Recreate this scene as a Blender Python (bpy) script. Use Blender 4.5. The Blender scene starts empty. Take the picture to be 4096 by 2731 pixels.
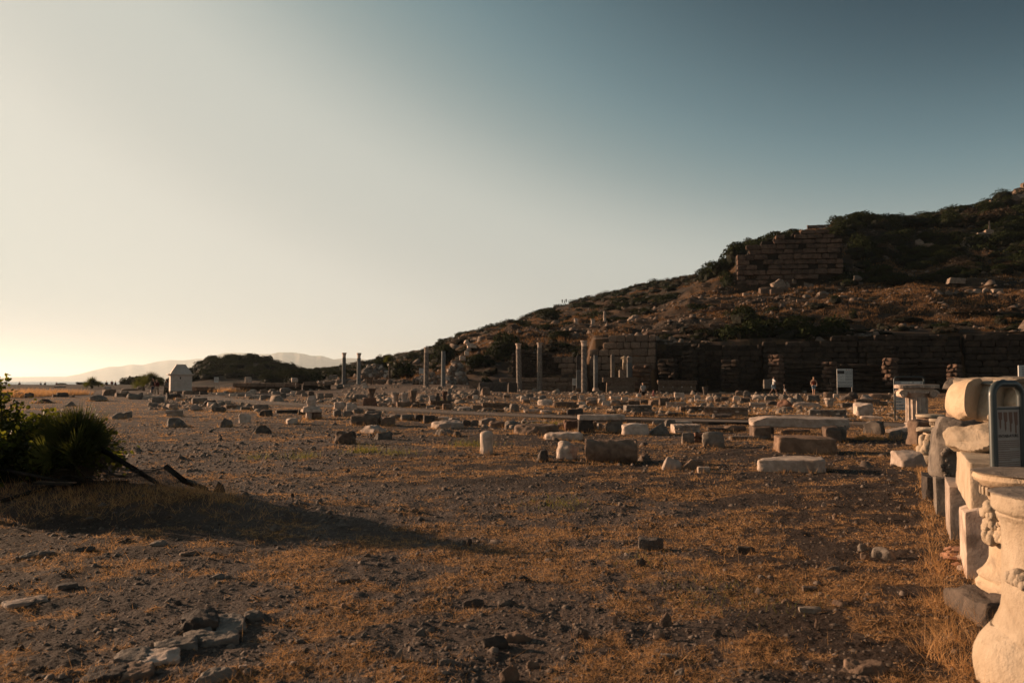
import bpy, bmesh, math, random
import numpy as np
from mathutils import Vector, Matrix

# ------------------------------------------------------------------ scene, camera, light
S = bpy.context.scene
C = bpy.data.collections.new("place"); S.collection.children.link(C)
R = math.radians
TMP = bpy.data.scenes.new("workbench")      # only used to turn skin skeletons and lettering into meshes, removed again below
F_PX, CX, CY, EYE = 800.0, 512.0, 341.0, 1.5
PITCH = math.atan(39.2 / F_PX)
cam_d = bpy.data.cameras.new("camera"); cam = bpy.data.objects.new("camera", cam_d); C.objects.link(cam)
cam_d.sensor_width = 36.0; cam_d.lens = 36.0 * F_PX / 1024.0
cam.location = (0, 0, EYE); cam.rotation_euler = (math.pi / 2 + PITCH, 0, 0)
cam_d.clip_start = 0.05; cam_d.clip_end = 60000
cam_d.dof.use_dof = True; cam_d.dof.focus_distance = 16.0; cam_d.dof.aperture_fstop = 4.0
S.camera = cam

SUN_AZ, SUN_EL = R(66), R(12.0)          # azimuth measured to the left of the view direction
w = bpy.data.worlds.new("World"); S.world = w; w.use_nodes = True
nt = w.node_tree; nt.nodes.clear()
sky = nt.nodes.new("ShaderNodeTexSky"); sky.sky_type = 'NISHITA'; sky.sun_disc = False
sky.sun_elevation = SUN_EL; sky.sun_rotation = -SUN_AZ
sky.altitude = 0; sky.air_density = 1.0; sky.dust_density = 1.0; sky.ozone_density = 3.0
SKYN = sky
bg = nt.nodes.new("ShaderNodeBackground"); 
out = nt.nodes.new("ShaderNodeOutputWorld")
bg.inputs[1].default_value = 0.0553
# the photograph's warm, desaturated grade of the same sky, as one tone ramp
def _mth(op, a, b=0.5):
    m = nt.nodes.new("ShaderNodeMath"); m.operation = op
    for i, v in ((0, a), (1, b)):
        if isinstance(v, (int, float)): m.inputs[i].default_value = v
        else: nt.links.new(v, m.inputs[i])
    return m.outputs[0]
sep = nt.nodes.new("ShaderNodeSeparateColor"); nt.links.new(sky.outputs[0], sep.inputs[0])
tcw = nt.nodes.new("ShaderNodeTexCoord"); dt = nt.nodes.new("ShaderNodeVectorMath"); dt.operation = 'DOT_PRODUCT'
nt.links.new(tcw.outputs['Generated'], dt.inputs[0])
dt.inputs[1].default_value = (-math.sin(SUN_AZ) * math.cos(SUN_EL), math.cos(SUN_AZ) * math.cos(SUN_EL), math.sin(SUN_EL))
bright = _mth('ADD', _mth('ADD', sep.outputs[0], sep.outputs[1]), _mth('MULTIPLY', dt.outputs['Value'], 0.8))
cr = nt.nodes.new("ShaderNodeValToRGB"); el = cr.color_ramp.elements; cr.color_ramp.interpolation = 'B_SPLINE'
GRADE = [(0.0, (18, 38, 52)), (1.1, (22, 46, 62)), (2.10, (26, 60, 77)), (2.80, (102, 132, 141)), (3.30, (128, 149, 151)), (3.9, (172, 180, 175)), (4.6, (198, 200, 191)),
         (5.9, (196, 197, 188)), (7.5, (219, 216, 204)), (12.5, (200, 205, 196)), (20.0, (165, 178, 180))]
def _lin(c): return tuple((v / 255 / 12.92) if v < 10 else ((v / 255 + 0.055) / 1.055) ** 2.4 for v in c)
el[0].position = 0; el[0].color = (*_lin(GRADE[0][1]), 1); el[1].position = 1; el[1].color = (*_lin(GRADE[-1][1]), 1)
for s_, c_ in GRADE[1:-1]:
    e = el.new(s_ / 20.0); e.color = (*_lin(c_), 1)
nt.links.new(_mth('DIVIDE', bright, 20.0), cr.inputs[0])
sc_ = nt.nodes.new("ShaderNodeVectorMath"); sc_.operation = 'SCALE'; sc_.inputs[3].default_value = 10.0
nt.links.new(cr.outputs[0], sc_.inputs[0]); nt.links.new(sc_.outputs[0], bg.inputs[0]); nt.links.new(bg.outputs[0], out.inputs[0])
sd = bpy.data.lights.new("sun", 'SUN'); sd.energy = 5.0; sd.angle = R(0.5); sd.color = (1.0, 0.65, 0.405)
sun = bpy.data.objects.new("sun", sd); C.objects.link(sun)
SUNV = Vector((-math.sin(SUN_AZ) * math.cos(SUN_EL), math.cos(SUN_AZ) * math.cos(SUN_EL), math.sin(SUN_EL)))
sun.rotation_euler = SUNV.to_track_quat('Z', 'Y').to_euler(); sun.location = (-40, 30, 40)
S.view_settings.view_transform = 'Standard'; S.view_settings.look = 'None'
S.view_settings.exposure = 0.85; S.view_settings.gamma = 1.0; S.view_settings.use_curve_mapping = False
S.render.engine = 'CYCLES'
S.cycles.max_bounces = 5; S.cycles.diffuse_bounces = 2; S.cycles.glossy_bounces = 2
S.cycles.transparent_max_bounces = 8; S.cycles.volume_bounces = 1
S.cycles.use_denoising = True

# ------------------------------------------------------------------ projection helpers
cp, sp = math.cos(PITCH), math.sin(PITCH)
def ray(px, py):
    a = (px - CX) / F_PX; b = (CY - py) / F_PX
    return a, cp - b * sp, sp + b * cp
def P(px, py, Y):
    a, y, z = ray(px, py); k = Y / y
    return Vector((a * k, Y, EYE + z * k))
def Zr(row, Y):
    b = (CY - row) / F_PX
    return EYE + (sp + b * cp) / (cp - b * sp) * Y
def Xp(px, Y, row=385.0):
    b = (CY - row) / F_PX
    return (px - CX) / F_PX * Y / (cp - b * sp)

# ------------------------------------------------------------------ numpy noise
def _h(ix, iy, iz=0, s=0):
    n = (ix.astype(np.int64) * 374761393 + iy.astype(np.int64) * 668265263 + np.asarray(iz).astype(np.int64) * 2147483647 + s * 974711) & 0xffffffff
    n = ((n ^ (n >> 13)) * 1274126177) & 0xffffffff
    n = ((n ^ (n >> 16)) * 2246822519) & 0xffffffff
    return ((n ^ (n >> 15)) & 0xffffff) / float(0xffffff)
def n2(x, y, s=0):
    ix = np.floor(x); iy = np.floor(y); fx = x - ix; fy = y - iy
    fx = fx * fx * (3 - 2 * fx); fy = fy * fy * (3 - 2 * fy)
    a = _h(ix, iy, 0, s); b = _h(ix + 1, iy, 0, s); c = _h(ix, iy + 1, 0, s); d = _h(ix + 1, iy + 1, 0, s)
    return ((a * (1 - fx) + b * fx) * (1 - fy) + (c * (1 - fx) + d * fx) * fy) * 2 - 1
def fbm2(x, y, o=4, s=0, g=0.5):
    t = 0; a = 1.0
    for k in range(o):
        t = t + a * n2(x * 1.0, y * 1.0, s + k * 17); x = x * 2.03 + 3.1; y = y * 2.03 - 1.7; a *= g
    return t
def n3(p, s=0):
    i = np.floor(p); f = p - i; f = f * f * (3 - 2 * f)
    ix, iy, iz = i[:, 0], i[:, 1], i[:, 2]; r = 0
    for dx in (0, 1):
        for dy in (0, 1):
            for dz in (0, 1):
                wgt = (f[:, 0] if dx else 1 - f[:, 0]) * (f[:, 1] if dy else 1 - f[:, 1]) * (f[:, 2] if dz else 1 - f[:, 2])
                r = r + wgt * _h(ix + dx, iy + dy, (iz + dz) * 7919 % 104729, s)
    return r * 2 - 1
def fbm3(p, o=3, s=0, g=0.5):
    t = 0; a = 1.0
    for k in range(o):
        t = t + a * n3(p, s + k * 13); p = p * 2.07 + 5.3; a *= g
    return t

# ------------------------------------------------------------------ terrain height
# per image column: (depth Y in metres, picture row the ground reaches there); a tuple ('z', v) gives a height
def wy(px): return 101.0 - (px - 656) * 0.0203
TAB = {
 -400: [(70, 394.5), (110, 388), (150, 385.0), (185, 384.4), (240, ('z', -7))],
    0: [(70, 394.5), (110, 388), (150, 385.0), (185, 384.4), (240, ('z', -7))],
  150: [(73, 395.3), (110, 388), (150, 385.0), (185, 384.2), (240, ('z', -7))],
  182: [(73, 395.3), (110, 388), (150, 384.6), (185, 380), (240, ('z', -7))],
  196: [(73, 395.3), (110, 388.5), (150, 384.6), (175, 376), (195, 369), (260, ('z', -7))],
  210: [(73, 395.3), (110, 388.5), (150, 384.6), (172, 370), (195, 361), (270, ('z', -7))],
  235: [(73, 396), (110, 388), (150, 384.2), (172, 368), (195, 357.5), (280, ('z', -7))],
  260: [(73, 396), (110, 388), (150, 384), (172, 369), (195, 360), (280, ('z', -7))],
  285: [(73, 396), (110, 387.5), (150, 383), (180, 372), (200, 368), (290, ('z', -7))],
  316: [(73, 396), (105, 386), (150, 381), (190, 375), (215, 373.4), (330, ('z', -7))],
  332: [(73, 396), (105, 385.2), (150, 379), (200, 371), (260, 369.5), (420, ('z', -7))],
  350: [(73, 396), (98, 385.2), (150, 376), (200, 370), (260, 366.0), (430, ('z', -7))],
  380: [(73, 395), (98, 385), (115, 382), (150, 377), (200, 370), (290, 361), (440, 358)],
  425: [(73, 392), (94, 385.7), (105, 384), (130, 374), (180, 362), (300, 350.5), (450, 350)],
  460: [(73, 392), (94, 385.7), (101, 384), (110, 366), (122, 352), (150, 346), (300, 337.5), (450, 338)],
  500: [(73, 392.5), (92, 389), (100, 387), (101, 378), (108, 360), (116, 345), (124, 336), (160, 333), (300, 327), (450, 328)],
  550: [(73, 393.5), (92, 391.3), (96.8, 390), (97.3, 378), (102, 370), (110, 349), (120, 333), (131, 329), (160, 323), (310, 311), (450, 312)],
  586: [(73, 394), (92, 392), (96.8, 391), (97.3, 374), (102, 362), (110, 344), (120, 332), (131, 327), (160, 318), (320, 299.5), (450, 301)],
  594: [(73, 394), (92, 392), (99.6, 390.5), (100.2, 339), (104, 337.5), (112, 334), (120, 331), (131, 326.5), (160, 317), (320, 298), (450, 300)],
  640: [(73, 394.8), (97.3, 391.3), (97.9, 339), (103, 336), (112, 333), (122, 325), (140, 314), (180, 302), (320, 285), (450, 287)],
  655: [(73, 394.8), (96.6, 391.5), (97.2, 339), (103, 336), (112, 332), (124, 321), (140, 311), (180, 299), (320, 284), (450, 286)],
  658: [(73, 394.8), (100.8, 390.6), (101.4, 343), (105, 338), (112, 332), (124, 321), (140, 311), (180, 299), (320, 284), (450, 286)],
  690: [(73, 394.8), (100.2, 391.5), (100.8, 344), (106.3, 338), (115, 322), (130, 306), (150, 295), (180, 288), (320, 278.5), (450, 281)],
  725: [(73, 394.8), (99.5, 391.5), (100.1, 343), (105.6, 336), (118, 314), (138, 301), (149, 296), (156, 280), (165, 268), (200, 266), (320, 277), (450, 282)],
  742: [(73, 394.8), (99.2, 391.5), (99.8, 342), (105.3, 336), (118, 312), (138, 301), (149, 295), (152, 266), (160, 256), (175, 250), (240, 262)],
  780: [(73, 394.8), (98.4, 391.5), (99.0, 341), (104.5, 335), (118, 312), (125, 305), (138, 300), (149, 293), (152, 256), (160, 247), (185, 237), (250, 245)],
  850: [(73, 394.8), (97.0, 391.5), (97.6, 337), (103.1, 331), (112, 322), (122, 306), (126, 300), (140, 291), (149, 284), (155, 272), (170, 244), (190, 225), (260, 232)],
  920: [(73, 394.8), (95.5, 391.5), (96.1, 334), (101.6, 330), (112, 319), (121, 301), (126, 298), (140, 287), (160, 265), (180, 240), (200, 220), (270, 226)],
  985: [(73, 394.8), (94.2, 391.5), (94.8, 333), (100.3, 328), (112, 316), (121, 298), (126, 296), (140, 281), (160, 255), (180, 230), (205, 207), (280, 212)],
 1024: [(73, 394.8), (93.4, 391.5), (94.0, 332), (99.5, 326), (112, 315), (121, 296), (126, 294), (140, 279), (160, 250), (185, 220), (215, 189), (290, 195)],
 1400: [(73, 394.8), (85.8, 391.5), (86.4, 332), (91.9, 324), (112, 312), (121, 290), (140, 272), (160, 235), (185, 190), (215, 120), (290, 110)],
}
TPX = sorted(TAB)
TC = []
for _px in TPX:
    ys = [0, 50, 58]; zs = [0, 0, 0.02]
    for (Y_, r_) in TAB[_px]:
        ys.append(Y_); zs.append(r_[1] if isinstance(r_, tuple) else Zr(r_, Y_))
    ys += [520, 800]; zs += [zs[-1] * 0.9 if zs[-1] > 0 else -8, -9]
    TC.append((np.array(ys, float), np.array(zs, float)))
def base_z(x, y):
    x = np.atleast_1d(np.asarray(x, float)); y = np.atleast_1d(np.asarray(y, float))
    yy = np.maximum(y, 0.5)
    px = CX + F_PX * x / yy
    px = np.clip(px, TPX[0], TPX[-1] - 1e-3)
    k = np.clip(np.searchsorted(TPX, px, side='right') - 1, 0, len(TPX) - 2)
    tp = np.array(TPX, float); t = (px - tp[k]) / (tp[k + 1] - tp[k])
    allz = np.stack([np.interp(y, c[0], c[1]) for c in TC])
    idx = np.arange(len(x))
    return allz[k, idx] * (1 - t) + allz[k + 1, idx] * t
def sstep(v, a, b):
    t = np.clip((v - a) / (b - a), 0, 1); return t * t * (3 - 2 * t)
def relief(x, y):
    r = np.hypot(x, y)
    hill = np.clip((y - 98) / 12, 0, 1); hill = hill * (0.12 + 0.88 * sstep(CX + F_PX * x / np.maximum(y, .5), 325, 400))
    und = 0.035 * fbm2(x * 0.35, y * 0.35, 3, 5) * np.clip(r / 8, 0.3, 1)
    clod = 0.015 * fbm2(x * 3.1, y * 3.1, 3, 11) + 0.010 * np.abs(fbm2(x * 11, y * 11, 3, 23)) + 0.016 * np.maximum(0, fbm2(x * 5.5, y * 5.5, 2, 29) - .55)
    clod *= np.clip(1.3 - r / 60, 0.25, 1)
    und += hill * (0.75 * fbm2(x * 0.16, y * 0.16, 5, 31) + 0.5 * np.abs(fbm2(x * 0.35, y * 0.5, 3, 37)))
    # the raised bank of spoil under the shrub on the left, and the lumps round it
    und += 0.30 * np.exp(-(((x + 5.6) / 2.3) ** 2 + ((y - 9.5) / 0.75) ** 2)) + 0.10 * np.exp(-(((x + 3.9) / 1.2) ** 2 + ((y - 8.9) / 0.5) ** 2))
    return und + clod
def straw_mask(x, y):
    u = x * 0.94 + y * 0.34; v = -x * 0.34 + y * 0.94
    big = fbm2(u * 0.33, v * 0.75, 3, 61); mid = fbm2(u * 1.5, v * 2.6, 3, 67); fine = fbm2(x * 7, y * 7, 2, 71)
    px = CX + F_PX * x / np.maximum(y, .5)
    bias = 0.30 * sstep(px, 480, 900) - 0.26 * sstep(px, 420, 120) * sstep(y, 2, 9) + 0.10 * sstep(y, 14, 40) + 0.45 * sstep(px, 520, 640) * sstep(y, 19, 26) + 0.2 * sstep(px, 700, 900)
    return sstep(big * 0.8 + mid * 1.0 + fine * 0.95 + bias, 0.30, 0.78)
def gravel_mask(x, y):
    px = CX + F_PX * x / np.maximum(y, .5)
    g = sstep(fbm2(x * 0.22, y * 0.3, 3, 81) + 0.75 * sstep(px, 560, 150) - 0.25 * sstep(px, 620, 950) - 0.2, -0.1, 0.35)
    sq = sstep(px, 335, 360) * sstep(px, 520, 490) * sstep(y, 60, 66)     # the gravel square by the columns
    return np.maximum(g, sq)
def gz(x, y):
    xa = np.atleast_1d(np.asarray(x, float)); ya = np.atleast_1d(np.asarray(y, float))
    z = base_z(xa, ya) + relief(xa, ya)
    return z if np.ndim(x) else float(z[0])
def G(px, py):
    """point where the picture ray meets the ground"""
    a, yy, zz = ray(px, py)
    lo = None; prev = 1.0
    Ys = np.concatenate([np.arange(2.2, 60, 0.25), np.arange(60, 330, 0.5)])
    g = base_z(a / yy * Ys, Ys); zr = EYE + zz / yy * Ys
    hit = np.where(zr <= g + 1e-4)[0]
    Y = Ys[hit[0]] if len(hit) else 180.0
    if len(hit) and hit[0] > 0:
        i = hit[0]; d0 = zr[i - 1] - g[i - 1]; d1 = zr[i] - g[i]
        Y = Ys[i - 1] + (Ys[i] - Ys[i - 1]) * d0 / (d0 - d1 + 1e-9)
    return Vector((a / yy * Y, Y, gz(a / yy * Y, Y)))

# ------------------------------------------------------------------ mesh + tagging helpers
def mesh_np(name, V, Fc, mat=None, smooth=False, attrs=None):
    """V (n,3); Fc list of faces or an (m,k) array"""
    me = bpy.data.meshes.new(name)
    V = np.asarray(V, np.float32)
    if isinstance(Fc, np.ndarray):
        m, k = Fc.shape
        me.vertices.add(len(V)); me.vertices.foreach_set("co", V.ravel())
        me.loops.add(m * k); me.loops.foreach_set("vertex_index", Fc.astype(np.int32).ravel())
        me.polygons.add(m); me.polygons.foreach_set("loop_start", np.arange(0, m * k, k, dtype=np.int32))
        me.polygons.foreach_set("loop_total", np.full(m, k, np.int32))
        me.update(calc_edges=True)
    else:
        me.from_pydata([tuple(map(float, v)) for v in V], [], Fc); me.update()
    if smooth: me.polygons.foreach_set("use_smooth", np.ones(len(me.polygons), bool))
    if attrs:
        for an, av in attrs.items():
            at = me.attributes.new(an, 'FLOAT', 'POINT'); at.data.foreach_set("value", np.asarray(av, np.float32))
    if mat: me.materials.append(mat)
    return me
def link(name, me, parent=None, loc=None, rot=None, scale=None):
    o = bpy.data.objects.new(name, me); C.objects.link(o)
    if parent is not None: o.parent = parent
    if loc is not None: o.location = loc
    if rot is not None: o.rotation_euler = rot
    if scale is not None: o.scale = scale
    return o
def tag(o, label=None, cat=None, group=None, kind=None):
    if label: o['label'] = label
    if cat: o['category'] = cat
    if group: o['group'] = group
    if kind: o['kind'] = kind
    return o
def empty(name, loc, label=None, cat=None, group=None, rz=0):
    o = bpy.data.objects.new(name, None); C.objects.link(o); o.location = loc; o.rotation_euler = (0, 0, rz)
    o.empty_display_size = 0.1
    return tag(o, label, cat, group)

# ------------------------------------------------------------------ materials
def mat(name, build):
    m = bpy.data.materials.new(name); m.use_nodes = True
    t = m.node_tree; t.nodes.clear()
    o = t.nodes.new("ShaderNodeOutputMaterial"); b = t.nodes.new("ShaderNodeBsdfPrincipled")
    b.inputs['Roughness'].default_value = 0.9
    b.inputs['Specular IOR Level'].default_value = 0.2
    t.links.new(b.outputs[0], o.inputs[0]); build(t, b, o); return m
def N(t, kind, **kw):
    n = t.nodes.new(kind)
    for k, v in kw.items():
        if k in n.inputs.keys(): n.inputs[k].default_value = v
        else: setattr(n, k, v)
    return n
def noise(t, vec, scale, detail=4, rough=0.55, dist=0.0):
    n = t.nodes.new("ShaderNodeTexNoise"); n.inputs['Scale'].default_value = scale
    n.inputs['Detail'].default_value = detail; n.inputs['Roughness'].default_value = rough
    n.inputs['Distortion'].default_value = dist
    if vec: t.links.new(vec, n.inputs['Vector'])
    return n.outputs['Fac']
def ramp(t, fac, stops, interp='LINEAR'):
    r = t.nodes.new("ShaderNodeValToRGB"); r.color_ramp.interpolation = interp
    e = r.color_ramp.elements
    while len(e) > 1: e.remove(e[-1])
    e[0].position = stops[0][0]; c = stops[0][1]; e[0].color = (*c, 1) if len(c) == 3 else c
    for p_, c in stops[1:]:
        x = e.new(p_); x.color = (*c, 1) if len(c) == 3 else c
    t.links.new(fac, r.inputs[0]); return r.outputs[0]
def fr(t, fac, a, b):
    """smooth 0..1 between a and b"""
    m = t.nodes.new("ShaderNodeMapRange"); m.interpolation_type = 'SMOOTHSTEP'
    m.inputs[1].default_value = a; m.inputs[2].default_value = b
    t.links.new(fac, m.inputs[0]); return m.outputs[0]
def mix(t, fac, a, b, mode='MIX'):
    m = t.nodes.new("ShaderNodeMix"); m.data_type = 'RGBA'; m.blend_type = mode
    if isinstance(fac, float): m.inputs[0].default_value = fac
    else: t.links.new(fac, m.inputs[0])
    for i, v in ((6, a), (7, b)):
        if isinstance(v, tuple): m.inputs[i].default_value = (*v, 1)
        else: t.links.new(v, m.inputs[i])
    return m.outputs[2]
def math_(t, op, a, b=0.5):
    m = t.nodes.new("ShaderNodeMath"); m.operation = op
    for i, v in ((0, a), (1, b)):
        if isinstance(v, (int, float)): m.inputs[i].default_value = v
        else: t.links.new(v, m.inputs[i])
    return m.outputs[0]
def bump(t, b, h, dist=0.02, strength=0.8, prev=None):
    n = t.nodes.new("ShaderNodeBump"); n.inputs['Distance'].default_value = dist; n.inputs['Strength'].default_value = strength
    t.links.new(h, n.inputs['Height'])
    if prev: t.links.new(prev, n.inputs['Normal'])
    if b: t.links.new(n.outputs[0], b.inputs['Normal'])
    return n.outputs[0]
def pos(t):
    g = t.nodes.new("ShaderNodeNewGeometry"); return g.outputs['Position']
def objc(t):
    g = t.nodes.new("ShaderNodeTexCoord"); return g.outputs['Object']
def orand(t):
    g = t.nodes.new("ShaderNodeObjectInfo"); return g.outputs['Random']
# ------------------------------------------------------------------ ground material
def _ground(t, b, o):
    p = pos(t)
    def at(n):
        q = t.nodes.new("ShaderNodeAttribute"); q.attribute_name = n; return q.outputs['Fac']
    fine = noise(t, p, 24, 5, 0.72); vf = noise(t, p, 95, 3, 0.7); mid = noise(t, p, 3.5, 4, 0.6)
    soil = mix(t, fine, (0.026, 0.0165, 0.012), (0.090, 0.058, 0.041))
    soil = mix(t, fr(t, mid, 0.42, 0.66), soil, (0.072, 0.048, 0.035))
    straw = mix(t, vf, (0.10, 0.054, 0.026), (0.34, 0.19, 0.085))
    gravel = mix(t, vf, (0.050, 0.036, 0.030), (0.19, 0.138, 0.11))
    c = mix(t, at("gravel"), soil, gravel)
    c = mix(t, math_(t, 'MULTIPLY', at("straw"), fr(t, fine, 0.30, 0.62)), c, straw)
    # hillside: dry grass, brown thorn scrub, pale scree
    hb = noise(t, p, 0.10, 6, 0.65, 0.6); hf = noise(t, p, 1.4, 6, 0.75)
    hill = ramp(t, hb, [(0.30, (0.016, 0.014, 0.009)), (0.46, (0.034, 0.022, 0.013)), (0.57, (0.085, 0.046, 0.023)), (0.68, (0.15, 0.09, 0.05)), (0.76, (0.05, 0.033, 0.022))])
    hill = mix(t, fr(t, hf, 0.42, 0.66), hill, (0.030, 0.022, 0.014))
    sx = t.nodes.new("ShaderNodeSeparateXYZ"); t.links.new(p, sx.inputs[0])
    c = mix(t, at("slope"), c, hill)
    c = mix(t, 1.0, c, (0.80, 0.79, 0.78), 'MULTIPLY')
    t.links.new(c, b.inputs['Base Color'])
    h = math_(t, 'ADD', math_(t, 'MULTIPLY', fine, 0.6), math_(t, 'MULTIPLY', vf, 0.35))
    n1 = bump(t, None, h, 0.05, 1.0)
    vo = t.nodes.new("ShaderNodeTexVoronoi"); vo.inputs['Scale'].default_value = 26; t.links.new(p, vo.inputs['Vector'])
    bump(t, b, math_(t, 'SUBTRACT', 1.0, vo.outputs['Distance']), 0.02, 0.9, n1)
M_GROUND = mat("ground_earth", _ground)

ang = np.concatenate([np.radians(np.arange(-180, -44, 4.0)), np.arange(-0.72, 0.72, 0.0030), np.radians(np.arange(44, 180, 4.0))])
rad = [0.25, 0.8, 1.4, 1.9]
while rad[-1] < 96: rad.append(rad[-1] * 1.0074 if rad[-1] > 1.8 else rad[-1] + .3)
while rad[-1] < 240: rad.append(rad[-1] * 1.0062)
while rad[-1] < 900: rad.append(rad[-1] * 1.03)
rad = np.array(rad)
A, RR = np.meshgrid(ang, rad)
gx = (RR * np.sin(A)).ravel(); gy = (RR * np.cos(A)).ravel()
gzv = base_z(gx, gy) + relief(gx, gy)
na, nr = len(ang), len(rad)
i = np.arange(nr - 1)[:, None] * na; j = np.arange(na)[None, :]; jn = (j + 1) % na
Q = np.stack([i + j, i + jn, i + na + jn, i + na + j], -1).reshape(-1, 4)
V = np.stack([gx, gy, gzv], 1)
V = np.vstack([V, [[0, 0, 0]]])
_pxv = CX + F_PX * V[:, 0] / np.maximum(V[:, 1], 1)
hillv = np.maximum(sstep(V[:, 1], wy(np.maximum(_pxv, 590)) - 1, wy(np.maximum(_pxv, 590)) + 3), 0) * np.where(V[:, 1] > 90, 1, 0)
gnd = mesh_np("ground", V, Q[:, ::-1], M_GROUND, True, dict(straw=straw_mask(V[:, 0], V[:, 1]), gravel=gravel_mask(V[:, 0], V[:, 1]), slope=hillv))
tag(link("ground", gnd), kind="structure")
print("ground quads", len(Q))

# ------------------------------------------------------------------ sea, far mountains, air
def _sea(t, b, o):
    p = pos(t)
    m = t.nodes.new("ShaderNodeMapping"); m.inputs['Scale'].default_value = (0.06, 0.22, 0.2); t.links.new(p, m.inputs[0])
    n = noise(t, m.outputs[0], 1.0, 6, 0.7)
    b.inputs['Base Color'].default_value = (0.03, 0.05, 0.06, 1); b.inputs['Roughness'].default_value = 0.22
    b.inputs['Specular IOR Level'].default_value = 0.5
    bump(t, b, n, 6.0, 0.8)
M_SEA = mat("sea_water", _sea)
xs = np.array([-40000, -3000, 3000, 40000.]); ysq = np.array([-3000, 900, 2500, 40000.])
V = [(x, y, -6.0) for y in ysq for x in xs]
Fq = [(a + 4 * b, a + 1 + 4 * b, a + 5 + 4 * b, a + 4 + 4 * b) for a in range(3) for b in range(3)]
tag(link("sea", mesh_np("sea", V, Fq, M_SEA)), kind="structure")

M_MOUNT = mat("far_slopes", lambda t, b, o: t.links.new(ramp(t, noise(t, pos(t), 0.004, 5), [(0.3, (0.07, 0.08, 0.06)), (0.7, (0.20, 0.16, 0.12))]), b.inputs['Base Color']))
def range_(prof, Y, depth):
    xs_ = np.linspace(prof[0][0], prof[-1][0], 220)
    rows = np.interp(xs_, [q[0] for q in prof], [q[1] for q in prof])
    rows = rows - 0.25 * np.abs(fbm2(xs_ * 0.45, xs_ * 0 + Y * .01, 4, 3)) * np.clip((381 - rows) / 4, 0, 1)
    X = Xp(xs_, Y); Z = np.array([Zr(r, Y) for r in rows])
    V = []; nd = 7
    for k in range(nd):
        tt = k / (nd - 1) * 2 - 1; f = 1 - abs(tt) ** 1.3
        yy = Y + tt * depth
        zz = -8 + (Z + 8) * f * (1 if k == 3 else (0.96 + 0.25 * fbm2(xs_ * 0.12, xs_ * 0 + k * 7.3, 3, 9)))
        zz = np.minimum(zz, -8 + (Z + 8) * (0.98 if k != 3 else 1))
        V.append(np.stack([X * yy / Y, np.full_like(X, yy), zz], 1))
    V = np.vstack(V); n = len(xs_)
    a = np.arange(n - 1); Fq = np.vstack([np.stack([k * n + a, k * n + a + 1, (k + 1) * n + a + 1, (k + 1) * n + a], 1) for k in range(nd - 1)])
    return mesh_np("mountain_range", V, Fq, M_MOUNT, True)
prof1 = [(-260, 380), (-120, 377.5), (0, 376.7), (33, 376.5), (65, 376.2), (80, 373.5), (94, 369.6), (109, 366.3), (120, 366.0), (131, 364.0), (142, 364.5), (158, 361), (170, 359.6), (183, 359.9), (201, 357.9), (207, 358.8), (230, 364), (262, 372), (300, 379), (320, 381)]
prof2 = [(180, 381), (200, 362), (214, 355), (225, 352.5), (240, 352.5), (262, 353.8), (270, 353.8), (278, 352), (292, 352), (303, 353.4), (312, 355.5), (322, 355.5), (333, 359), (342, 358), (350, 357.6), (362, 358.5), (400, 368), (440, 381)]
tag(link("far_mountains", range_(prof1, 14000, 1800)), kind="structure")
tag(link("far_mountains", range_(prof2, 11500, 1600)), kind="structure")

def haze():
    m = bpy.data.materials.new("air"); m.use_nodes = True; t = m.node_tree; t.nodes.clear()
    o = t.nodes.new("ShaderNodeOutputMaterial"); v = t.nodes.new("ShaderNodeVolumePrincipled")
    v.inputs['Color'].default_value = (0.84, 0.95, 1.0, 1); v.inputs['Density'].default_value = HAZE_DENSITY
    v.inputs['Anisotropy'].default_value = 0.45
    t.links.new(v.outputs[0], o.inputs['Volume'])
    bm = bmesh.new(); bmesh.ops.create_cube(bm, size=1.0)
    for q in bm.verts: q.co = Vector((q.co.x * 88000, 19000 + q.co.y * 46000, 245 + q.co.z * 504))
    me = bpy.data.meshes.new("haze"); bm.to_mesh(me); bm.free(); me.materials.append(m)
    tag(link("haze", me), kind="stuff")
HAZE_DENSITY = 0.000062
haze()

# ------------------------------------------------------------------ gravel path with a thin edging
def _path(t, b, o):
    p = pos(t); vf = noise(t, p, 60, 3, .7); c = mix(t, vf, (0.075, 0.062, 0.055), (0.20, 0.165, 0.14)); c = mix(t, fr(t, noise(t, p, 1.3, 4), .5, .7), c, (0.12, 0.085, 0.06))
    t.links.new(c, b.inputs['Base Color']); bump(t, b, vf, .03, .9)
M_PATH = mat("path_gravel", _path)
PATHPX = [(200, 396.8), (218, 399.0), (241, 401.4), (290.5, 404.8), (340, 407.0), (382.7, 409.2), (431.6, 412.2), (497, 415.2), (556.6, 417.9), (653.5, 420.4), (715, 422.2), (800, 423.5), (855, 424.4), (900, 426.5), (960, 431), (1060, 438)]
pp = [G(a, b_) for a, b_ in PATHPX]; pr = []
for k in range(len(pp) - 1):
    for t_ in np.linspace(0, 1, 14)[:-1]: pr.append(pp[k] * (1 - t_) + pp[k + 1] * t_)
pr.append(pp[-1]); PATHC = [(q.x, q.y) for q in pr]
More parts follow.
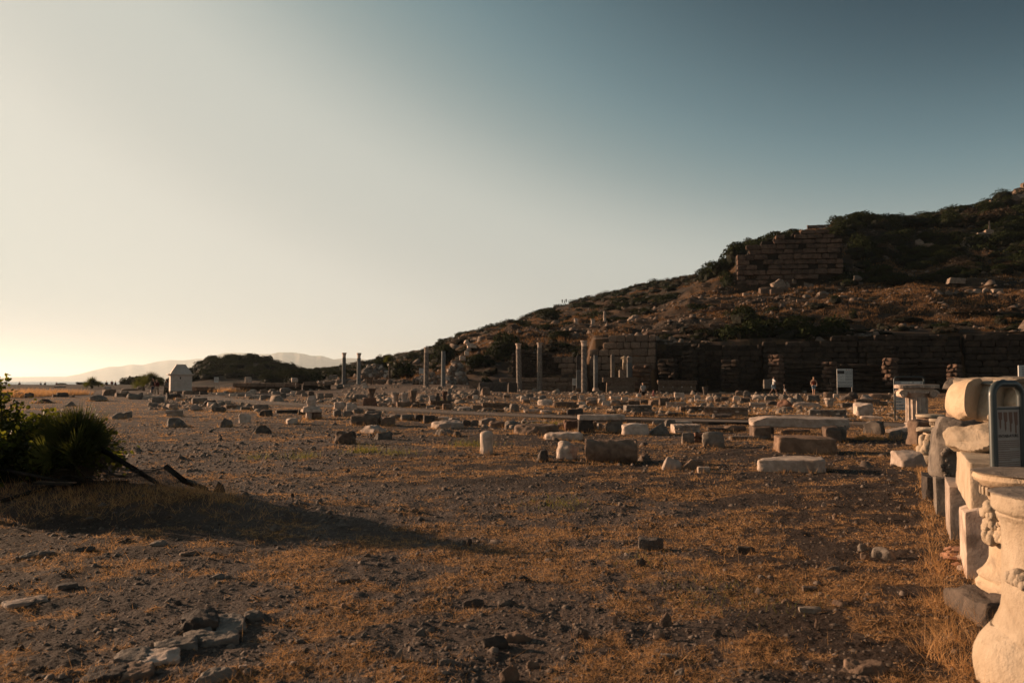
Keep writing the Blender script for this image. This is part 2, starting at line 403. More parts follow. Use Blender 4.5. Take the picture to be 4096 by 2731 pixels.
def ribbon(name, o0, o1, dz, m, nx=6, h=None):
    V = []; n_ = len(pr)
    for i_, q in enumerate(pr):
        d_ = pr[min(i_ + 3, n_ - 1)] - pr[max(i_ - 3, 0)]; d_.z = 0; d_.normalize(); nn = Vector((-d_.y, d_.x, 0))
        for j_ in range(nx + 1):
            w_ = o0 + (o1 - o0) * j_ / nx; x, y = q.x + nn.x * w_, q.y + nn.y * w_; V.append((x, y, base_z(x, y)[0] + dz))
    nn_ = nx + 1; Fq = [(i_ * nn_ + j_, (i_ + 1) * nn_ + j_, (i_ + 1) * nn_ + j_ + 1, i_ * nn_ + j_ + 1) for i_ in range(n_ - 1) for j_ in range(nx)]
    me = mesh_np(name, V, Fq, m)
    if h:
        bm = bmesh.new(); bm.from_mesh(me); r_ = bmesh.ops.extrude_face_region(bm, geom=bm.faces[:]); bmesh.ops.translate(bm, vec=(0, 0, -h), verts=[v for v in r_['geom'] if isinstance(v, bmesh.types.BMVert)]); bm.to_mesh(me); bm.free()
    return me
tag(link("gravel_path", ribbon("gravel_path", -1.15, 1.15, .06, M_PATH, 6, .3)), kind="structure")
M_EDGE = mat("path_edging", lambda t, b, o: b.inputs['Base Color'].__setattr__('default_value', (.035, .028, .024, 1)))
for a_ in (-1.21, 1.15): tag(link("path_edging", ribbon("path_edging", a_, a_ + .05, .095, M_EDGE, 1, .4)), kind="structure")
# ------------------------------------------------------------------ stone materials
def stone(name, lo, hi, stain, bumpd=0.012, scale=6.0, stainamt=0.6, rough=0.85, vary=True):
    def f(t, b, o):
        p = pos(t); n1 = noise(t, p, scale, 5, 0.65, 0.3); n2_ = noise(t, p, scale * 7, 4, 0.7); n3_ = noise(t, p, scale * 0.28, 4, 0.6, 0.8)
        c = mix(t, fr(t, n1, 0.30, 0.72), lo, hi)
        rnd = orand(t)
        tint = ramp(t, rnd, [(0, (0.50, 0.49, 0.49)), (0.3, (0.70, 0.68, 0.66)), (0.7, (0.82, 0.80, 0.78)), (1, (0.95, 0.88, 0.81))])
        if vary: c = mix(t, 1.0, c, tint, 'MULTIPLY')
        c = mix(t, math_(t, 'MULTIPLY', fr(t, n3_, 0.50, 0.68), stainamt), c, stain)
        c = mix(t, math_(t, 'MULTIPLY', fr(t, n2_, 0.60, 0.72), 0.45), c, stain)
        t.links.new(c, b.inputs['Base Color']); b.inputs['Roughness'].default_value = rough
        h = math_(t, 'ADD', math_(t, 'MULTIPLY', n1, 0.9), math_(t, 'MULTIPLY', n2_, 0.45))
        bump(t, b, h, bumpd, 1.0)
    return mat(name, f)
M_PALE = stone("pale_marble", (0.44, 0.345, 0.28), (0.72, 0.59, 0.50), (0.15, 0.11, 0.08), 0.013)
M_GREY = stone("grey_limestone", (0.15, 0.128, 0.112), (0.30, 0.255, 0.215), (0.07, 0.058, 0.048), 0.022)
M_WARM = stone("brown_limestone", (0.16, 0.108, 0.080), (0.30, 0.21, 0.152), (0.075, 0.052, 0.038), 0.022)
M_RED = stone("reddish_conglomerate", (0.16, 0.085, 0.06), (0.27, 0.155, 0.11), (0.08, 0.05, 0.035), 0.025)
M_DARK = stone("dark_lichened_stone", (0.068, 0.056, 0.050), (0.15, 0.12, 0.10), (0.035, 0.03, 0.026), 0.025)
M_WALL = stone("wall_stone", (0.09, 0.057, 0.042), (0.21, 0.132, 0.094), (0.035, 0.025, 0.019), 0.07, 1.6)
M_WDARK = stone("shaded_wall_stone", (0.034, 0.025, 0.019), (0.088, 0.062, 0.046), (0.014, 0.011, 0.009), 0.08, 1.6)  # wall stone darkened in colour for the shade on the terrace walls
M_CORE = stone("wall_fill", (0.022, 0.017, 0.013), (0.05, 0.036, 0.026), (0.016, 0.013, 0.011), 0.06, 1.2)
M_CREAM = stone("cream_marble", (0.44, 0.345, 0.245), (0.58, 0.475, 0.36), (0.19, 0.145, 0.105), 0.020, 5.0, 0.8, 0.8)
M_WHITE = stone("white_marble", (0.44, 0.37, 0.32), (0.56, 0.48, 0.42), (0.40, 0.32, 0.25), 0.008, 3.0, 0.35, 0.7, False)
M_BLUE = stone("blue_grey_marble", (0.15, 0.16, 0.165), (0.25, 0.255, 0.25), (0.10, 0.10, 0.10), 0.01, 4)
def _band(t, b, o):
    p = pos(t); w_ = t.nodes.new("ShaderNodeTexWave"); w_.bands_direction = 'DIAGONAL'
    w_.inputs['Scale'].default_value = 1.1; w_.inputs['Distortion'].default_value = 9; w_.inputs['Detail'].default_value = 3
    t.links.new(p, w_.inputs['Vector'])
    c = mix(t, fr(t, w_.outputs['Fac'], 0.35, 0.75), (0.12, 0.10, 0.088), (0.20, 0.165, 0.14))
    c = mix(t, fr(t, noise(t, p, 5, 4), 0.5, 0.7), c, (0.26, 0.205, 0.165))
    t.links.new(c, b.inputs['Base Color']); bump(t, b, noise(t, p, 30, 3), 0.008, 0.8)
M_BAND = mat("veined_grey_marble", _band)
M_HILLP = stone("sunlit_rock", (0.22, 0.165, 0.13), (0.40, 0.31, 0.245), (0.09, 0.07, 0.055), 0.04, 2.0)
MS = {'H': M_HILLP, 'P': M_PALE, 'G': M_GREY, 'W': M_WARM, 'R': M_RED, 'K': M_DARK, 'C': M_CREAM, 'B': M_BLUE, 'V': M_BAND}
TONE = {'H': 'pale', 'P': 'pale', 'G': 'grey', 'W': 'brown', 'R': 'reddish', 'K': 'dark', 'C': 'cream', 'B': 'blue grey', 'V': 'veined'}
def flat(name, col, rough=0.7, spec=0.2, met=0.0):
    def f(t, b, o):
        p = pos(t); c = mix(t, noise(t, p, 14, 3), tuple(v * 0.82 for v in col), tuple(min(1, v * 1.15) for v in col))
        t.links.new(c, b.inputs['Base Color']); b.inputs['Roughness'].default_value = rough
        b.inputs['Specular IOR Level'].default_value = spec; b.inputs['Metallic'].default_value = met
    return mat(name, f)

# ------------------------------------------------------------------ stone shapes
_grid = {}
def cube_grid(n):
    if n in _grid: return _grid[n]
    verts = {}; faces = []
    def vid(p):
        if p not in verts: verts[p] = len(verts)
        return verts[p]
    for ax in range(3):
        for sgn in (0, n):
            for i in range(n):
                for j in range(n):
                    q = []
                    for (a, b_) in ((i, j), (i + 1, j), (i + 1, j + 1), (i, j + 1)):
                        p = [a, b_]; p.insert(ax, sgn); q.append(vid(tuple(p)))
                    if (sgn == n) == (ax == 1): q.reverse()
                    faces.append(q)
    V = np.array(sorted(verts, key=verts.get), float) / n * 2 - 1
    _grid[n] = (V, np.array(faces)); return _grid[n]
def rock_mesh(w, d, h, k=10, cuts=0, rough=0.03, n=8, seed=0, taper=0.0, freq=2.2, shear=0.0, m=None, name="stone", pit=0.0, cutlim=(0.62, 0.95)):
    rs = np.random.RandomState(seed); V, Fq = cube_grid(n)
    p = np.sin(V * math.pi / 2) if k >= 12 else V.copy(); p = p / (np.sum(np.abs(p) ** k, 1) ** (1.0 / k))[:, None] * (1 if k > 6 else 1.04)
    for c in range(cuts):
        nn = rs.normal(size=3); nn[2] = abs(nn[2]) * 0.8 + 0.1; nn /= np.linalg.norm(nn)
        lim = rs.uniform(*cutlim) * (abs(nn).sum() if k > 5 else 1.0) * (0.80 if k > 5 else 1)
        over = np.maximum(0, p @ nn - lim); p = p - over[:, None] * nn
    tz = (p[:, 2] + 1) / 2
    p[:, 0] *= 1 - taper * tz; p[:, 1] *= 1 - taper * tz; p[:, 0] += shear * tz
    p = p * np.array([w / 2, d / 2, h / 2])
    s_ = min(w, d, h); off = rs.uniform(0, 50, 3)
    dirn = V / np.linalg.norm(V, axis=1)[:, None]
    if rough:
        q = p / max(s_, 0.05) * freq
        p = p + dirn * (fbm3(q + off, 3, seed % 97) * rough * max(s_, 0.05))[:, None]
        if pit: p = p - dirn * (np.maximum(0, n3(q * 2.5 + off, 5)) * pit * s_)[:, None]
    p[:, 2] += h / 2
    me = mesh_np(name, p, Fq, m or M_GREY, True); me.set_sharp_from_angle(angle=R(32)); return me
def lathe_mesh(prof, seg=24, m=None, name="drum", rough=0.0, seed=0, flute=0, fdepth=0.06, a0=0.0, frange=None, closed=True):
    """prof: list of (radius, z) bottom to top"""
    V = []; Fq = []; npf = len(prof)
    for i_, (r, z) in enumerate(prof):
        for j_ in range(seg):
            a = 2 * math.pi * j_ / seg + a0; rr = r
            if flute and (frange is None or frange[0] <= z <= frange[1]):
                rr = r * (1 - fdepth * abs(math.cos(a * flute / 2)) ** 0.7)
            V.append((rr * math.cos(a), rr * math.sin(a), z))
    for i_ in range(npf - 1):
        for j_ in range(seg):
            Fq.append((i_ * seg + j_, i_ * seg + (j_ + 1) % seg, (i_ + 1) * seg + (j_ + 1) % seg, (i_ + 1) * seg + j_))
    if closed:
        Fq.append(tuple(reversed(range(seg)))); Fq.append(tuple((npf - 1) * seg + j_ for j_ in range(seg)))
    V = np.array(V)
    if rough:
        V = V + (fbm3(V / max(prof[0][0], .05) * 2.0 + seed, 3, seed % 50) * rough)[:, None] * np.array([1, 1, 0.5])
    me = mesh_np(name, V, Fq, m, True); me.set_sharp_from_angle(angle=R(38)); return me
def profile_mesh(pts, length, m=None, name="moulding", seed=0, rough=0.01, ns=14):
    """closed side profile pts (y,z) swept along x, slightly broken"""
    xs_ = np.linspace(-length / 2, length / 2, ns); npt = len(pts); V = []
    for k, x in enumerate(xs_):
        for (y, z) in pts: V.append((x, y, z))
    V = np.array(V); V = V + (fbm3(V * 7 + seed, 3, seed % 31) * rough)[:, None] * np.array([1.5, 1, 1])
    e = (np.abs(V[:, 0]) > length * 0.47)
    V[e, 0] += n3(V[e] * 9 + seed, 4) * length * 0.02
    Fq = [(k * npt + j_, k * npt + (j_ + 1) % npt, (k + 1) * npt + (j_ + 1) % npt, (k + 1) * npt + j_) for k in range(ns - 1) for j_ in range(npt)]
    Fq.append(tuple(reversed(range(npt)))); Fq.append(tuple((ns - 1) * npt + j_ for j_ in range(npt)))
    me = mesh_np(name, V, Fq, m, False); return me
def box_mesh(name, w, d, h, m, bev=0.0, z0=0.0):
    bm = bmesh.new(); bmesh.ops.create_cube(bm, size=1.0)
    for v in bm.verts: v.co = Vector((v.co.x * w, v.co.y * d, (v.co.z + 0.5) * h + z0))
    if bev: bmesh.ops.bevel(bm, geom=bm.edges[:], offset=bev, segments=2, affect='EDGES')
    me = bpy.data.meshes.new(name); bm.to_mesh(me); bm.free(); me.materials.append(m); return me
def tube_mesh(name, pts, r, m, seg=10, caps=True):
    pts = [Vector(p) for p in pts]; V = []; n_ = len(pts); up = Vector((0, 0, 1))
    rr = r if isinstance(r, (list, tuple)) else [r] * n_
    prev = None
    for i_, p in enumerate(pts):
        tdir = (pts[min(i_ + 1, n_ - 1)] - pts[max(i_ - 1, 0)]).normalized()
        if prev is None:
            a = tdir.cross(up if abs(tdir.z) < 0.9 else Vector((1, 0, 0))).normalized()
        else: a = (prev - tdir * prev.dot(tdir)).normalized()
        prev = a; b_ = tdir.cross(a)
        for j_ in range(seg):
            th = 2 * math.pi * j_ / seg; V.append(p + (a * math.cos(th) + b_ * math.sin(th)) * rr[i_])
    Fq = [(i_ * seg + j_, i_ * seg + (j_ + 1) % seg, (i_ + 1) * seg + (j_ + 1) % seg, (i_ + 1) * seg + j_) for i_ in range(n_ - 1) for j_ in range(seg)]
    if caps: Fq += [tuple(reversed(range(seg))), tuple((n_ - 1) * seg + j_ for j_ in range(seg))]
    return mesh_np(name, V, Fq, m, True)
def join(name, meshes, mats=None):
    """several meshes (optionally with a matrix) into one mesh"""
    bm = bmesh.new(); ml = []
    for item in meshes:
        me, mx = item if isinstance(item, tuple) else (item, None)
        n0 = len(bm.verts); f0 = len(bm.faces); bm.from_mesh(me); bm.verts.ensure_lookup_table(); bm.faces.ensure_lookup_table()
        if mx is not None: bmesh.ops.transform(bm, matrix=mx, verts=bm.verts[n0:])
        mm = me.materials[0] if me.materials else None
        if mm not in ml: ml.append(mm)
        for f_ in bm.faces[f0:]: f_.material_index = ml.index(mm)
    me = bpy.data.meshes.new(name); bm.to_mesh(me); bm.free()
    for mm in ml: me.materials.append(mm)
    return me
def TR(x=0, y=0, z=0, rx=0, ry=0, rz=0, s=1.0):
    return Matrix.Translation((x, y, z)) @ Matrix.Rotation(rz, 4, 'Z') @ Matrix.Rotation(ry, 4, 'Y') @ Matrix.Rotation(rx, 4, 'X') @ Matrix.Scale(s, 4)

# shared unit stones for coursed walls
WUNIT = {}
for mk, mm in (('wall', M_WALL), ('dark', M_WDARK), ('pale', M_WARM)):
    WUNIT[mk] = [rock_mesh(1, 1, 1, k=7 + i_ % 4 * 3, cuts=i_ % 3 + 1, rough=0.07, n=5, seed=100 + i_, m=mm, name="wall_stone", cutlim=(0.85, 0.99)) for i_ in range(10)]
def wall(label, px0, Y0, px1, Y1, top, bot, course, bw, depth=0.7, mk='wall', group=None, seed=0, cat='wall', name='ashlar_wall', skip=0.0, core=True, jit=0.05, partname="block", ragged=0.0):
    """coursed wall between two picture columns; top/bot: lists (px,row) at the wall face; course/bw in metres"""
    rnd = random.Random(seed)
    xa, xb = Xp(px0, Y0), Xp(px1, Y1); L = math.hypot(xb - xa, Y1 - Y0); ang_ = math.atan2(Y1 - Y0, xb - xa)
    def at(s):  # position along wall -> x,y,px
        t_ = s / L; x = xa + (xb - xa) * t_; y = Y0 + (Y1 - Y0) * t_; return x, y, CX + (x / y) * F_PX * 0.9985
    def tz(s):
        x, y, px = at(s); return Zr(np.interp(px, [q[0] for q in top], [q[1] for q in top]), y)
    def bz(s):
        x, y, px = at(s); return Zr(np.interp(px, [q[0] for q in bot], [q[1] for q in bot]), y)
    zmin = min(bz(s) for s in np.linspace(0, L, 30)); zmax = max(tz(s) for s in np.linspace(0, L, 60))
    root = empty(name, (xa, Y0, zmin), label, cat, group, ang_); root['kind'] = 'thing'
    z = zmin; cnt = 0; ci = 0
    while z < zmax - course * 0.4:
        ch = course * rnd.uniform(0.88, 1.12); s = -rnd.uniform(0, bw * 0.5)
        while s < L:
            b_ = bw * rnd.uniform(0.6, 1.45); c_ = min(max(s + b_ / 2, 0), L)
            s0 = max(s, 0); s1 = min(s + b_, L); s += b_
            if s1 - s0 < bw * 0.25: continue
            brk = max(0, math.sin(c_ * 1.3 + seed) * .5 + math.sin(c_ * .47 + seed * 2) * .6) * course * 1.3 * ragged
            if z + ch * 0.55 > tz(c_) - brk or z + ch < bz(c_): continue
            if rnd.random() < skip: continue
            o_ = link(partname, rnd.choice(WUNIT[mk]), root)
            o_.location = ((s0 + s1) / 2, -depth / 2 + rnd.uniform(-jit, jit) + depth / 2, z - zmin + 0.01)
            o_.scale = (s1 - s0 - 0.03 * course, depth * rnd.uniform(0.9, 1.0), (ch - 0.04 * course) * (rnd.uniform(.86, 1) if jit > .08 else 1))
            o_.rotation_euler = (rnd.uniform(-.02, .02), rnd.uniform(-.012, .012), rnd.uniform(-.02, .02)); cnt += 1
        z += ch; ci += 1
    if core:
        n_ = 40; V = []
        for k in range(n_ + 1):
            s_ = L * k / n_; zt = min(tz(s_), zmax) - zmin - course * 0.5; zb = bz(s_) - zmin - 1.0
            zt = max(zt, zb + .05)
            V += [(s_, depth * 0.30, zb), (s_, depth * 0.30, zt), (s_, depth * 1.5, zt), (s_, depth * 1.5, zb)]
        Fq = [(4 * k + i_, 4 * k + 4 + i_, 4 * k + 4 + (i_ + 1) % 4, 4 * k + (i_ + 1) % 4) for k in range(n_) for i_ in range(4)]
        Fq += [(0, 1, 2, 3), (4 * n_ + 3, 4 * n_ + 2, 4 * n_ + 1, 4 * n_)]
        link("rubble_core", mesh_np("rubble_core", V, Fq, M_CORE), root)
    print(name, px0, px1, "blocks", cnt); return root
# ------------------------------------------------------------------ standing walls of the ruin
Wr = wall
W1, W2, W3, W4 = wy(656), wy(760), wy(880), wy(1000)
Wr("warm squared block wall with stepped top behind the middle columns", 590, 99.9, 656, 97.0, [(589, 347), (597, 347), (598, 342), (604, 342), (605, 337.5), (657, 337)], [(590, 390), (656, 390)], 0.84, 1.45, mk='pale', seed=3, group="retaining walls of the terrace")
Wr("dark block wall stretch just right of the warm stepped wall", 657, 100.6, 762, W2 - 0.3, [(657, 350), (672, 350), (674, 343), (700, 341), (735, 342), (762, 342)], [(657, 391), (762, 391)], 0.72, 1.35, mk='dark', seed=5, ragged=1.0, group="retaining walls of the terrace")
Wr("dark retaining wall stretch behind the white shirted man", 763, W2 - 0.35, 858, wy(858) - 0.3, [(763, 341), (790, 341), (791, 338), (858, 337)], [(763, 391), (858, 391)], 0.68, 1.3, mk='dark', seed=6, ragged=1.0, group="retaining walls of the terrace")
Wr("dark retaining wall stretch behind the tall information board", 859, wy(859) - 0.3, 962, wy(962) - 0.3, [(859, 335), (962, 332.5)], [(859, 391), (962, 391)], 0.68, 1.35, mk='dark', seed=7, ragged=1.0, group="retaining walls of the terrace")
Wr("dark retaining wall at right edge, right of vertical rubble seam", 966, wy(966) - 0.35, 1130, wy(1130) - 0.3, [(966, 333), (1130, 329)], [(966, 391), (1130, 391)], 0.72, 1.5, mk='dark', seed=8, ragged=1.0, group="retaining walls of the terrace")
# low ashlar wall behind the two tall columns, and the rubble wall above it
Wr("low pale wall of long blocks behind the paired tall columns", 500, 97.3, 588, 96.6, [(500, 377.5), (588, 376.5)], [(500, 390), (588, 390)], 0.52, 1.25, depth=0.5, mk='pale', seed=11)
Wr("rough wall of rounded rubble above the low pale wall", 512, 99.6, 576, 99.4, [(512, 352), (522, 350), (545, 352), (556, 356), (576, 356)], [(512, 377), (576, 377)], 0.42, 0.55, depth=0.9, mk='dark', seed=12, jit=0.16, partname="rubble_stone", name="rubble_wall")
Wr("pale squared blocks capping the rubble wall by the pilaster", 554, 98.9, 583, 98.6, [(554, 356.3), (583, 356.3)], [(554, 356), (560, 366), (566, 374), (583, 377)], 0.62, 1.1, depth=0.6, mk='pale', seed=13, core=False)
# old corner bastion up on the hillside
Wr("tall broken corner of big squared blocks high on the hillside", 738.5, 151.0, 845, 148.5,
   [(738, 253), (749.5, 253), (750, 249), (752, 244), (763, 244), (764, 238), (775, 238), (776, 233), (794, 233), (796, 229), (815, 228.5), (816, 231), (828, 230), (845, 233)],
   [(738, 300), (750, 297), (760, 291), (780, 287), (800, 279), (820, 275), (845, 268)], 0.98, 2.0, depth=1.0, mk='wall', seed=21, skip=0.09, jit=0.24, ragged=.9)
# spur walls and piers that stand forward of the retaining wall
def pier(px, r0, r1, wpx, Y, label, seed, mk='wall'):
    wpx *= 1.3; Wr(label, px - wpx / 2, Y, px + wpx / 2, Y - 0.9, [(px - wpx, r0), (px + wpx, r0)], [(px - wpx, r1), (px + wpx, r1)], 0.46, wpx * Y / F_PX * 0.55, depth=1.5, mk=mk, seed=seed, name="wall_pier", cat="wall pier", jit=0.22, core=False, group="piers standing before the terrace wall")
pier(776.5, 353, 389, 8.5, 93, "ragged reddish pier of flat stones behind the white shirted man", 31)
pier(829.5, 360, 390, 9, 91, "crumbling rounded pier just left of the information board", 32)
pier(891, 356, 385, 7, 91, "slim leaning pier of stacked stones left of direction sign", 33)
pier(955, 363.5, 380, 8, 90, "short stone stack above the nearby marble boulder", 34)
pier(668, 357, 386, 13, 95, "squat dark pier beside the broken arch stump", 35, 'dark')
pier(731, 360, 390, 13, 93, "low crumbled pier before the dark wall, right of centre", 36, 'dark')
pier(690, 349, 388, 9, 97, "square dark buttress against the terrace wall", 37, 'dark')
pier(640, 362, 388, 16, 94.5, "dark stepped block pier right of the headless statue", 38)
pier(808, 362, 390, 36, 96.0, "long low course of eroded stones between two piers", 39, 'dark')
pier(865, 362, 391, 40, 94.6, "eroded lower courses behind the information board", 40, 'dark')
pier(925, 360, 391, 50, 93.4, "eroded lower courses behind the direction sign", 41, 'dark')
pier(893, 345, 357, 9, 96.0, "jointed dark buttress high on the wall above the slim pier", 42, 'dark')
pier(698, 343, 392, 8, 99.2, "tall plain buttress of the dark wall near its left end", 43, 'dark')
# rubble courses along the terrace above
def course(px0, Y0, px1, Y1, r0, r1, h, label, seed, mk='wall'):
    Wr(label, px0, Y0, px1, Y1, [(px0, r0), (px1, r1)], [(px0, r0 + h * 1.3), (px1, r1 + h * 1.3)], 0.42, 0.8, depth=0.7, mk=mk, seed=seed, name="terrace_wall", cat="rubble wall", jit=0.15, core=False, skip=0.06, group="low rubble walls along the hillside terraces", partname="rubble_stone")
course(487, 121, 562, 119.5, 333, 332, 5, "long rubble terrace edge above the paired columns", 51)
course(640, 111, 735, 108, 333, 322, 6, "rubble terrace line right of the hilltop platform", 52)
course(663, 124, 735, 121, 317, 301, 5, "crooked rubble wall climbing toward the corner bastion", 53)
course(740, 127, 820, 125, 303, 299, 4, "straight line of pale stones below the corner bastion", 54, 'pale')
course(822, 126.5, 940, 125, 300, 297, 3.5, "line of pale stones crossing the middle of the hillside", 55, 'pale')
course(905, 135, 1040, 131, 288, 289, 3, "upper line of rubble along the right hillside", 56)
course(850, 109, 940, 107, 327, 327, 4, "loose rubble crowning the terrace wall, middle stretch", 57, 'dark')
course(810, 201, 852, 199, 225, 222, 5, "heap of stones on the skyline above the bastion", 58)
course(895, 199, 980, 203, 219, 209, 4, "dry stone line running up the right skyline", 59)
course(620, 103, 690, 102, 343, 340, 4, "loose upper rubble behind the stepped block wall", 60)
# ------------------------------------------------------------------ the fallen stones of the agora
CROP = {'A': (0, 1350, 2.297), 'B': (1024, 1300, 2.297), 'C': (2048, 1200, 2.297), 'D': (2900, 700, 1.96), 'E': (3072, 1300, 2.297),
        'K': (400, 1480, 4.594), 'L': (900, 1440, 4.594), 'M': (1400, 1440, 4.594), 'N': (1900, 1480, 4.594), 'O': (2400, 1500, 3.92),
        'Q': (3000, 1450, 4.127), 'T': (0, 1540, 3.016), 'H': (2700, 880, 3.36), 'Z': (0, 0, 0.5742), 'F': (3500, 1450, 1.224)}
def cx_(c, x): return (CROP[c][0] + x / CROP[c][2]) / 4
def cy_(c, y): return (CROP[c][1] + y / CROP[c][2]) / 4
SHAPES = {  # kind: (base name, category, noun)
 'b': ('stone_block', 'stone block', 'block'), 'r': ('rough_block', 'stone block', 'rough block'), 'k': ('boulder', 'boulder', 'boulder'),
 's': ('stone_slab', 'stone slab', 'slab'), 'd': ('column_drum', 'column drum', 'lying drum'), 'w': ('rock_fragment', 'rock', 'pointed fragment'),
 'm': ('moulded_block', 'carved block', 'moulded block'), 'D': ('column_stump', 'column stump', 'column stump'), 'c': ('carved_capital', 'capital', 'carved capital'),
 'v': ('carved_beam', 'carved block', 'carved beam')}
PLACED = []
def place(crop, x0, x1, yt, yb, kind, m, label=None, Y=None, dep=None, yaw=None, seed=None, zb=None, group=None):
    seed = seed if seed is not None else (int(x0 * 7 + yb * 3 + ord(crop)) % 9973)
    rs = random.Random(seed)
    pa, pb, rt, rb = cx_(crop, x0), cx_(crop, x1), cy_(crop, yt), cy_(crop, yb); pc = (pa + pb) / 2
    if Y is None:
        g = G(pc, rb); Y = g.y; z0 = g.z
    else: z0 = Zr(rb, Y) if zb is None else zb
    w_ = (pb - pa) / F_PX * Y
    d_ = dep if dep else (max(0.22, min(w_ * rs.uniform(0.5, 0.75), 1.3)) if Y > 14 else w_ * rs.uniform(.45, .65))
    if kind in 'Dc': d_ = w_
    Yc = Y + d_ / 2; turn = math.atan2(-(pc - CX) / F_PX, 1.0) + (0.12 if kind in 'bmsvr' else 0)
    zt = Zr(rt, Y + (d_ * 0.7 if Zr(rt, Y) < EYE else 0))
    if Y < 14 and dep is None and zt - z0 < .5 * (Zr(rt, Y) - z0):
        d_ = min(d_, .6 * w_); zt = z0 + .5 * (Zr(rt, Y) - z0)
    h_ = max(zt - z0, min(0.08, .0045 * Y)); sink = min(0.04, .3 * h_) if zb is None else 0
    ya = yaw if yaw is not None else rs.uniform(-0.16, 0.16)
    wf = w_ / (abs(math.cos(ya)) + 0.5 * abs(math.sin(ya)) * d_ / max(w_, .1)) * 1.02
    big = w_ * F_PX / Y
    n = 5 if big < 12 else (8 if big < 30 else 14)
    hh = h_ + sink; M_ = MS[m]; nm, cat, noun = SHAPES[kind]
    if kind == 'b': me = rock_mesh(wf, d_, hh, rs.choice((9, 12, 16)), rs.choice((1, 2, 3, 4)), 0.06, n, seed, m=M_, cutlim=(0.80, 0.97), pit=.04)
    elif kind == 'r': me = rock_mesh(wf, d_, hh, 8, 3, 0.09, n + 1, seed, m=M_, taper=0.06, cutlim=(0.72, 0.95), pit=0.05)
    elif kind == 'k': me = rock_mesh(wf * 1.02, d_, hh, 3.0, 5, 0.13, n + 1, seed, m=M_, taper=0.12)
    elif kind == 's': me = rock_mesh(wf, d_, hh, 14, 2, 0.10, n + 1, seed, m=M_, cutlim=(0.85, 0.97))
    elif kind == 'w': me = rock_mesh(wf, d_, hh, 6, 6, 0.08, n + 1, seed, m=M_, taper=0.42, shear=rs.uniform(-.25, .25), cutlim=(0.5, 0.85))
    elif kind == 'd':
        r = hh / 2; prof = [(r * 0.97, -wf / 2)] + [(r * (1 + 0.02 * math.sin(i_ * 2.1)), -wf / 2 + wf * (i_ + .5) / 16) for i_ in range(16)] + [(r * 0.96, wf / 2)]
        me = lathe_mesh(prof, 40, M_, rough=0.11 * r, seed=seed); me.transform(Matrix.Translation((0, 0, r)) @ Matrix.Rotation(math.pi / 2, 4, 'Y'))
    elif kind == 'D':
        r = wf / 2; prof = [(r * 1.0, 0), (r, hh * .3), (r * .99, hh * .6), (r * .98, hh * .88), (r * .8, hh * .96), (r * .35, hh)]
        me = lathe_mesh(prof, 26, M_, rough=0.10 * r, seed=seed, flute=0)
    elif kind == 'c':
        r = wf / 2; prof = [(r * .62, 0), (r * .66, hh * .12), (r * .63, hh * .16), (r * .72, hh * .42), (r * .80, hh * .46), (r * .76, hh * .55), (r * .98, hh * .82), (r * 1.05, hh * .84), (r * 1.0, hh)]
        me = lathe_mesh(prof, 24, M_, rough=0.07 * r, seed=seed, flute=8, fdepth=0.22)
    elif kind == 'm':
        p_ = [(-d_ / 2, 0), (-d_ / 2, hh * .3), (-d_ / 2 - .02, hh * .34), (-d_ / 2 - .02, hh * .42), (-d_ / 2 + .03, hh * .50), (-d_ / 2, hh * .66), (-d_ / 2 - .05, hh * .72), (-d_ / 2 - .05, hh), (d_ / 2, hh * .97), (d_ / 2, 0)]
        me = profile_mesh(p_, wf, M_, seed=seed, rough=0.02)
    elif kind == 'v':
        p_ = [(-d_ / 2, 0), (-d_ / 2, hh * .38), (-d_ / 2 + .08, hh * .42), (-d_ / 2 + .08, hh * .70), (-d_ / 2 + .02, hh * .74), (-d_ / 2 + .06, hh), (d_ / 2, hh), (d_ / 2, 0)]
        me = profile_mesh(p_, wf, M_, seed=seed, rough=0.014)
    o_ = link(nm, me); o_.location = (Xp(pc, Yc, rb), Yc, z0 - sink); o_.rotation_euler = (rs.uniform(-.02, .02), rs.uniform(-.02, .02), ya + (turn if Y < 100 and yaw is None or Y < 100 else 0))
    if kind == 'v':   # dentils and rosettes proud of the face
        nd = int(wf / 0.17); dm = box_mesh("dentil", 0.09, 0.10, hh * .22, M_, 0.004)
        for i_ in range(nd):
            if rs.random() < 0.12: continue
            q = link("dentil", dm, o_); q.location = (-wf / 2 + (i_ + .5) * wf / nd, -d_ / 2 + 0.06, hh * .75)
        rm = rock_mesh(.16, .10, hh * .2, 3, 0, 0.2, 4, seed, m=M_PALE)
        for i_ in range(max(2, nd // 5)):
            q = link("rosette", rm, o_); q.location = (-wf / 2 + (i_ + .5) * wf / max(2, nd // 5), -d_ / 2 + 0.06, hh * .46)
    tag(o_, label, cat, group)
    PLACED.append(dict(o=o_, px=pc, row=rb, Y=Y, kind=kind, m=m, w=w_, h=h_, d=d_, noun=noun, label=label, x=o_.location.x))
    return o_, Y, z0 + h_

T = place
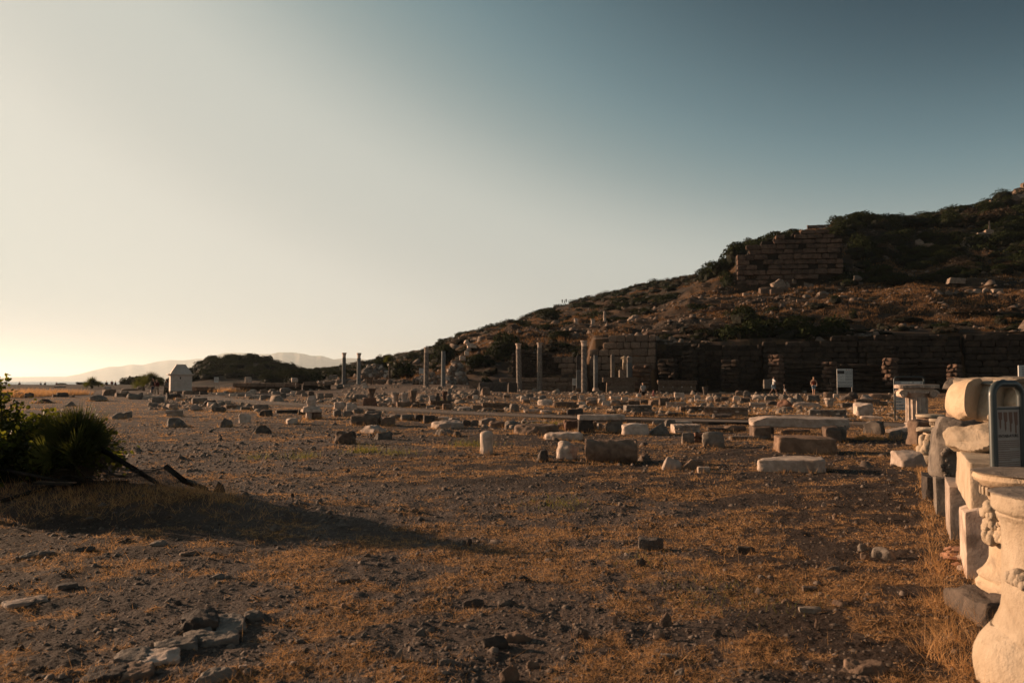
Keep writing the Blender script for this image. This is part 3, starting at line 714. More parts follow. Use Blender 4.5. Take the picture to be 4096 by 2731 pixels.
# --- near field, left to right
T('K', 230, 450, 770, 905, 'k', 'G', "smooth grey boulder with a squarer stone touching its right side")
T('K', 430, 585, 755, 880, 'b', 'G', "grey block touching a smooth boulder right of the palm leaves")
T('K', 1235, 1615, 868, 1030, 'w', 'G', "low pointed grey boulder below the domed monument", yaw=0.1)
T('L', -110, 150, 1060, 1235, 'w', 'G', "low sloping grey boulder left of the chunky isolated block")
T('K', 1240, 1410, 610, 722, 'm', 'P', "pale moulded stub behind the split fluted piece", yaw=0.3)
T('K', 1130, 1290, 655, 740, 'w', 'P', "thin lit fragment leaning against the pale moulded stub")
T('K', 1225, 1515, 718, 850, 'm', 'P', "split fluted piece with a bright broken left end")
T('K', 1655, 1870, 627, 745, 'k', 'P', "rounded whitish boulder standing alone below the domed monument")
T('K', 2045, 2310, 665, 770, 'r', 'G', "rounded grey block right of the lone whitish boulder")
T('K', 950, 1165, 492, 600, 'r', 'G', "cracked grey block in front of the two walkers")
T('K', 880, 1055, 575, 672, 'k', 'G', "small flat topped stone below and left of the walkers")
T('K', 510, 775, 418, 540, 'k', 'G', "large rounded boulder left of the two walkers")
T('K', 1225, 1470, 430, 545, 'b', 'K', "dark square block beside the walkers, before the domed monument")
T('K', 790, 1220, 465, 535, 's', 'P', "long pale slab right at the two walkers' feet", dep=0.7)
T('K', 705, 785, 400, 520, 'b', 'K', "dark upright block left of the walkers' pale slab")
T('K', 1695, 1955, 500, 620, 'b', 'G', "grey squared block right of the dark one by the walkers")
T('L', 258, 475, 975, 1150, 'r', 'P', "chunky isolated block with long shadow, left of the table stone")
T('L', 525, 855, 1175, 1352, 'w', 'K', "dark pointed boulder below the small cube stone", yaw=0.0)
T('L', 1130, 1330, 1055, 1182, 'b', 'P', "small cube stone with its left face brightly lit")
T('L', 630, 870, 908, 1020, 'b', 'K', "dark block with pale top edge, just below the gravel path")
T('L', 285, 520, 850, 912, 'r', 'G', "low stone with a broken white left end below the path")
T('L', 515, 780, 805, 912, 'b', 'G', "grey squared block touching the near edge of the path")
T('L', 0, 90, 728, 808, 'b', 'W', "small squared block at the left end of the gravel path")
T('L', 0, 280, 815, 880, 's', 'W', "flat slab under the left end of the gravel path")
T('L', 940, 1340, 905, 970, 's', 'K', "long low dark kerb left of the table stone")
_, Yt, zt_ = T('L', 1475, 1605, 938, 1075, 'b', 'P', "pale upright leg of the table like stack", dep=0.5)
T('L', 1600, 1772, 945, 1068, 'b', 'W', "brown block leg of the table like stack")
T('L', 1412, 1762, 884, 940, 's', 'P', "flat pale slab lying across two blocks like a table", Y=Yt, dep=0.75, yaw=0.02)
T('L', 1440, 1740, 838, 884, 's', 'P', "second thin slab lying on top of the table slab", Y=Yt + 0.15, dep=0.5)
T('L', 1505, 1665, 640, 842, 'k', 'P', "upright eroded fragment standing on the table like stack", Y=Yt + 0.3)
T('L', 1340, 1475, 905, 1000, 'r', 'K', "dark rough block left of the table like stack")
T('L', 1990, 2130, 900, 1030, 'r', 'G', "grey rough block under the two bright broken ones by the path")
T('L', 2170, 2352, 920, 1032, 'r', 'G', "grey block beside the rough ones before the path")
T('L', 2000, 2230, 765, 905, 'r', 'P', "bright broken block standing at the near path edge")
T('L', 2225, 2420, 780, 922, 'r', 'P', "bright eroded block right of its twin at the path edge")
T('M', 10, 575, 980, 1190, 'r', 'W', "long rough beam like stone sloping to the right", dep=0.7, yaw=-0.25)
T('M', 570, 812, 1040, 1192, 'b', 'W', "blunt squared block at the right end of the rough beam")
T('M', 60, 250, 888, 970, 'r', 'G', "grey stone behind the left end of the rough beam")
T('M', 285, 582, 925, 1010, 'r', 'G', "long grey stone behind the middle of the rough beam")
T('L', 2025, 2400, 1300, 1535, 'r', 'W', "brown broken block with green grass at its foot")
T('M', 195, 660, 1190, 1345, 'k', 'P', "pale flat boulder behind a darker one, left of the stump", dep=0.9)
T('M', 420, 775, 1300, 1468, 'k', 'G', "grey rounded boulder in front of the pale flat one")
T('M', 1515, 2070, 1100, 1242, 'r', 'P', "large rugged pale rock with a flat top", dep=1.0)
T('M', 1575, 1930, 1250, 1402, 'k', 'G', "grey boulder with bright edges before the rugged rock")
T('M', 1895, 2035, 1300, 1420, 'k', 'K', "dark stone at the right foot of the grey boulder")
T('N', 92, 332, 1105, 1562, 'D', 'P', "broken column stump standing upright in the open ground")
T('N', 730, 1532, 982, 1182, 'r', 'W', "long brown block with green tufts before it", dep=1.0, yaw=0.0)
T('N', 1500, 1637, 955, 1080, 'r', 'W', "brown stone at the right end of the long tufted block")
T('N', 1635, 1905, 920, 1092, 'r', 'R', "reddish carved block left of the beam support")
T('N', 1260, 1985, 1130, 1285, 'r', 'P', "pale long block with a chamfered end, brightly lit", dep=0.62, yaw=0.05)
_, Yb, zb_ = T('N', 1885, 2168, 893, 1142, 'b', 'K', "dark support block under the left of the pale beam", dep=0.5)
T('C', 862, 1018, 1088, 1212, 'r', 'G', "grey support block under the right of the pale beam")
T('C', 607, 1027, 1045, 1087, 's', 'P', "smooth pale beam laid across two support blocks", Y=Yb, dep=0.5, yaw=0.0)
T('C', 400, 600, 1300, 1472, 'k', 'P', "pale angular boulder left of the huge lying drum")
T('C', 213, 335, 1365, 1485, 'k', 'K', "small dark stone left of the pale angular boulder")
T('C', 672, 1150, 1270, 1492, 'd', 'W', "huge column drum lying on its side in the open", yaw=0.06)
T('C', 1010, 1250, 1128, 1232, 'r', 'P', "pale undercut block right of the beam supports")
T('C', 1245, 1475, 1130, 1226, 'w', 'G', "grey slanting block between two pale ones by the path")
T('C', 1475, 1712, 1135, 1216, 'v', 'P', "pale carved scroll block by the near path edge")
T('C', 1560, 1672, 1210, 1312, 'r', 'G', "grey block left of the small reddish moulded one")
T('C', 1755, 1968, 1208, 1357, 'r', 'G', "large rough grey block with a sloping right side")
T('C', 1658, 1765, 1213, 1302, 'm', 'R', "small reddish moulded block against the large grey one")
T('O', 945, 1290, 1262, 1455, 'w', 'P', "bright shattered boulder left of the cracked square stone", yaw=0.2)
T('O', 1275, 1640, 1270, 1462, 'w', 'W', "cracked square stone with a bright left face", yaw=0.0)
T('O', 1528, 1722, 1425, 1535, 'b', 'P', "small smooth pale block nearest the shattered boulder")
T('Q', -330, 270, 1205, 1212 + 60, 's', 'G', "grey slab mostly hidden behind the twin supports")
_, Yq, zq = T('Q', 22, 300, 1012, 1272, 'b', 'W', "brown squared support at the left of the rough slab beam", dep=1.0)
T('Q', 300, 395, 1015, 1190, 'b', 'K', "dark narrow block behind the left slab beam support")
T('Q', 1215, 1475, 1045, 1325, 'b', 'W', "brown squared support at the right of the rough slab beam", dep=0.9)
T('Q', 1475, 1590, 1030, 1290, 'b', 'G', "grey moulded jamb beside the right slab beam support")
T('Q', 30, 1550, 885, 1042, 's', 'P', "long rough topped marble beam resting on squared supports", Y=Yq, dep=1.0, yaw=0.0)
T('Q', 475, 1000, 1095, 1175, 'r', 'W', "low rough stone beneath the long marble beam")
T('Q', 560, 1180, 862, 910, 's', 'G', "flat grey slab just behind the long marble beam")
o_, _, _ = T('Q', 440, 1355, 1205, 1512, 'b', 'W', "big squared block lying just in front of the long marble beam", dep=0.85, yaw=0.03)
HOLE = o_
T('Z', 1743, 1892, 1048, 1086, 's', 'P', "sloping pockmarked marble slab lying nearest the right path", dep=0.8, yaw=-0.12)
T('Q', 1735, 1998, 660, 876, 'b', 'P', "squared pale block with carved top, left of the sign", dep=0.9, yaw=0.08)
T('Q', 1000, 1572, 770, 905, 'v', 'G', "grey coffered cornice piece with rosettes, near the sign", dep=0.6)
T('Q', 1825, 2185, 873, 948, 'r', 'P', "low pale rough stone in front of the carved top block")
T('Q', 1395, 1815, 905, 945, 's', 'G', "thin fluted slab behind the right end of the marble beam")
T('Q', 1905, 2195, 950, 1185, 's', 'G', "tilted slab with a carved key pattern beside the path", dep=0.25, yaw=-0.5)
T('O', 1650, 2310, 495, 635, 'v', 'W', "long brown carved cornice with a row of dentils in the straw", dep=0.6)
T('O', 1265, 1655, 485, 567, 'v', 'W', "shorter brown carved cornice left of the long dentil one", dep=0.5)
T('O', 390, 797, 463, 582, 'v', 'G', "grey carved cornice with bead rows, behind the gravel path", dep=0.8)
T('O', 190, 415, 475, 542, 'v', 'G', "low grey carved piece left of the bead row cornice", dep=0.5)
T('N', 130, 640, 590, 700, 'm', 'W', "long brown moulded beam beyond the path, left of the columns", dep=0.5, yaw=0.0)
T('N', 640, 806, 610, 768, 'b', 'G', "grey upright block at the end of the long moulded beam")
T('M', 238, 510, 683, 845, 'b', 'R', "large reddish cube block beyond the path"); _y = PLACED[-1]['Y']
T('M', 295, 487, 508, 683, 'c', 'W', "flaring fluted base standing on the large reddish cube", Y=_y + .2)
T('M', 855, 1107, 755, 860, 'b', 'W', "squat block under the two carved capitals"); _y = PLACED[-1]['Y']
T('M', 735, 912, 583, 772, 'c', 'P', "leafy carved capital, left one of the touching pair", Y=_y + .4)
T('M', 900, 1087, 590, 757, 'c', 'P', "broken carved capital, right one of the touching pair", Y=_y + .1)
T('M', 1060, 1250, 548, 752, 'c', 'W', "bell shaped broken base behind the carved capitals", Y=_y + 1.2)
T('M', 638, 770, 680, 772, 'k', 'P', "small white broken stone left of the carved capitals")
T('M', 1465, 1838, 728, 838, 'm', 'W', "brown moulded block carrying four upright shards", dep=0.8, yaw=0.0); _y = PLACED[-1]['Y']
T('M', 1455, 1557, 630, 742, 'r', 'P', "leftmost pale shard on the brown moulded block", Y=_y + .3)
T('M', 1575, 1657, 600, 728, 'r', 'K', "dark slender shard on the brown moulded block", Y=_y + .3)
T('M', 1680, 1797, 560, 718, 'c', 'R', "reddish fluted shard on the brown moulded block", Y=_y + .3)
T('M', 1785, 1892, 593, 742, 'w', 'G', "leaning grey shard at the right of the moulded block", Y=_y + .4)
T('C', 840, 1140, 705, 745, 'm', 'W', "overhanging cornice course on the left stacked monument", Y=87.0, dep=1.2, yaw=0.0)
T('C', 872, 1118, 745, 842, 'm', 'W', "stacked brown frieze blocks under the left overhanging cornice", Y=87.2, dep=1.0, yaw=0.0)
T('C', 1345, 1687, 733, 765, 'm', 'W', "overhanging cornice course on the right stacked monument", Y=84.5, dep=1.2, yaw=0.0)
T('C', 1350, 1680, 765, 826, 'v', 'W', "dentil frieze block under the right overhanging cornice", Y=84.7, dep=1.0, yaw=0.0)
T('C', 1390, 1665, 826, 885, 'b', 'W', "plain base blocks under the right dentil frieze", Y=84.8, dep=0.9, yaw=0.0)
T('L', 1285, 1490, 518, 630, 'w', 'W', "triangular gable fragment leaning in the rubble")
T('L', 410, 580, 530, 610, 'k', 'P', "bright rounded stone in the rubble right of the monument")
T('L', 1685, 1815, 600, 722, 'b', 'G', "upright grey block just beyond the path, left of centre")
T('L', 370, 492, 300, 404, 'b', 'P', "pale squared pillar stub standing on the long low wall", Y=92)
T('L', 1217, 1336, 316, 393, 'b', 'P', "square pale block with lit left face on the long low wall", Y=90)
T('L', 1915, 2077, 268, 366, 'b', 'G', "squared grey block standing left of the two slim columns")
T('M', 303, 416, 268, 422, 'b', 'W', "upright rough slab standing right of the two slim columns")
T('M', 885, 967, 245, 340, 'D', 'W', "brown column stump standing right of the small palm")
T('N', 78, 768, 218, 388, 'b', 'K', "long dark parapet block behind the red shirted person", dep=0.8, yaw=0.0)
T('N', 375, 490, 288, 382, 'c', 'W', "tapered stone bin like block before the red shirted person")
T('N', 115, 272, 305, 462, 'r', 'W', "upright brown broken block at the edge of the gravel square")
T('Q', 225, 372, 272, 418, 'b', 'G', "grey squared block behind the white shirted man", Y=80)
T('Q', 1210, 1407, 575, 732, 'c', 'P', "pale carved block in the jumbled row, under the square one"); _y = PLACED[-1]['Y']
T('Q', 1215, 1367, 480, 577, 'b', 'W', "square brown block on top of the pale carved one", Y=_y + .2)
T('Q', 1500, 1777, 480, 652, 'k', 'K', "large dark rounded stone before the information board")
T('Q', 1820, 2037, 525, 607, 'w', 'P', "brilliant white shard right of the information board", Y=55)
T('Q', 715, 1182, 645, 735, 'r', 'P', "long pale edged block before the striding woman")
T('Q', 710, 892, 513, 640, 'w', 'G', "grey pointed slab standing before the striding woman")
T('Q', 950, 1147, 533, 640, 'r', 'G', "grey tilted block right under the striding woman")
T('Q', 450, 712, 615, 726, 'k', 'R', "reddish eroded stone in the jumbled row before the child")
T('O', 2255, 2355, 218, 350, 'k', 'G', "tall speckled boulder left of the white shirted man")
T('O', 2088, 2200, 315, 405, 'b', 'P', "bright upright block below the tall speckled boulder")
T('O', 1378, 1468, 345, 430, 'w', 'P', "bright pointed chip left of the long white topped slab")
T('O', 1168, 1322, 257, 347, 'r', 'P', "chamfered block perched above the jumbled row, right of the girl")
T('O', 785, 917, 323, 383, 'k', 'P', "pale lumpy stone right beside the small girl", Y=66)
T('O', 570, 650, 283, 357, 'k', 'P', "pale rounded stone left of the grey shirted man", Y=68)
T('O', 1595, 1705, 178, 318, 'c', 'K', "dark seated statue fragment before the terrace wall")
# --- the remaining stones of the rows, described automatically from their neighbours
ROWS = """
K 60 280 345 460 b W|K 80 190 295 345 b P|K 290 560 405 490 r W|K 790 880 430 470 b P|K 880 960 405 470 b P|K 930 1000 350 405 b P|K 1390 1555 500 550 b P
K 1555 1690 505 560 b G|K 1900 2140 550 640 r K|K 1975 2145 580 655 r P|K 2145 2270 545 650 b P|K 2260 2400 545 630 b P|K 1400 1530 370 430 b W|K 1525 1700 370 440 b W
K 1700 1830 385 440 b W|K 1830 1970 385 445 b K|K 2060 2140 410 446 b P|K 2140 2290 400 450 b P|K 2045 2230 345 390 r G|K 695 805 305 360 r W|K 410 680 330 375 s W|K 380 520 380 415 s G
L 1140 1225 308 352 b W|L 1042 1115 350 400 r P|L 1110 1225 355 396 r W|L 1410 1495 267 325 r G|L 1510 1590 303 345 r W|L 1415 1510 320 370 r W|L 1650 1715 325 365 r W|L 2075 2150 275 332 r W|L 2230 2352 235 342 r G
L 45 280 508 585 r G|L 640 790 535 600 r W|L 820 910 515 600 r G|L 855 1000 565 622 r G|L 1005 1215 505 600 r G|L 1200 1340 558 612 r P|L 1400 1520 600 667 r G|L 1525 1640 568 647 b W|L 1815 1985 600 682 r W
L 930 1125 600 697 r G|L 1125 1280 605 652 r P|L 80 220 608 652 b P|L 220 375 608 662 b G|L 375 540 612 670 b P|L 490 640 635 697 r P|L 640 850 635 727 r G|L 780 895 690 740 b G|L 1975 2080 670 717 r P|L 2270 2352 635 677 r G
L 1910 2230 362 440 r W|L 2045 2180 428 515 k G|L 2180 2300 450 488 s P|L 1460 1700 485 540 r W|L 450 640 480 520 s W|L 1680 1800 640 700 r G|L 1650 1810 722 765 s K
M 0 125 783 892 r P|M 95 260 768 837 r P|M 1110 1267 748 797 s W|M 1125 1277 795 870 b K|M 1275 1402 790 847 s K|M 1395 1577 820 882 r G|M 1555 1702 850 897 s W|M 1700 1880 795 912 b W|M 510 852 778 832 s P
M 2000 2252 845 937 r P|M 2255 2412 818 937 b W|M 2070 2142 628 722 w P|M 2150 2262 640 702 r W|M 2255 2355 635 707 b P|M 2275 2365 533 632 k G|M 70 297 628 702 s G|M 0 112 690 762 s W|M 1885 2012 700 737 r G
M 725 932 985 1087 r G|M 930 1192 990 1107 b G|M 1190 1352 990 1112 r K|M 1350 1547 1005 1142 b K|M 1540 1622 1020 1112 r W|M 1605 1822 1030 1102 s P|M 1810 2032 1050 1117 r P|M 2060 2207 1085 1192 r K|M 2205 2355 1090 1192 r G
M 1030 1077 262 307 b P|M 965 1147 300 342 s W|M 975 1147 330 402 b W|M 425 662 350 427 b W|M 730 832 345 412 b P|M 920 987 345 407 b W|M 660 737 350 407 b K|M 190 297 405 462 k P|M 220 347 463 512 k P|M 1145 1345 330 450 r K|M 1460 1570 205 300 r K
N 50 162 290 352 b W|N 600 767 225 402 b K|N 0 132 640 742 b W|N 110 337 685 747 r G|N 330 532 700 757 r K|N 890 1222 708 787 r P|N 1205 1402 728 794 b P|N 1040 1242 665 707 w G
N 1150 1432 530 642 r P|N 1000 1152 490 557 m P|N 930 1077 428 502 r G|N 835 927 460 547 r P|N 1175 1302 445 532 k G|N 520 637 440 502 b W|N 870 1002 530 602 b W|N 1420 1882 570 692 r W|N 1685 1982 705 807 r K|N 1530 1682 760 802 s G
N 1720 1817 408 452 w P|N 1755 1877 458 542 b G|N 1900 2032 510 577 r P|N 1920 2002 460 507 b P|N 1880 2032 570 657 r P|N 2055 2222 490 542 s P|N 2040 2252 545 652 r W|N 2245 2355 440 532 w P|N 2260 2355 515 612 r P|N 1940 2182 772 804 s G
N 70 382 870 1002 r G|N 250 547 930 1032 r W|N 545 852 920 1047 r G|N 850 1302 925 987 s G|N 1330 1522 945 992 r G|N 2170 2260 940 1090 b W|N 2250 2340 960 1100 r G
C 1290 1392 1095 1147 r G|C 1390 1502 1095 1150 r G|C 1500 1652 1105 1150 s P|C 1795 1957 1160 1202 r K|C 1955 2142 1145 1202 b W|C 475 612 1100 1180 b R
O 1480 1582 305 372 b P|O 1660 1787 322 407 k P|O 1765 1902 285 342 b G|O 2125 2237 235 317 r W|O 1480 1662 378 422 s P|O 1485 1667 430 482 r G|O 1260 1342 338 412 w P|O 1175 1262 345 402 r G|O 1070 1167 350 412 b W|O 930 1077 345 467 r W|O 760 917 380 477 r W
O 1040 1202 412 497 m P|O 1195 1347 412 492 m P|O 150 347 325 387 b P|O 30 167 400 482 r P|O 165 327 385 472 r G|O 330 442 330 412 r P|O 445 632 358 397 s P|O 450 622 395 467 b W|O 0 77 300 362 b P|O 0 97 355 437 r P|O 325 442 415 472 b W|O 630 747 375 442 b K
O 1055 1352 580 642 s K|O 650 862 565 632 r W|O 510 652 570 627 r W|O 90 252 560 607 b W|O 880 1052 600 642 r G|O 1755 2072 590 667 r K|O 1345 1742 610 647 s G|O 1900 2022 455 497 k P|O 2200 2350 350 420 r K|O 1790 1890 345 410 r W|O 1890 2010 330 400 r K
Q 360 732 720 807 w G|Q 0 242 650 742 m P|Q 275 452 620 702 r K|Q 1370 1467 505 582 b P|Q 1440 1682 560 622 w G|Q 1750 2132 600 702 s W|Q 1970 2187 505 622 b W|Q 2185 2320 520 622 b W|Q 450 682 520 617 w G|Q 250 462 540 612 r G|Q 45 217 520 612 r P
Q 1505 1737 660 737 r K|Q 80 502 860 885 s K|Q 1930 2122 240 347 r W|Q 1935 2017 345 462 b W|Q 2105 2162 430 462 b P|Q 1200 1412 235 412 r W|Q 685 777 340 452 r W|Q 2258 2350 635 692 r G|Q 2130 2260 630 700 b W|Q 110 300 810 850 r P|Q 880 990 810 850 w P|Q 640 720 560 600 r K
E 840 980 560 600 s K|E 210 300 530 590 r K|E 270 380 560 610 r W|E 910 1020 475 610 r W|E 0 60 870 905 s P|E 1325 1460 1000 1050 r W
T 0 115 85 150 k G|T 172 275 75 140 k G|T 300 400 85 145 k W|T 690 820 85 140 r K|T 415 680 165 215 w K|T 775 910 190 245 w G|T 1090 1290 120 190 k G|T 660 780 8 35 r G|T 640 720 110 140 s W|T 860 905 120 140 k W
"""
for tok in ROWS.replace("\n", "|").split("|"):
    f = tok.split()
    if len(f) == 7: T(f[0], *[float(v) for v in f[1:5]], f[5], f[6])
# automatic descriptions: nearest named neighbour, side, and order from it
def auto_labels():
    named = [p for p in PLACED if p['label']]
    todo = [p for p in PLACED if not p['label']]
    used = {}
    SHORT = [  # landmarks (px,row, words)
        (184, 385, "the domed monument"), (155, 395, "the two walkers"), (344, 382, "the left slim column"), (359, 383, "the right slim column"), (426, 385, "the tall veined column"),
        (443, 385, "the blue grey column"), (519, 391, "the left tall column"), (540, 391, "the right tall column"), (584, 394, "the banded column"), (596, 390, "the short column on a base"),
        (643, 400, "the grey shirted man"), (770, 394, "the white shirted man"), (803, 394, "the striding woman"), (845, 392, "the information board"), (895, 420, "the direction sign"),
        (395, 410, "the table like stack"), (375, 400, "the carved capitals"), (364, 404, "the large reddish cube"), (452, 402, "the shard bearing block"), (571, 424, "the pale beam"),
        (800, 433, "the long marble beam"), (487, 440, "the broken column stump"), (611, 448, "the huge lying drum"), (20, 420, "the leafy shrub"), (300, 374, "the small palm"),
        (262, 395, "the long low wall"), (535, 418, "the long tufted block"), (705, 412, "the long dentil cornice"), (840, 448, "the big squared block"), (860, 408, "the carved top block")]
    rel = lambda p, s: (("left of" if p['px'] < s[0] - 5 else "right of" if p['px'] > s[0] + 5 else ("below" if p['row'] > s[1] + 2 else "behind")))
    for p in sorted(todo, key=lambda q: q['px']):
        s = min(SHORT, key=lambda q: math.hypot(q[0] - p['px'], 3.2 * (q[1] - p['row'])))
        dist = abs(p['px'] - s[0]); how = "just " if dist < 22 else ("well " if dist > 60 else "")
        r = rel(p, s); depth = "nearer than" if p['row'] > s[1] + 5 else ("beyond" if p['row'] < s[1] - 5 else "level with")
        size = "small" if p['w'] * F_PX / p['Y'] < 11 else ("long" if p['w'] > 2.6 * p['h'] else "sizeable")
        key = f"{size} {TONE[p['m']]} {p['noun']}", f"{how}{r} {s[2]}"
        mid = f"{depth} and " if r in ("left of", "right of") else ""
        base = f"{key[0]} {mid}{key[1]}"
        used.setdefault(base, []).append(p)
    ORD = ["nearest", "second nearest", "third nearest", "fourth nearest", "fifth nearest", "sixth nearest"]
    for base, ps in used.items():
        if len(ps) == 1: ps[0]['o']['label'] = base; continue
        sgn = [q for q in SHORT if q[2] in base][0]
        ps.sort(key=lambda q: abs(q['px'] - sgn[0]))
        for k, q in enumerate(ps): q['o']['label'] = (ORD[k] + " " + base).replace("just ", "").replace("well ", "")
    seen = set()
    for p in PLACED:
        l = p['o']['label']; k = 2
        while l in seen: l = p['o']['label'] + (" in the front row" if k == 2 else " in the back row"); k += 1
        seen.add(l); p['o']['label'] = l; p['o']['group'] = "fallen stones of the ruined square"
auto_labels()
# square socket cut in the front of the big block: a recessed dark box with its own jambs
hx = HOLE
# ------------------------------------------------------------------ standing columns
def column(px, wpx, rt, rb, Y, label, m, cap=None, base=False, m_cap=None, lean=0.0, drums=(), broken=False, group="standing columns"):
    z0 = Zr(rb, Y); zg = gz(Xp(px, Y, rb), Y); z0 = min(z0, zg + 0.25); h = Zr(rt, Y) - z0; r = wpx * Y / F_PX / 2
    root = empty("column", (Xp(px, Y, rb), Y, z0 - 0.05), label, "column", group); H_ = h + 0.05; zb = 0.0
    root.rotation_euler = (0, lean, random.Random(px).uniform(0, 3))
    if base:
        link("column_base", lathe_mesh([(r * 1.5, 0), (r * 1.5, .12), (r * 1.42, .16), (r * 1.25, .22), (r * 1.3, .28), (r * 1.05, .34)], 20, M_PALE, "column_base"), root); zb = 0.33
    ch = 0.62 if cap else 0
    cuts = [0] + list(drums) + [1]; S_ = H_ - ch - zb
    for i_ in range(len(cuts) - 1):
        a, b_ = zb + S_ * cuts[i_], zb + S_ * cuts[i_ + 1]
        prof = [(r * (1.02 - 0.12 * (a + (b_ - a) * t_ / 5) / H_), a + (b_ - a) * t_ / 5) for t_ in range(6)]
        if broken and i_ == len(cuts) - 2: prof = prof[:-1] + [(prof[-1][0] * .8, b_ - .06), (prof[-1][0] * .4, b_)]
        link("shaft_drum", lathe_mesh(prof, 20, m if not isinstance(m, list) else m[i_ % len(m)], "shaft_drum", rough=0.03 * r, seed=int(px) + i_), root)
    if cap:
        rc = r * .9; t0 = H_ - ch
        if cap == 'cor': pr = [(rc * .98, t0), (rc * 1.05, t0 + .05), (rc * .96, t0 + .08), (rc * 1.12, t0 + .26), (rc * 1.05, t0 + .30), (rc * 1.35, t0 + .50), (rc * 1.45, t0 + .54), (rc * 1.40, t0 + .62)]
        else: pr = [(rc * .98, t0), (rc * 1.02, t0 + .3), (rc * 1.1, t0 + .4), (rc * 1.3, t0 + .48), (rc * 1.35, t0 + .62)]
        link("capital", lathe_mesh(pr, 20, m_cap or M_PALE, "capital", rough=.05 * rc, seed=int(px), flute=8 if cap == 'cor' else 4, fdepth=0.16), root)
    return root
column(343.9, 3.9, 352.2, 381.2, 99, "left slim dark column with wide capital, standing against the sky", M_BLUE, 'cor')
column(358.7, 4.0, 352.5, 382.6, 97, "right slim dark column with wide capital, standing against the sky", M_BLUE, 'cor')
column(426.2, 4.9, 346.8, 385.6, 93, "tall warm veined column on the gravel square, left of the blue one", M_BAND, 'cyl', drums=(.62,))
column(443.3, 4.6, 350.8, 385.3, 95, "smooth blue grey column without a capital on the gravel square", M_BLUE, None)
column(519.4, 5.5, 343.0, 391.3, 90.5, "left of the paired tall columns, veined with a leafy capital", M_BAND, 'cor', drums=(.28, .60), lean=-0.02)
column(539.7, 5.3, 342.1, 391.5, 90.0, "right of the paired tall columns, speckled grey shaft", M_GREY, 'cyl', drums=(.36, .70))
column(584.2, 5.7, 340.1, 394.3, 86.5, "tallest column with slanting dark bands and pale capital", M_BAND, 'cor', drums=(.2, .5))
column(595.8, 4.6, 354.7, 389.6, 90, "shorter blue grey column on a round base, no capital", M_BLUE, None, base=True, drums=(.45, .88))
column(612.7, 4.3, 353.7, 389.2, 91, "short capless column behind the left stacked monument", M_GREY, None, drums=(.42, .8), broken=True)
column(604.7, 3.0, 310.7, 320.5, 130, "single broken column standing on the hilltop platform", M_PALE, None, broken=True, drums=(.5,))
column(487, 1, 440, 441, 15, "x", M_PALE) if False else None
def pilaster(px, wpx, rt, rb, Y, label, m_top, m_low, split=0.5):
    z0 = Zr(rb, Y); h = Zr(rt, Y) - z0; w_ = wpx * Y / F_PX
    root = empty("pilaster", (Xp(px, Y, rb), Y, z0 - .05), label, "pilaster", "standing columns")
    link("pilaster_base", box_mesh("pilaster_base", w_ * 1.3, w_ * 1.2, .3, M_WARM, .03), root)
    link("lower_shaft", box_mesh("lower_shaft", w_, w_ * .9, h * split, m_low, .03, .3), root)
    for k in range(5):
        link("fluting_rib", box_mesh("fluting_rib", w_ * .07, .05, h * split - .3, m_low, .01, .45), root, loc=(-w_ * .38 + k * w_ * .19, -w_ * .45 - .02, 0))
    link("upper_shaft", rock_mesh(w_ * 1.0, w_ * .88, h * (1 - split) - .25, 14, 2, .05, 8, int(px), m=m_top), root, loc=(0, 0, .3 + h * split))
    return root
pilaster(579.0, 4.9, 355.3, 389.8, 88.5, "square fluted pilaster touching the banded column", M_DARK, M_BLUE, .52)
pilaster(629.7, 5.0, 355.0, 389.0, 91.5, "square fluted pilaster beside the white headless statue", M_GREY, M_BLUE, .72)
# headless marble statue on its plinth
def statue(px, rt, rb, Y, label, s=1.0):
    z0 = Zr(rb, Y); h = Zr(rt, Y) - z0; root = empty("headless_statue", (Xp(px, Y, rb), Y, z0), label, "statue")
    link("plinth", box_mesh("plinth", 1.25 * s, .9 * s, h * .36, M_GREY, .04), root); b_ = h * .36; g = h - b_
    for k in (-1, 1): link("leg", tube_mesh("leg", [(k * .07 * g, 0, b_), (k * .085 * g, 0, b_ + g * .25), (k * .06 * g, 0, b_ + g * .52)], [.045 * g, .055 * g, .085 * g], M_CREAM), root)
    link("torso", lathe_mesh([(.10 * g, b_ + g * .48), (.135 * g, b_ + g * .54), (.115 * g, b_ + g * .66), (.15 * g, b_ + g * .82), (.17 * g, b_ + g * .92), (.07 * g, b_ + g * .97), (.055 * g, b_ + g)], 16, M_CREAM, "torso"), root)
    link("arm_stump", tube_mesh("arm_stump", [(-.15 * g, 0, b_ + g * .92), (-.22 * g, 0, b_ + g * .80)], [.055 * g, .045 * g], M_CREAM), root)
    link("arm_stump", tube_mesh("arm_stump", [(.15 * g, 0, b_ + g * .92), (.20 * g, 0, b_ + g * .76)], [.055 * g, .04 * g], M_CREAM), root)
    return root
statue(624.5, 355.5, 377.5, 92.5, "white headless statue on a stepped plinth between pier and pilaster")
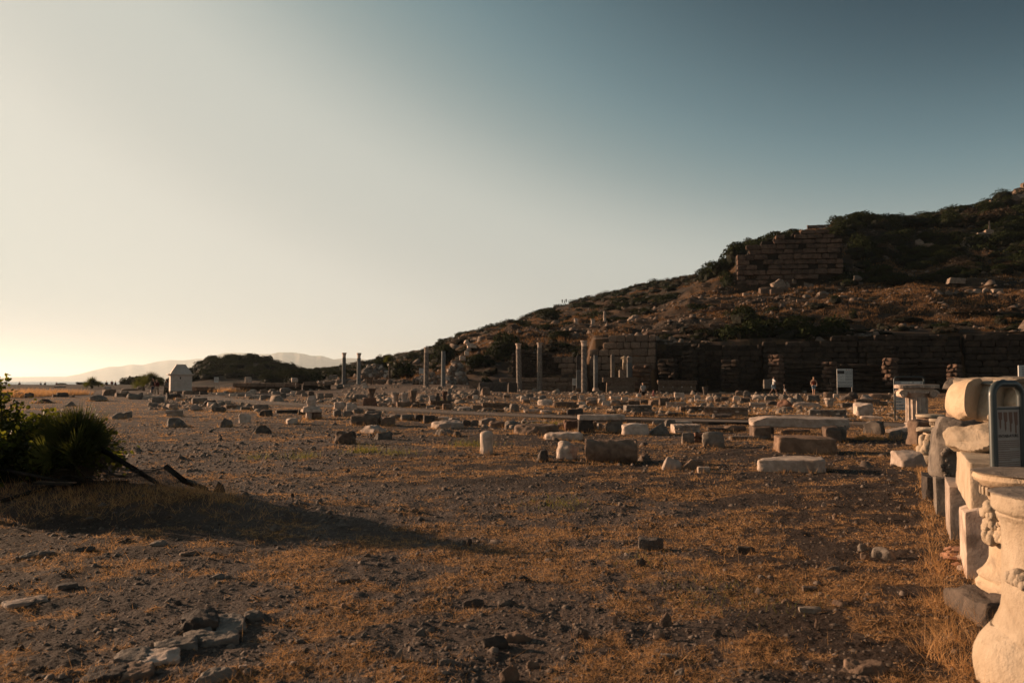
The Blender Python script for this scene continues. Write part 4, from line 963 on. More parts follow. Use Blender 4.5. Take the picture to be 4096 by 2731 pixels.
# domed marble monument on the left
def monument():
    g = G(180.3, 391.9); s = g.y / F_PX; w_ = 19.8 * s; h = 17.6 * s; dh = 9.0 * s
    root = empty("domed_monument", g, "pale square marble monument with a curved pyramid roof behind the walkers", "monument", rz=R(27))
    def ring(r, z): return [(-r, -r, z), (r, -r, z), (r, r, z), (-r, r, z)]
    link("foundation", box_mesh("foundation", w_ * 1.06, w_ * 1.06, .4, M_WARM, .02, -.25), root)
    nb = 3
    for j_ in range(nb):
        zz = .15 + (h - .3) * j_ / nb; hh = (h - .3) / nb - .006; off = .15 if j_ % 2 else -.12
        for (a, b_) in ((-.5, off), (off, .5)):
            link("wall_slab", box_mesh("wall_slab", w_ * (b_ - a) - .006, w_, hh, M_WHITE, .006, zz), root, loc=(w_ * (a + b_) / 2, 0, 0))
    for (r, za, zb) in ((.515, h - .18, h - .10), (.56, h - .10, h - .03), (.62, h - .03, h + .07)):
        link("cornice", box_mesh("cornice", w_ * 2 * r, w_ * 2 * r, zb - za, M_WHITE, .012, za), root)
    zs = [0, .18, .36, .55, .75, 1.0]; rs_ = [.50, .46, .41, .355, .295, .22]
    for a in range(5):
        V = [(x * w_, y * w_, h + .07 + z * dh) for r, z in ((rs_[a], zs[a]), (rs_[a + 1], zs[a + 1])) for (x, y, _) in ring(r, 0)]
        Fq = [(0, 3, 2, 1), (4, 5, 6, 7)] + [(i_, (i_ + 1) % 4, 4 + (i_ + 1) % 4, 4 + i_) for i_ in range(4)]
        link("roof_course", mesh_np("roof_course", V, Fq, M_WHITE), root)
    link("socket_shade_box", box_mesh("socket_shade_box", .12, .04, .22, M_CORE, 0), root, loc=(-.10, -w_ / 2 - .012, h * .74))  # no hole is cut: a dark box on the wall stands for its shade
    link("top_knob", box_mesh("top_knob", .46 * w_, .46 * w_, .05, M_WHITE, .01, h + .07 + dh), root)
monument()
# hilltop platform with pedestals
def platform():
    Y = 129.5; x0, x1 = Xp(570, Y, 326), Xp(626, Y, 326)
    for k, (ra, rb, dx, t) in enumerate(((325.4, 327.2, 0, "upper"), (327.2, 329.2, 1.2, "lower"))):
        z1, z0 = Zr(ra, Y), Zr(rb, Y) - (.5 if k else 0)
        root = empty("platform_step", ((x0 + x1) / 2, Y - dx, z0), t + " curved marble step of the hilltop platform", "platform step"); n_ = 14
        for i_ in range(n_):
            a = (i_ + .5) / n_ - .5; yy = 6 * a * a
            link("step_block", WUNIT['pale'][i_ % 10], root, loc=(a * (x1 - x0 + dx * 2), yy, 0), rot=(0, 0, 12 * a / (x1 - x0)), scale=((x1 - x0 + dx * 2) / n_ - .02, 1.6, z1 - z0))
        z_top = Zr(325.4, Y)
    def ped(px, wpx, rt, lab, cap=True):
        z0 = z_top; h = Zr(rt, Y + 1) - z0; w_ = wpx * Y / F_PX
        r_ = empty("pedestal", (Xp(px, Y + 1, 322), Y + 1.0, z0), lab, "pedestal", "pedestals on the hilltop platform")
        link("pedestal_body", box_mesh("pedestal_body", w_ * .84, w_ * .84, h * .84, M_PALE, .03), r_)
        link("pedestal_cap", box_mesh("pedestal_cap", w_, w_, h * .16, M_PALE, .03, h * .84), r_)
    ped(576.0, 4.0, 321.7, "left pedestal on the hilltop platform, under a statue fragment")
    ped(586.3, 4.6, 323.2, "low wide pedestal second from left on the hilltop platform")
    ped(593.0, 4.3, 318.6, "tall pedestal with pale cap left of the hilltop column")
    ped(605.1, 4.9, 320.4, "pedestal carrying the single hilltop column")
    f = link("statue_fragment", rock_mesh(.55, .4, .65, 3, 3, .2, 6, 77, m=M_PALE)); f.location = (Xp(576, Y + 1, 320), Y + 1, Zr(321.7, Y + 1))
    tag(f, "small broken bust on the left hilltop pedestal", "statue fragment")
platform()
# moulded pedestal at the edge of the square
def pedestal2():
    x0, x1 = cx_('B', 1950), cx_('B', 2058); g = G((x0 + x1) / 2, cy_('B', 582)); s = g.y / F_PX; w_ = (x1 - x0) * s; h = (cy_('B', 582) - cy_('B', 511)) * s
    r_ = empty("pedestal", g, "square moulded pedestal left of the long dark parapet", "pedestal")
    link("pedestal_body", box_mesh("pedestal_body", w_ * .78, w_ * .78, h * .8, M_WARM, .02), r_)
    link("pedestal_cap", box_mesh("pedestal_cap", w_, w_, h * .1, M_WARM, .02, h * .9), r_)
    link("pedestal_moulding", box_mesh("pedestal_moulding", w_ * .88, w_ * .88, h * .1, M_WARM, .03, h * .8), r_)
pedestal2()
# long low walls of the square
wall("long low wall of squared blocks left of the slim columns", cx_('L', 160), 93, cx_('L', 1345), 91, [(200, cy_('L', 403)), (340, cy_('L', 405))], [(200, cy_('L', 485)), (340, cy_('L', 480))], .5, 1.3, .5, 'pale', seed=71, name="low_wall", cat="low wall")
wall("continuation of the low wall up to the slim columns", cx_('L', 1440), 91, cx_('L', 1945), 92, [(200, cy_('L', 400)), (360, cy_('L', 385))], [(200, cy_('L', 470)), (360, cy_('L', 450))], .5, 1.3, .5, 'pale', seed=72, name="low_wall", cat="low wall")
wall("low rough wall right behind the domed monument", cx_('K', 1665), 90, cx_('K', 2100), 90, [(190, cy_('K', 295)), (260, cy_('K', 295))], [(190, cy_('K', 375)), (260, cy_('K', 375))], .5, 1.1, .5, 'pale', seed=73, name="low_wall", cat="low wall")
def mound(x0, x1, y0, y1, crop, Y, label, seed, n):
    """heap of separate rubble stones"""
    rs = random.Random(seed); pa, pb = cx_(crop, x0), cx_(crop, x1); ra, rb = cy_(crop, y0), cy_(crop, y1)
    root = empty("rubble_heap", (Xp((pa + pb) / 2, Y), Y, 0), label, "rubble heap"); root['kind'] = 'thing'
    ms = [rock_mesh(1, .8, .7, 4, 4, .12, 5, seed + i_, m=[M_WARM, M_GREY, M_PALE][i_ % 3], name="rubble_stone") for i_ in range(9)]
    for i_ in range(n):
        u = rs.random(); env = math.sin(math.pi * min(max(u, .05), .95)) ** .6; v = rs.random() * env
        px = pa + (pb - pa) * u; row = rb + (ra - rb) * v; yy = Y + 2.5 * v + rs.uniform(-.3, .3); s = rs.uniform(.28, .75)
        q = link("rubble_stone", rs.choice(ms), root); q.location = (Xp(px, yy) - root.location.x, yy - Y, Zr(row, yy) - .3 * s); q.scale = (s, s, s)
        q.rotation_euler = (rs.uniform(-.5, .5), rs.uniform(-.5, .5), rs.uniform(0, 6))
mound(200, 700, 70, 300, 'M', 103, "heap of rounded rubble left of the small palm", 5, 170)
mound(1780, 2130, 10, 470, 'M', 100, "stepped rubble slope below the leaning stone stack", 6, 170)
mound(1230, 1700, 200, 420, 'M', 101, "low rubble remains between the veined and blue columns", 7, 90)
for (c_, x0, x1, yt, yb, k_, m_, lb, Y_) in (
    ('B', 1905, 1970, 133, 165, 'k', 'P', "topmost pale stone of the leaning stack by the big bush", 104), ('B', 1935, 2000, 165, 182, 's', 'P', "thin slab under the top stone of the leaning stack", 104),
    ('B', 1940, 2030, 180, 203, 'b', 'P', "long pale block in the middle of the leaning stack", 104), ('B', 1935, 1975, 203, 232, 'b', 'P', "small block low in the leaning stack", 104),
    ('B', 1915, 1960, 232, 275, 'b', 'P', "lower left block of the leaning stack", 104), ('B', 1870, 1925, 275, 320, 'r', 'P', "bottom rough stone of the leaning stack", 104),
    ('B', 1788, 1880, 318, 350, 'r', 'W', "rough stone topping the stepped rubble slope", 102)):
    o_, _, _ = place(c_, x0, x1, yt, yb, k_, m_, lb, Y=Y_, dep=.8); o_['group'] = "leaning stack of stones by the big bush"
# ------------------------------------------------------------------ the row of carved marbles along the right
ROWA = -R(26)
def part(root, name, me, loc=None, rot=None, scale=None): return link(name, me, root, loc, rot, scale)
def carve_lumps(root, name, pts, m, seed=0):
    """rounded lumps (fruit, leaves, folds) as one carved relief; pts: (x,y,z,rx,ry,rz)"""
    items = []
    for k, (x, y, z, a, b_, c_) in enumerate(pts):
        items.append((rock_mesh(a * 2, b_ * 2, c_ * 2, 2.3, 0, 0.10, 6, seed + k, m=m), Matrix.Translation((x, y, z - c_))))
    me = join(name, items); me.polygons.foreach_set("use_smooth", np.ones(len(me.polygons), bool)); return link(name, me, root)
def Pg(px, Y, z): return Vector(((px - CX) / F_PX * Y * 1.0, Y, z))
# nearest round altar
def altar_front():
    Y = 3.95; x = (1060 - CX) / F_PX * Y; root = empty("round_altar", (x, Y, -0.03), "nearest cream marble round altar with a broken garland at bottom right", "altar", "round marble altars")
    r = .275
    prof = [(.33, 0), (.33, .28), (.325, .30), (.315, .33), (.30, .36), (.285, .40), (.278, .45), (.275, .55), (.272, .70), (.272, .80), (.278, .835), (.29, .85), (.295, .865), (.288, .875), (.302, .885), (.312, .90), (.31, .935), (.306, .965), (.295, .972)]
    part(root, "altar_drum", lathe_mesh(prof, 56, M_CREAM, "altar_drum", rough=.012, seed=4))
    part(root, "altar_top", rock_mesh(.59, .59, .03, 2.4, 0, .08, 14, 5, m=M_GREY), loc=(0, 0, .955))
    pts = []
    rs = random.Random(3)
    for i_ in range(70):
        a = math.radians(228) + rs.uniform(-.22, .9); rr = r + .008; pts.append((rr * math.cos(a), rr * math.sin(a), .64 + rs.uniform(-.045, .05), .02, .02, .02))
    for i_ in range(8):
        a = math.radians(222) + rs.uniform(-.10, .10); pts.append(((r + .012) * math.cos(a), (r + .012) * math.sin(a), .62 + rs.uniform(-.05, .08), .035, .03, .04))
    carve_lumps(root, "garland", pts, M_CREAM, 11)
    pts = [((r + .018) * math.cos(math.radians(a_)), (r + .018) * math.sin(math.radians(a_)), z_, .032, .03, .03) for a_, z_ in ((186, .585), (191, .575), (196, .57), (201, .565), (206, .57), (212, .58), (199, .59), (193, .60), (218, .59), (224, .60), (231, .615))]
    carve_lumps(root, "bull_head", pts, M_CREAM, 12)
    link("swollen_base", lathe_mesh([(.36, 0), (.39, .04), (.405, .09), (.41, .14), (.405, .19), (.385, .235), (.36, .27), (.335, .30)], 60, M_CREAM, "swollen_base", rough=.03, seed=31), root)
altar_front()
def altar_back():
    Y = 5.12; x = (1030 - CX) / F_PX * Y; root = empty("round_altar", (x, Y, .17), "second round altar with a row of dentils under its chipped rim", "altar", "round marble altars")
    r = .26
    prof = [(.34, 0), (.345, .03), (.325, .05), (.32, .07), (.33, .09), (.30, .115), (.275, .15), (r, .19), (r - .006, .4), (r - .01, .56), (r, .59), (r + .012, .60)]
    part(root, "altar_drum", lathe_mesh(prof, 52, M_CREAM, "altar_drum", rough=.01, seed=8))
    part(root, "dentil_band", lathe_mesh([(r + .015, .60), (r + .015, .66)], 40, M_WARM, "dentil_band"))
    dm = box_mesh("dentil", .030, .032, .052, M_CREAM, .003)
    for i_ in range(38):
        a = 2 * math.pi * i_ / 38; part(root, "dentil", dm, loc=((r + .028) * math.cos(a), (r + .028) * math.sin(a), .603), rot=(0, 0, a + math.pi / 2))
    part(root, "altar_rim", lathe_mesh([(r + .035, .66), (r + .05, .675), (r + .075, .69), (r + .085, .71), (r + .075, .735), (r + .05, .745)], 52, M_CREAM, "altar_rim", rough=.012, seed=9))
    part(root, "altar_top", rock_mesh(.64, .64, .02, 2.4, 0, .10, 14, 6, m=M_GREY), loc=(0, 0, .735))
    rs = random.Random(9); pts = []
    for (a0, z0, n_) in ((190, .47, 16), (200, .40, 16), (215, .345, 14)):
        for i_ in range(n_):
            a = math.radians(a0 + rs.uniform(-16, 22)); pts.append(((r + .02) * math.cos(a), (r + .02) * math.sin(a), z0 + rs.uniform(-.04, .05), .024, .024, .022))
    carve_lumps(root, "fruit_garland", pts, M_CREAM, 21)
    pts = [((r + rs.uniform(.01, .045)) * math.cos(math.radians(184 + u)), (r + rs.uniform(.01, .045)) * math.sin(math.radians(184 + u)), rs.uniform(.33, .56), rs.uniform(.022, .042), rs.uniform(.022, .042), rs.uniform(.02, .045)) for u in [rs.uniform(-9, 9) for _ in range(26)]]
    carve_lumps(root, "bull_head", pts, M_CREAM, 22)
altar_back()
q = link("base_block", rock_mesh(.95, .62, .235, 12, 3, .09, 14, 44, m=M_DARK, pit=.08, cutlim=(.8, .97))); q.location = (3.33, 5.12, -.045); q.rotation_euler = (0, 0, -.12)
tag(q, "dark rough block under the dentil altar", "stone block")
# three upright slabs and the beam on them
def upright(bx, by, depth, width, h, m, label, seed):
    """front-left bottom corner bx,by"""
    c, s_ = math.cos(ROWA), math.sin(ROWA)
    me = rock_mesh(width, depth, h + .05, 60, 1, .012, 14, seed, m=m, cutlim=(.97, .995))
    o_ = link("upright_slab", me); o_.rotation_euler = (0, 0, ROWA)
    o_.location = (bx + c * width / 2 - s_ * depth / 2, by + s_ * width / 2 + c * depth / 2, -.05)
    tag(o_, label, "stone support", "upright marble supports"); return o_
upright(3.42, 6.1, .74, .36, .53, M_PALE, "nearest upright marble slab carrying the big beam", 51)
upright(4.14, 7.64, .86, .34, .50, M_PALE, "middle upright marble slab, under the far end of the big beam", 52)
upright(4.73, 9.0, .9, .30, .42, M_GREY, "farthest upright slab, under the grey relief stone", 53)
q = upright(5.14, 10.1, .6, .30, .30, M_DARK, "low dark stone left of the upright slabs", 54)
def beam():
    c, s_ = math.cos(ROWA), math.sin(ROWA); L_, W_, H_ = 1.95, .78, .385
    o_ = link("marble_beam", rock_mesh(W_, L_, H_, 70, 1, .012, 24, 61, m=M_CREAM, cutlim=(.985, .999), pit=.004)); o_.rotation_euler = (0, 0, ROWA)
    o_.location = (3.53 + c * W_ / 2 - s_ * L_ / 2, 6.22 + s_ * W_ / 2 + c * L_ / 2, .485)
    tag(o_, "big rectangular marble beam with a sunlit left face", "marble beam")
    for z in (): link("groove_line", box_mesh("groove_line", .006, L_ * .96, .006, M_WARM, 0, z), o_, loc=(-W_ / 2 - .001, 0, 0))
beam()
def sculpted(label, cx, cy, z, w_, d_, h_, seed, rot, m=M_CREAM, **kw):
    o_ = link("sculpted_block", rock_mesh(w_, d_, h_, 3.4, 6, .085, 22, seed, m=m, cutlim=(.62, .9), pit=.05, **kw)); o_.location = (cx, cy, z); o_.rotation_euler = (0, 0, rot)
    tag(o_, label, "carved block"); return o_
sculpted("rounded broken marble block lying on top of the beam", 4.42, 7.2, .855, .92, .75, .29, 71, ROWA)
def impost():
    """huge broken impost: three swelling lobes with scooped faces, topped by a flat slab"""
    root = empty("impost_block", (4.15, 7.35, 1.13), "huge broken marble impost with scooped hollows, topmost at right", "carved block", rz=0)
    def lobe(x, rx, ry, rz, z, seed, cut, name="impost_lobe", tilt=0, y=0):
        V, Fq = cube_grid(24); p = V / (np.sum(np.abs(V) ** 2.8, 1) ** (1 / 2.8))[:, None] * np.array([rx, ry, rz])
        p[:, 0] += (p[:, 2] / rz) * tilt
        for (nn, lim) in cut:
            nn = np.array(nn, float); nn /= np.linalg.norm(nn); over = np.maximum(0, p @ nn - lim); p = p - over[:, None] * nn
        p = p + (fbm3(p * 8 + seed, 3, seed) * .014)[:, None] * np.array([1, 1, 1])
        me = mesh_np(name, p, Fq, M_CREAM, True); me.set_sharp_from_angle(angle=R(30)); link(name, me, root, loc=(x, y, z))
    lobe(.06, .14, .30, .185, .20, 80, [((.5, -.86, .03), .06)], tilt=.03)
    lobe(.23, .13, .32, .19, .19, 81, [((.5, -.86, .03), .08)], tilt=.07, y=-.08)
    lobe(.47, .20, .36, .19, .19, 82, [((.3, -.95, .05), .15)], tilt=.05, y=-.12)
    lobe(.36, .16, .24, .085, .06, 83, [((.1, -1, .1), .20)], "eroded_foot", y=-.12)
    link("impost_top", rock_mesh(1.35, .80, .075, 14, 2, .16, 18, 84, m=M_CREAM, pit=.2, cutlim=(.9, .99)), root, loc=(.82, .12, .325))
    link("impost_body", rock_mesh(1.2, .6, .30, 10, 1, .05, 10, 85, m=M_PALE), root, loc=(.95, .3, .02))
impost()
# grey relief stone, half sunk between, with an acanthus band
def relief_stone():
    root = empty("relief_stone", (5.06, 9.25, .38), "grey stone carved with a curling leaf band, leaning on the farthest upright", "carved block", rz=ROWA + .25)
    me = rock_mesh(.44, .5, .70, 9, 4, .07, 16, 91, m=M_GREY, shear=.10, pit=.04, cutlim=(.74, .95)); link("stone_body", me, root)
    rs = random.Random(4); pts = []
    for i_ in range(26):
        t_ = i_ / 25; pts.append((-.16 + .38 * t_, -.25 - .02 * math.sin(t_ * 3), .30 + .16 * t_ + .03 * math.sin(t_ * 12), .032, .03, .03))
    for i_ in range(26): pts.append((-.10 + rs.uniform(-.1, .22), -.25, .10 + rs.uniform(-.06, .14), .022, .02, .022))
    carve_lumps(root, "leaf_band", pts, M_GREY, 92)
relief_stone()
q = link("boulder", rock_mesh(.50, .45, .17, 4, 5, .12, 12, 95, m=M_GREY)); q.location = ((960 - CX) / F_PX * 11.6, 11.6, 1.385); q.rotation_euler = (0, -.08, .2)
tag(q, "grey eroded boulder seen above the huge impost", "boulder")
q = link("stone_pier", rock_mesh(.62, .5, 1.42, 14, 2, .03, 10, 96, m=M_WARM)); q.location = (6.75, 11.7, -.03); tag(q, "plain squared pier behind the impost, carrying the eroded boulder", "stone pier")
# figure pedestal and the drums behind it
def torn_pedestal():
    root = empty("figured_pedestal", ((931 - CX) / F_PX * 14.6, 14.6, -.02), "cream pedestal with a torn carved figure, before the fluted capital", "pedestal", rz=ROWA)
    link("pedestal_foot", lathe_mesh([(.30, 0), (.31, .08), (.27, .11), (.25, .16), (.23, .18)], 28, M_CREAM, "pedestal_foot", rough=.01), root)
    link("torn_body", rock_mesh(.48, .42, .50, 4.5, 5, .09, 16, 101, m=M_CREAM, pit=.06), root, loc=(0, 0, .16))
    pts = [(-.2, -.06, .25, .08, .1, .1), (-.17, -.08, .42, .07, .09, .12), (-.1, -.16, .34, .08, .07, .12), (-.22, .05, .16, .09, .1, .07), (-.02, -.2, .5, .1, .06, .07), (.1, -.18, .3, .06, .05, .16)]
    carve_lumps(root, "carved_figure", pts, M_CREAM, 102)
    link("pedestal_lip", rock_mesh(.58, .5, .07, 8, 2, .14, 12, 103, m=M_CREAM), root, loc=(.02, 0, .60))
torn_pedestal()
q = link("rough_block", rock_mesh(.50, .42, .30, 10, 3, .05, 12, 104, m=M_PALE)); q.location = ((907 - CX) / F_PX * 14.2, 14.2, -.04); q.rotation_euler = (0, 0, .1)
tag(q, "small rounded cream block on the ground left of the relief stone", "stone block")
def low_drum(px, Y, wpx, rt, rb, lab, dent, seed):
    z0 = Zr(rb, Y); h = Zr(rt, Y) - z0; r = wpx / 2 * Y / F_PX; z0b = gz((px - CX) / F_PX * Y, Y) - .02
    root = empty("altar_drum", ((px - CX) / F_PX * Y, Y, z0b), lab, "column drum"); h = z0 + h - z0b
    link("drum_body", lathe_mesh([(r * .86, 0), (r * .84, h * .3), (r * .82, h * .74), (r * .86, h * .76)], 30, M_CREAM, "drum_body", rough=.01, seed=seed), root)
    link("drum_rim", lathe_mesh([(r * .9, h * .88), (r, h * .91), (r * 1.0, h * .98), (r * .97, h)], 30, M_CREAM, "drum_rim", rough=.008, seed=seed), root)
    link("drum_band", lathe_mesh([(r * .84, h * .75), (r * .86, h * .89)], 30, M_WARM, "drum_band"), root)
    if dent:
        dm = box_mesh("dentil", r * .09, r * .10, h * .11, M_CREAM, .003)
        for i_ in range(30):
            a = 2 * math.pi * i_ / 30; link("dentil", dm, root, loc=(r * .91 * math.cos(a), r * .91 * math.sin(a), h * .765), rot=(0, 0, a + math.pi / 2))
low_drum(928.5, 20.5, 26, 413.8, 430, "plain pale altar drum just in front of the fluted column", False, 111)
low_drum(939.5, 18.2, 22, 418.2, 434, "altar drum with small dentils behind the figured pedestal", True, 112)
q = link("rough_block", rock_mesh(.5, .5, .62, 8, 4, .08, 12, 113, m=M_WARM)); q.location = ((920 - CX) / F_PX * 18.6, 18.6, -.04); tag(q, "reddish lit rough block left of the altar drums", "stone block")
q = link("boulder", rock_mesh(.6, .5, .32, 3.4, 4, .1, 12, 114, m=M_GREY)); q.location = ((901.5 - CX) / F_PX * 20.1, 20.1, -.05); tag(q, "grey ribbed boulder lying before the fluted column base", "boulder")
q = link("marble_kerb", rock_mesh(1.6, .35, .16, 14, 1, .05, 10, 115, m=M_PALE)); q.location = ((898 - CX) / F_PX * 23.4, 23.4, -.04); q.rotation_euler = (0, 0, ROWA + 1.3); tag(q, "flat pale kerb under the fluted column base", "stone slab")
# ionic column
def ionic():
    px, Y = 915.5, 23.9; x = (px - CX) / F_PX * Y; H_ = 1.36
    root = empty("ionic_column", (x, Y, .02), "short fluted column with a scrolled capital, right of the direction sign", "column", rz=-.25)
    link("column_base", lathe_mesh([(.37, 0), (.40, .03), (.40, .08), (.36, .11), (.31, .13), (.31, .17), (.35, .19), (.35, .23), (.27, .27)], 32, M_PALE, "column_base", rough=.01), root)
    link("column_shaft", lathe_mesh([(.315, .27), (.31, .40), (.305, .60), (.30, .80), (.30, .985)], 96, M_PALE, "column_shaft", flute=16, fdepth=.13, rough=.01), root)
    link("capital_echinus", lathe_mesh([(.28, .985), (.30, 1.03), (.36, 1.10), (.38, 1.14)], 40, M_PALE, "capital_echinus", flute=20, fdepth=.05), root)
    for sx in (-1, 1):
        for fy in (-1, 1):
            sp_ = [(sx * .40 + (.13 - .035 * t_) * math.cos(t_ * 2.2 + (0 if sx > 0 else math.pi)) * 1.0, fy * .33, 1.09 + (.13 - .035 * t_) * math.sin(t_ * 2.2)) for t_ in np.linspace(0, 3.4, 22)]
            link("volute", tube_mesh("volute", sp_, [.030 - .006 * t_ for t_ in np.linspace(0, 3.4, 22)], M_PALE, 7), root)
        link("bolster", lathe_mesh([(.10, -.32), (.12, -.2), (.075, 0), (.12, .2), (.10, .32)], 18, M_PALE, "bolster", rough=.01), root, loc=(sx * .40, 0, 1.09), rot=(math.pi / 2, 0, 0))
    link("volute_band", rock_mesh(.86, .64, .10, 16, 0, .03, 8, 120, m=M_PALE), root, loc=(0, 0, 1.15))
    link("abacus", rock_mesh(1.10, .84, .12, 18, 2, .04, 14, 121, m=M_PALE, cutlim=(.86, .98)), root, loc=(0, 0, 1.25))
    eg = rock_mesh(.06, .05, .07, 2.3, 0, 0, 4, 3, m=M_PALE)
    for i_ in range(9): link("egg_moulding", eg, root, loc=(-.24 + i_ * .06, -.36, 1.10))
    for i_ in range(14): link("bead", eg, root, loc=(-.45 + i_ * .07, -.425, 1.27), scale=(.8, .6, .7))
ionic()
# ------------------------------------------------------------------ signs
M_FRAME = flat("grey_green_paint", (0.045, 0.055, 0.055), .38, .5)
M_PANEL = flat("sign_panel", (0.36, 0.31, 0.27), .5, .35)
M_PANELW = flat("white_panel", (0.50, 0.50, 0.48), .5, .3)
M_INK = flat("ink", (0.035, 0.03, 0.03), .6)
M_REDP = flat("red_border", (0.33, 0.07, 0.045), .5)
M_BROWNP = flat("brown_print", (0.20, 0.115, 0.085), .6)
def text(root, name, body, size, loc, rot, m, ax='CENTER'):
    cu = bpy.data.curves.new(name, 'FONT'); cu.body = body; cu.size = size; cu.align_x = ax; cu.extrude = 0.0006; cu.materials.append(m)
    t_ = bpy.data.objects.new(name, cu); TMP.collection.objects.link(t_); TMP.view_layers[0].update()
    me = bpy.data.meshes.new_from_object(t_.evaluated_get(TMP.view_layers[0].depsgraph)); bpy.data.objects.remove(t_); me.name = name
    return link(name, me, root, loc, rot)
def rect(x0, x1, z0, z1, y, m, name="print"):
    return mesh_np(name, [(x0, y, z0), (x1, y, z0), (x1, y, z1), (x0, y, z1)], [(0, 1, 2, 3)], m)
def poly(name, pts, y, m): return mesh_np(name, [(a, y, b_) for a, b_ in pts], [tuple(range(len(pts)))], m)
def hoop(w_, h, r, rad=.09):
    pts = [(-w_ / 2, 0, 0), (-w_ / 2, 0, h * .5), (-w_ / 2, 0, h - rad)]
    pts += [(-w_ / 2 + rad - rad * math.cos(a), 0, h - rad + rad * math.sin(a)) for a in np.linspace(.2, math.pi / 2, 7)]
    pts += [(w_ / 2 - rad + rad * math.sin(a), 0, h - rad + rad * math.cos(a)) for a in np.linspace(0, math.pi / 2 - .2, 7)]
    pts += [(w_ / 2, 0, h - rad), (w_ / 2, 0, h * .5), (w_ / 2, 0, 0)]
    return tube_mesh("sign_frame", pts, r, M_FRAME, 14)
def near_sign():
    Y = 5.55; x = (1005.5 - CX) / F_PX * Y
    root = empty("information_sign", (x, Y, -.18), "near framed sign headed ENTABLATURE behind the dentil altar", "sign", rz=R(22)); w_, h = .255, 1.50
    root.scale = (1.105,) * 3; link("sign_frame", hoop(w_, h, .024, .075), root)
    a, b_ = -w_ / 2 + .022, w_ / 2 - .022
    p1 = link("sign_panel", box_mesh("sign_panel", b_ - a, .008, .53, M_PANEL, 0, .83), root); y = -.0052
    for k in range(4):   # the four drawings of entablature profiles
        cx = a + .035 + k * .046; d_ = k * .012
        link("profile_drawing", poly("profile_drawing", [(cx - .017, 1.325), (cx + .019, 1.325), (cx + .019, 1.28 - d_), (cx + .008, 1.275 - d_), (cx + .008, 1.235 - d_), (cx, 1.215 - d_), (cx - .006, 1.235 - d_), (cx - .006, 1.275 - d_), (cx - .013, 1.285)], y, M_BROWNP), p1)
    text(p1, "heading", "ENTABLATURE", .0265, (0, y, 1.168), (math.pi / 2, 0, 0), M_INK)
    rs = random.Random(2)
    for k in range(15):
        zz = 1.147 - k * .0125 - (.004 if k > 4 else 0) - (.004 if k > 9 else 0); e = b_ - .008 - (rs.uniform(.04, .10) if k in (4, 9, 14) else rs.uniform(0, .006))
        link("text_line", rect(a + .008, e, zz - .0042, zz, y, M_BROWNP, "text_line"), p1)
    p2 = link("warning_panel", box_mesh("warning_panel", b_ - a, .008, .30, M_REDP, 0, .50), root)
    link("panel_face", rect(a + .013, b_ - .013, .513, .787, y, M_PANEL, "panel_face"), p2)
    th = np.linspace(0, 2 * math.pi, 18)[:-1]
    link("pictogram", poly("pictogram", [(.012 * math.cos(t_), .738 + .017 * math.sin(t_)) for t_ in th], y - .001, M_INK), p2)
    link("pictogram", poly("pictogram", [(-.006, .715), (.008, .715), (.014, .69), (.03, .655), (.034, .60), (.016, .60), (.006, .645), (0, .60), (-.03, .60), (-.034, .66), (-.022, .668), (-.012, .66)], y - .001, M_INK), p2)
    for z in (.82, 1.34): link("bracket", box_mesh("bracket", w_, .012, .012, M_FRAME, 0, z), root)
near_sign()
def direction_sign():
    g = Vector(((908.5 - CX) / F_PX * 29.5, 29.5, gz((908.5 - CX) / F_PX * 29.5, 29.5)))
    root = empty("direction_sign", g, "tall framed direction sign with rows of arrow boards behind the fluted column", "sign", rz=R(-4)); w_, h = 1.06, 1.63
    link("sign_frame", hoop(w_, h, .028, .12), root)
    rows = [("THEATRE", "STOA"), ("TEMPLE", None), ("AGORA", None), ("ROUND TEMPLE", None), ("CORINTHIAN TEMPLE", None), ("DORIC STOA", None), ("SUNDIAL", None), ("BOULEUTERION", None), ("HARBOUR STREET", None)]
    for k, (l, r_) in enumerate(rows):
        z = 1.36 - k * .118
        segs = [(-w_ / 2 + .035, -.01, l, -1), (.01, w_ / 2 - .035, r_, 1)] if r_ else [(-w_ / 2 + .035, w_ / 2 - .035, l, -1)]
        for (a, b_, s, d_) in segs:
            p_ = link("arrow_board", box_mesh("arrow_board", b_ - a, .012, .104, M_PANELW, 0), root, loc=((a + b_) / 2, 0, z)); hw = (b_ - a) / 2
            ax = (-hw + .05) if d_ < 0 else hw - .06
            link("arrow", poly("arrow", [(ax - .03 * (1 if d_ < 0 else -1), .052), (ax, .075), (ax, .060), (ax + .035 * (1 if d_ < 0 else -1), .060), (ax + .035 * (1 if d_ < 0 else -1), .044), (ax, .044), (ax, .029)], -.0075, M_INK), p_)
            link("text_line", rect(-hw + .10, -hw + .10 + .016 * len(s), .056, .070, -.0075, M_INK, "text_line"), p_)
            link("text_line", rect(-hw + .10, -hw + .10 + .013 * len(s), .034, .046, -.0075, M_INK, "text_line"), p_)
direction_sign()
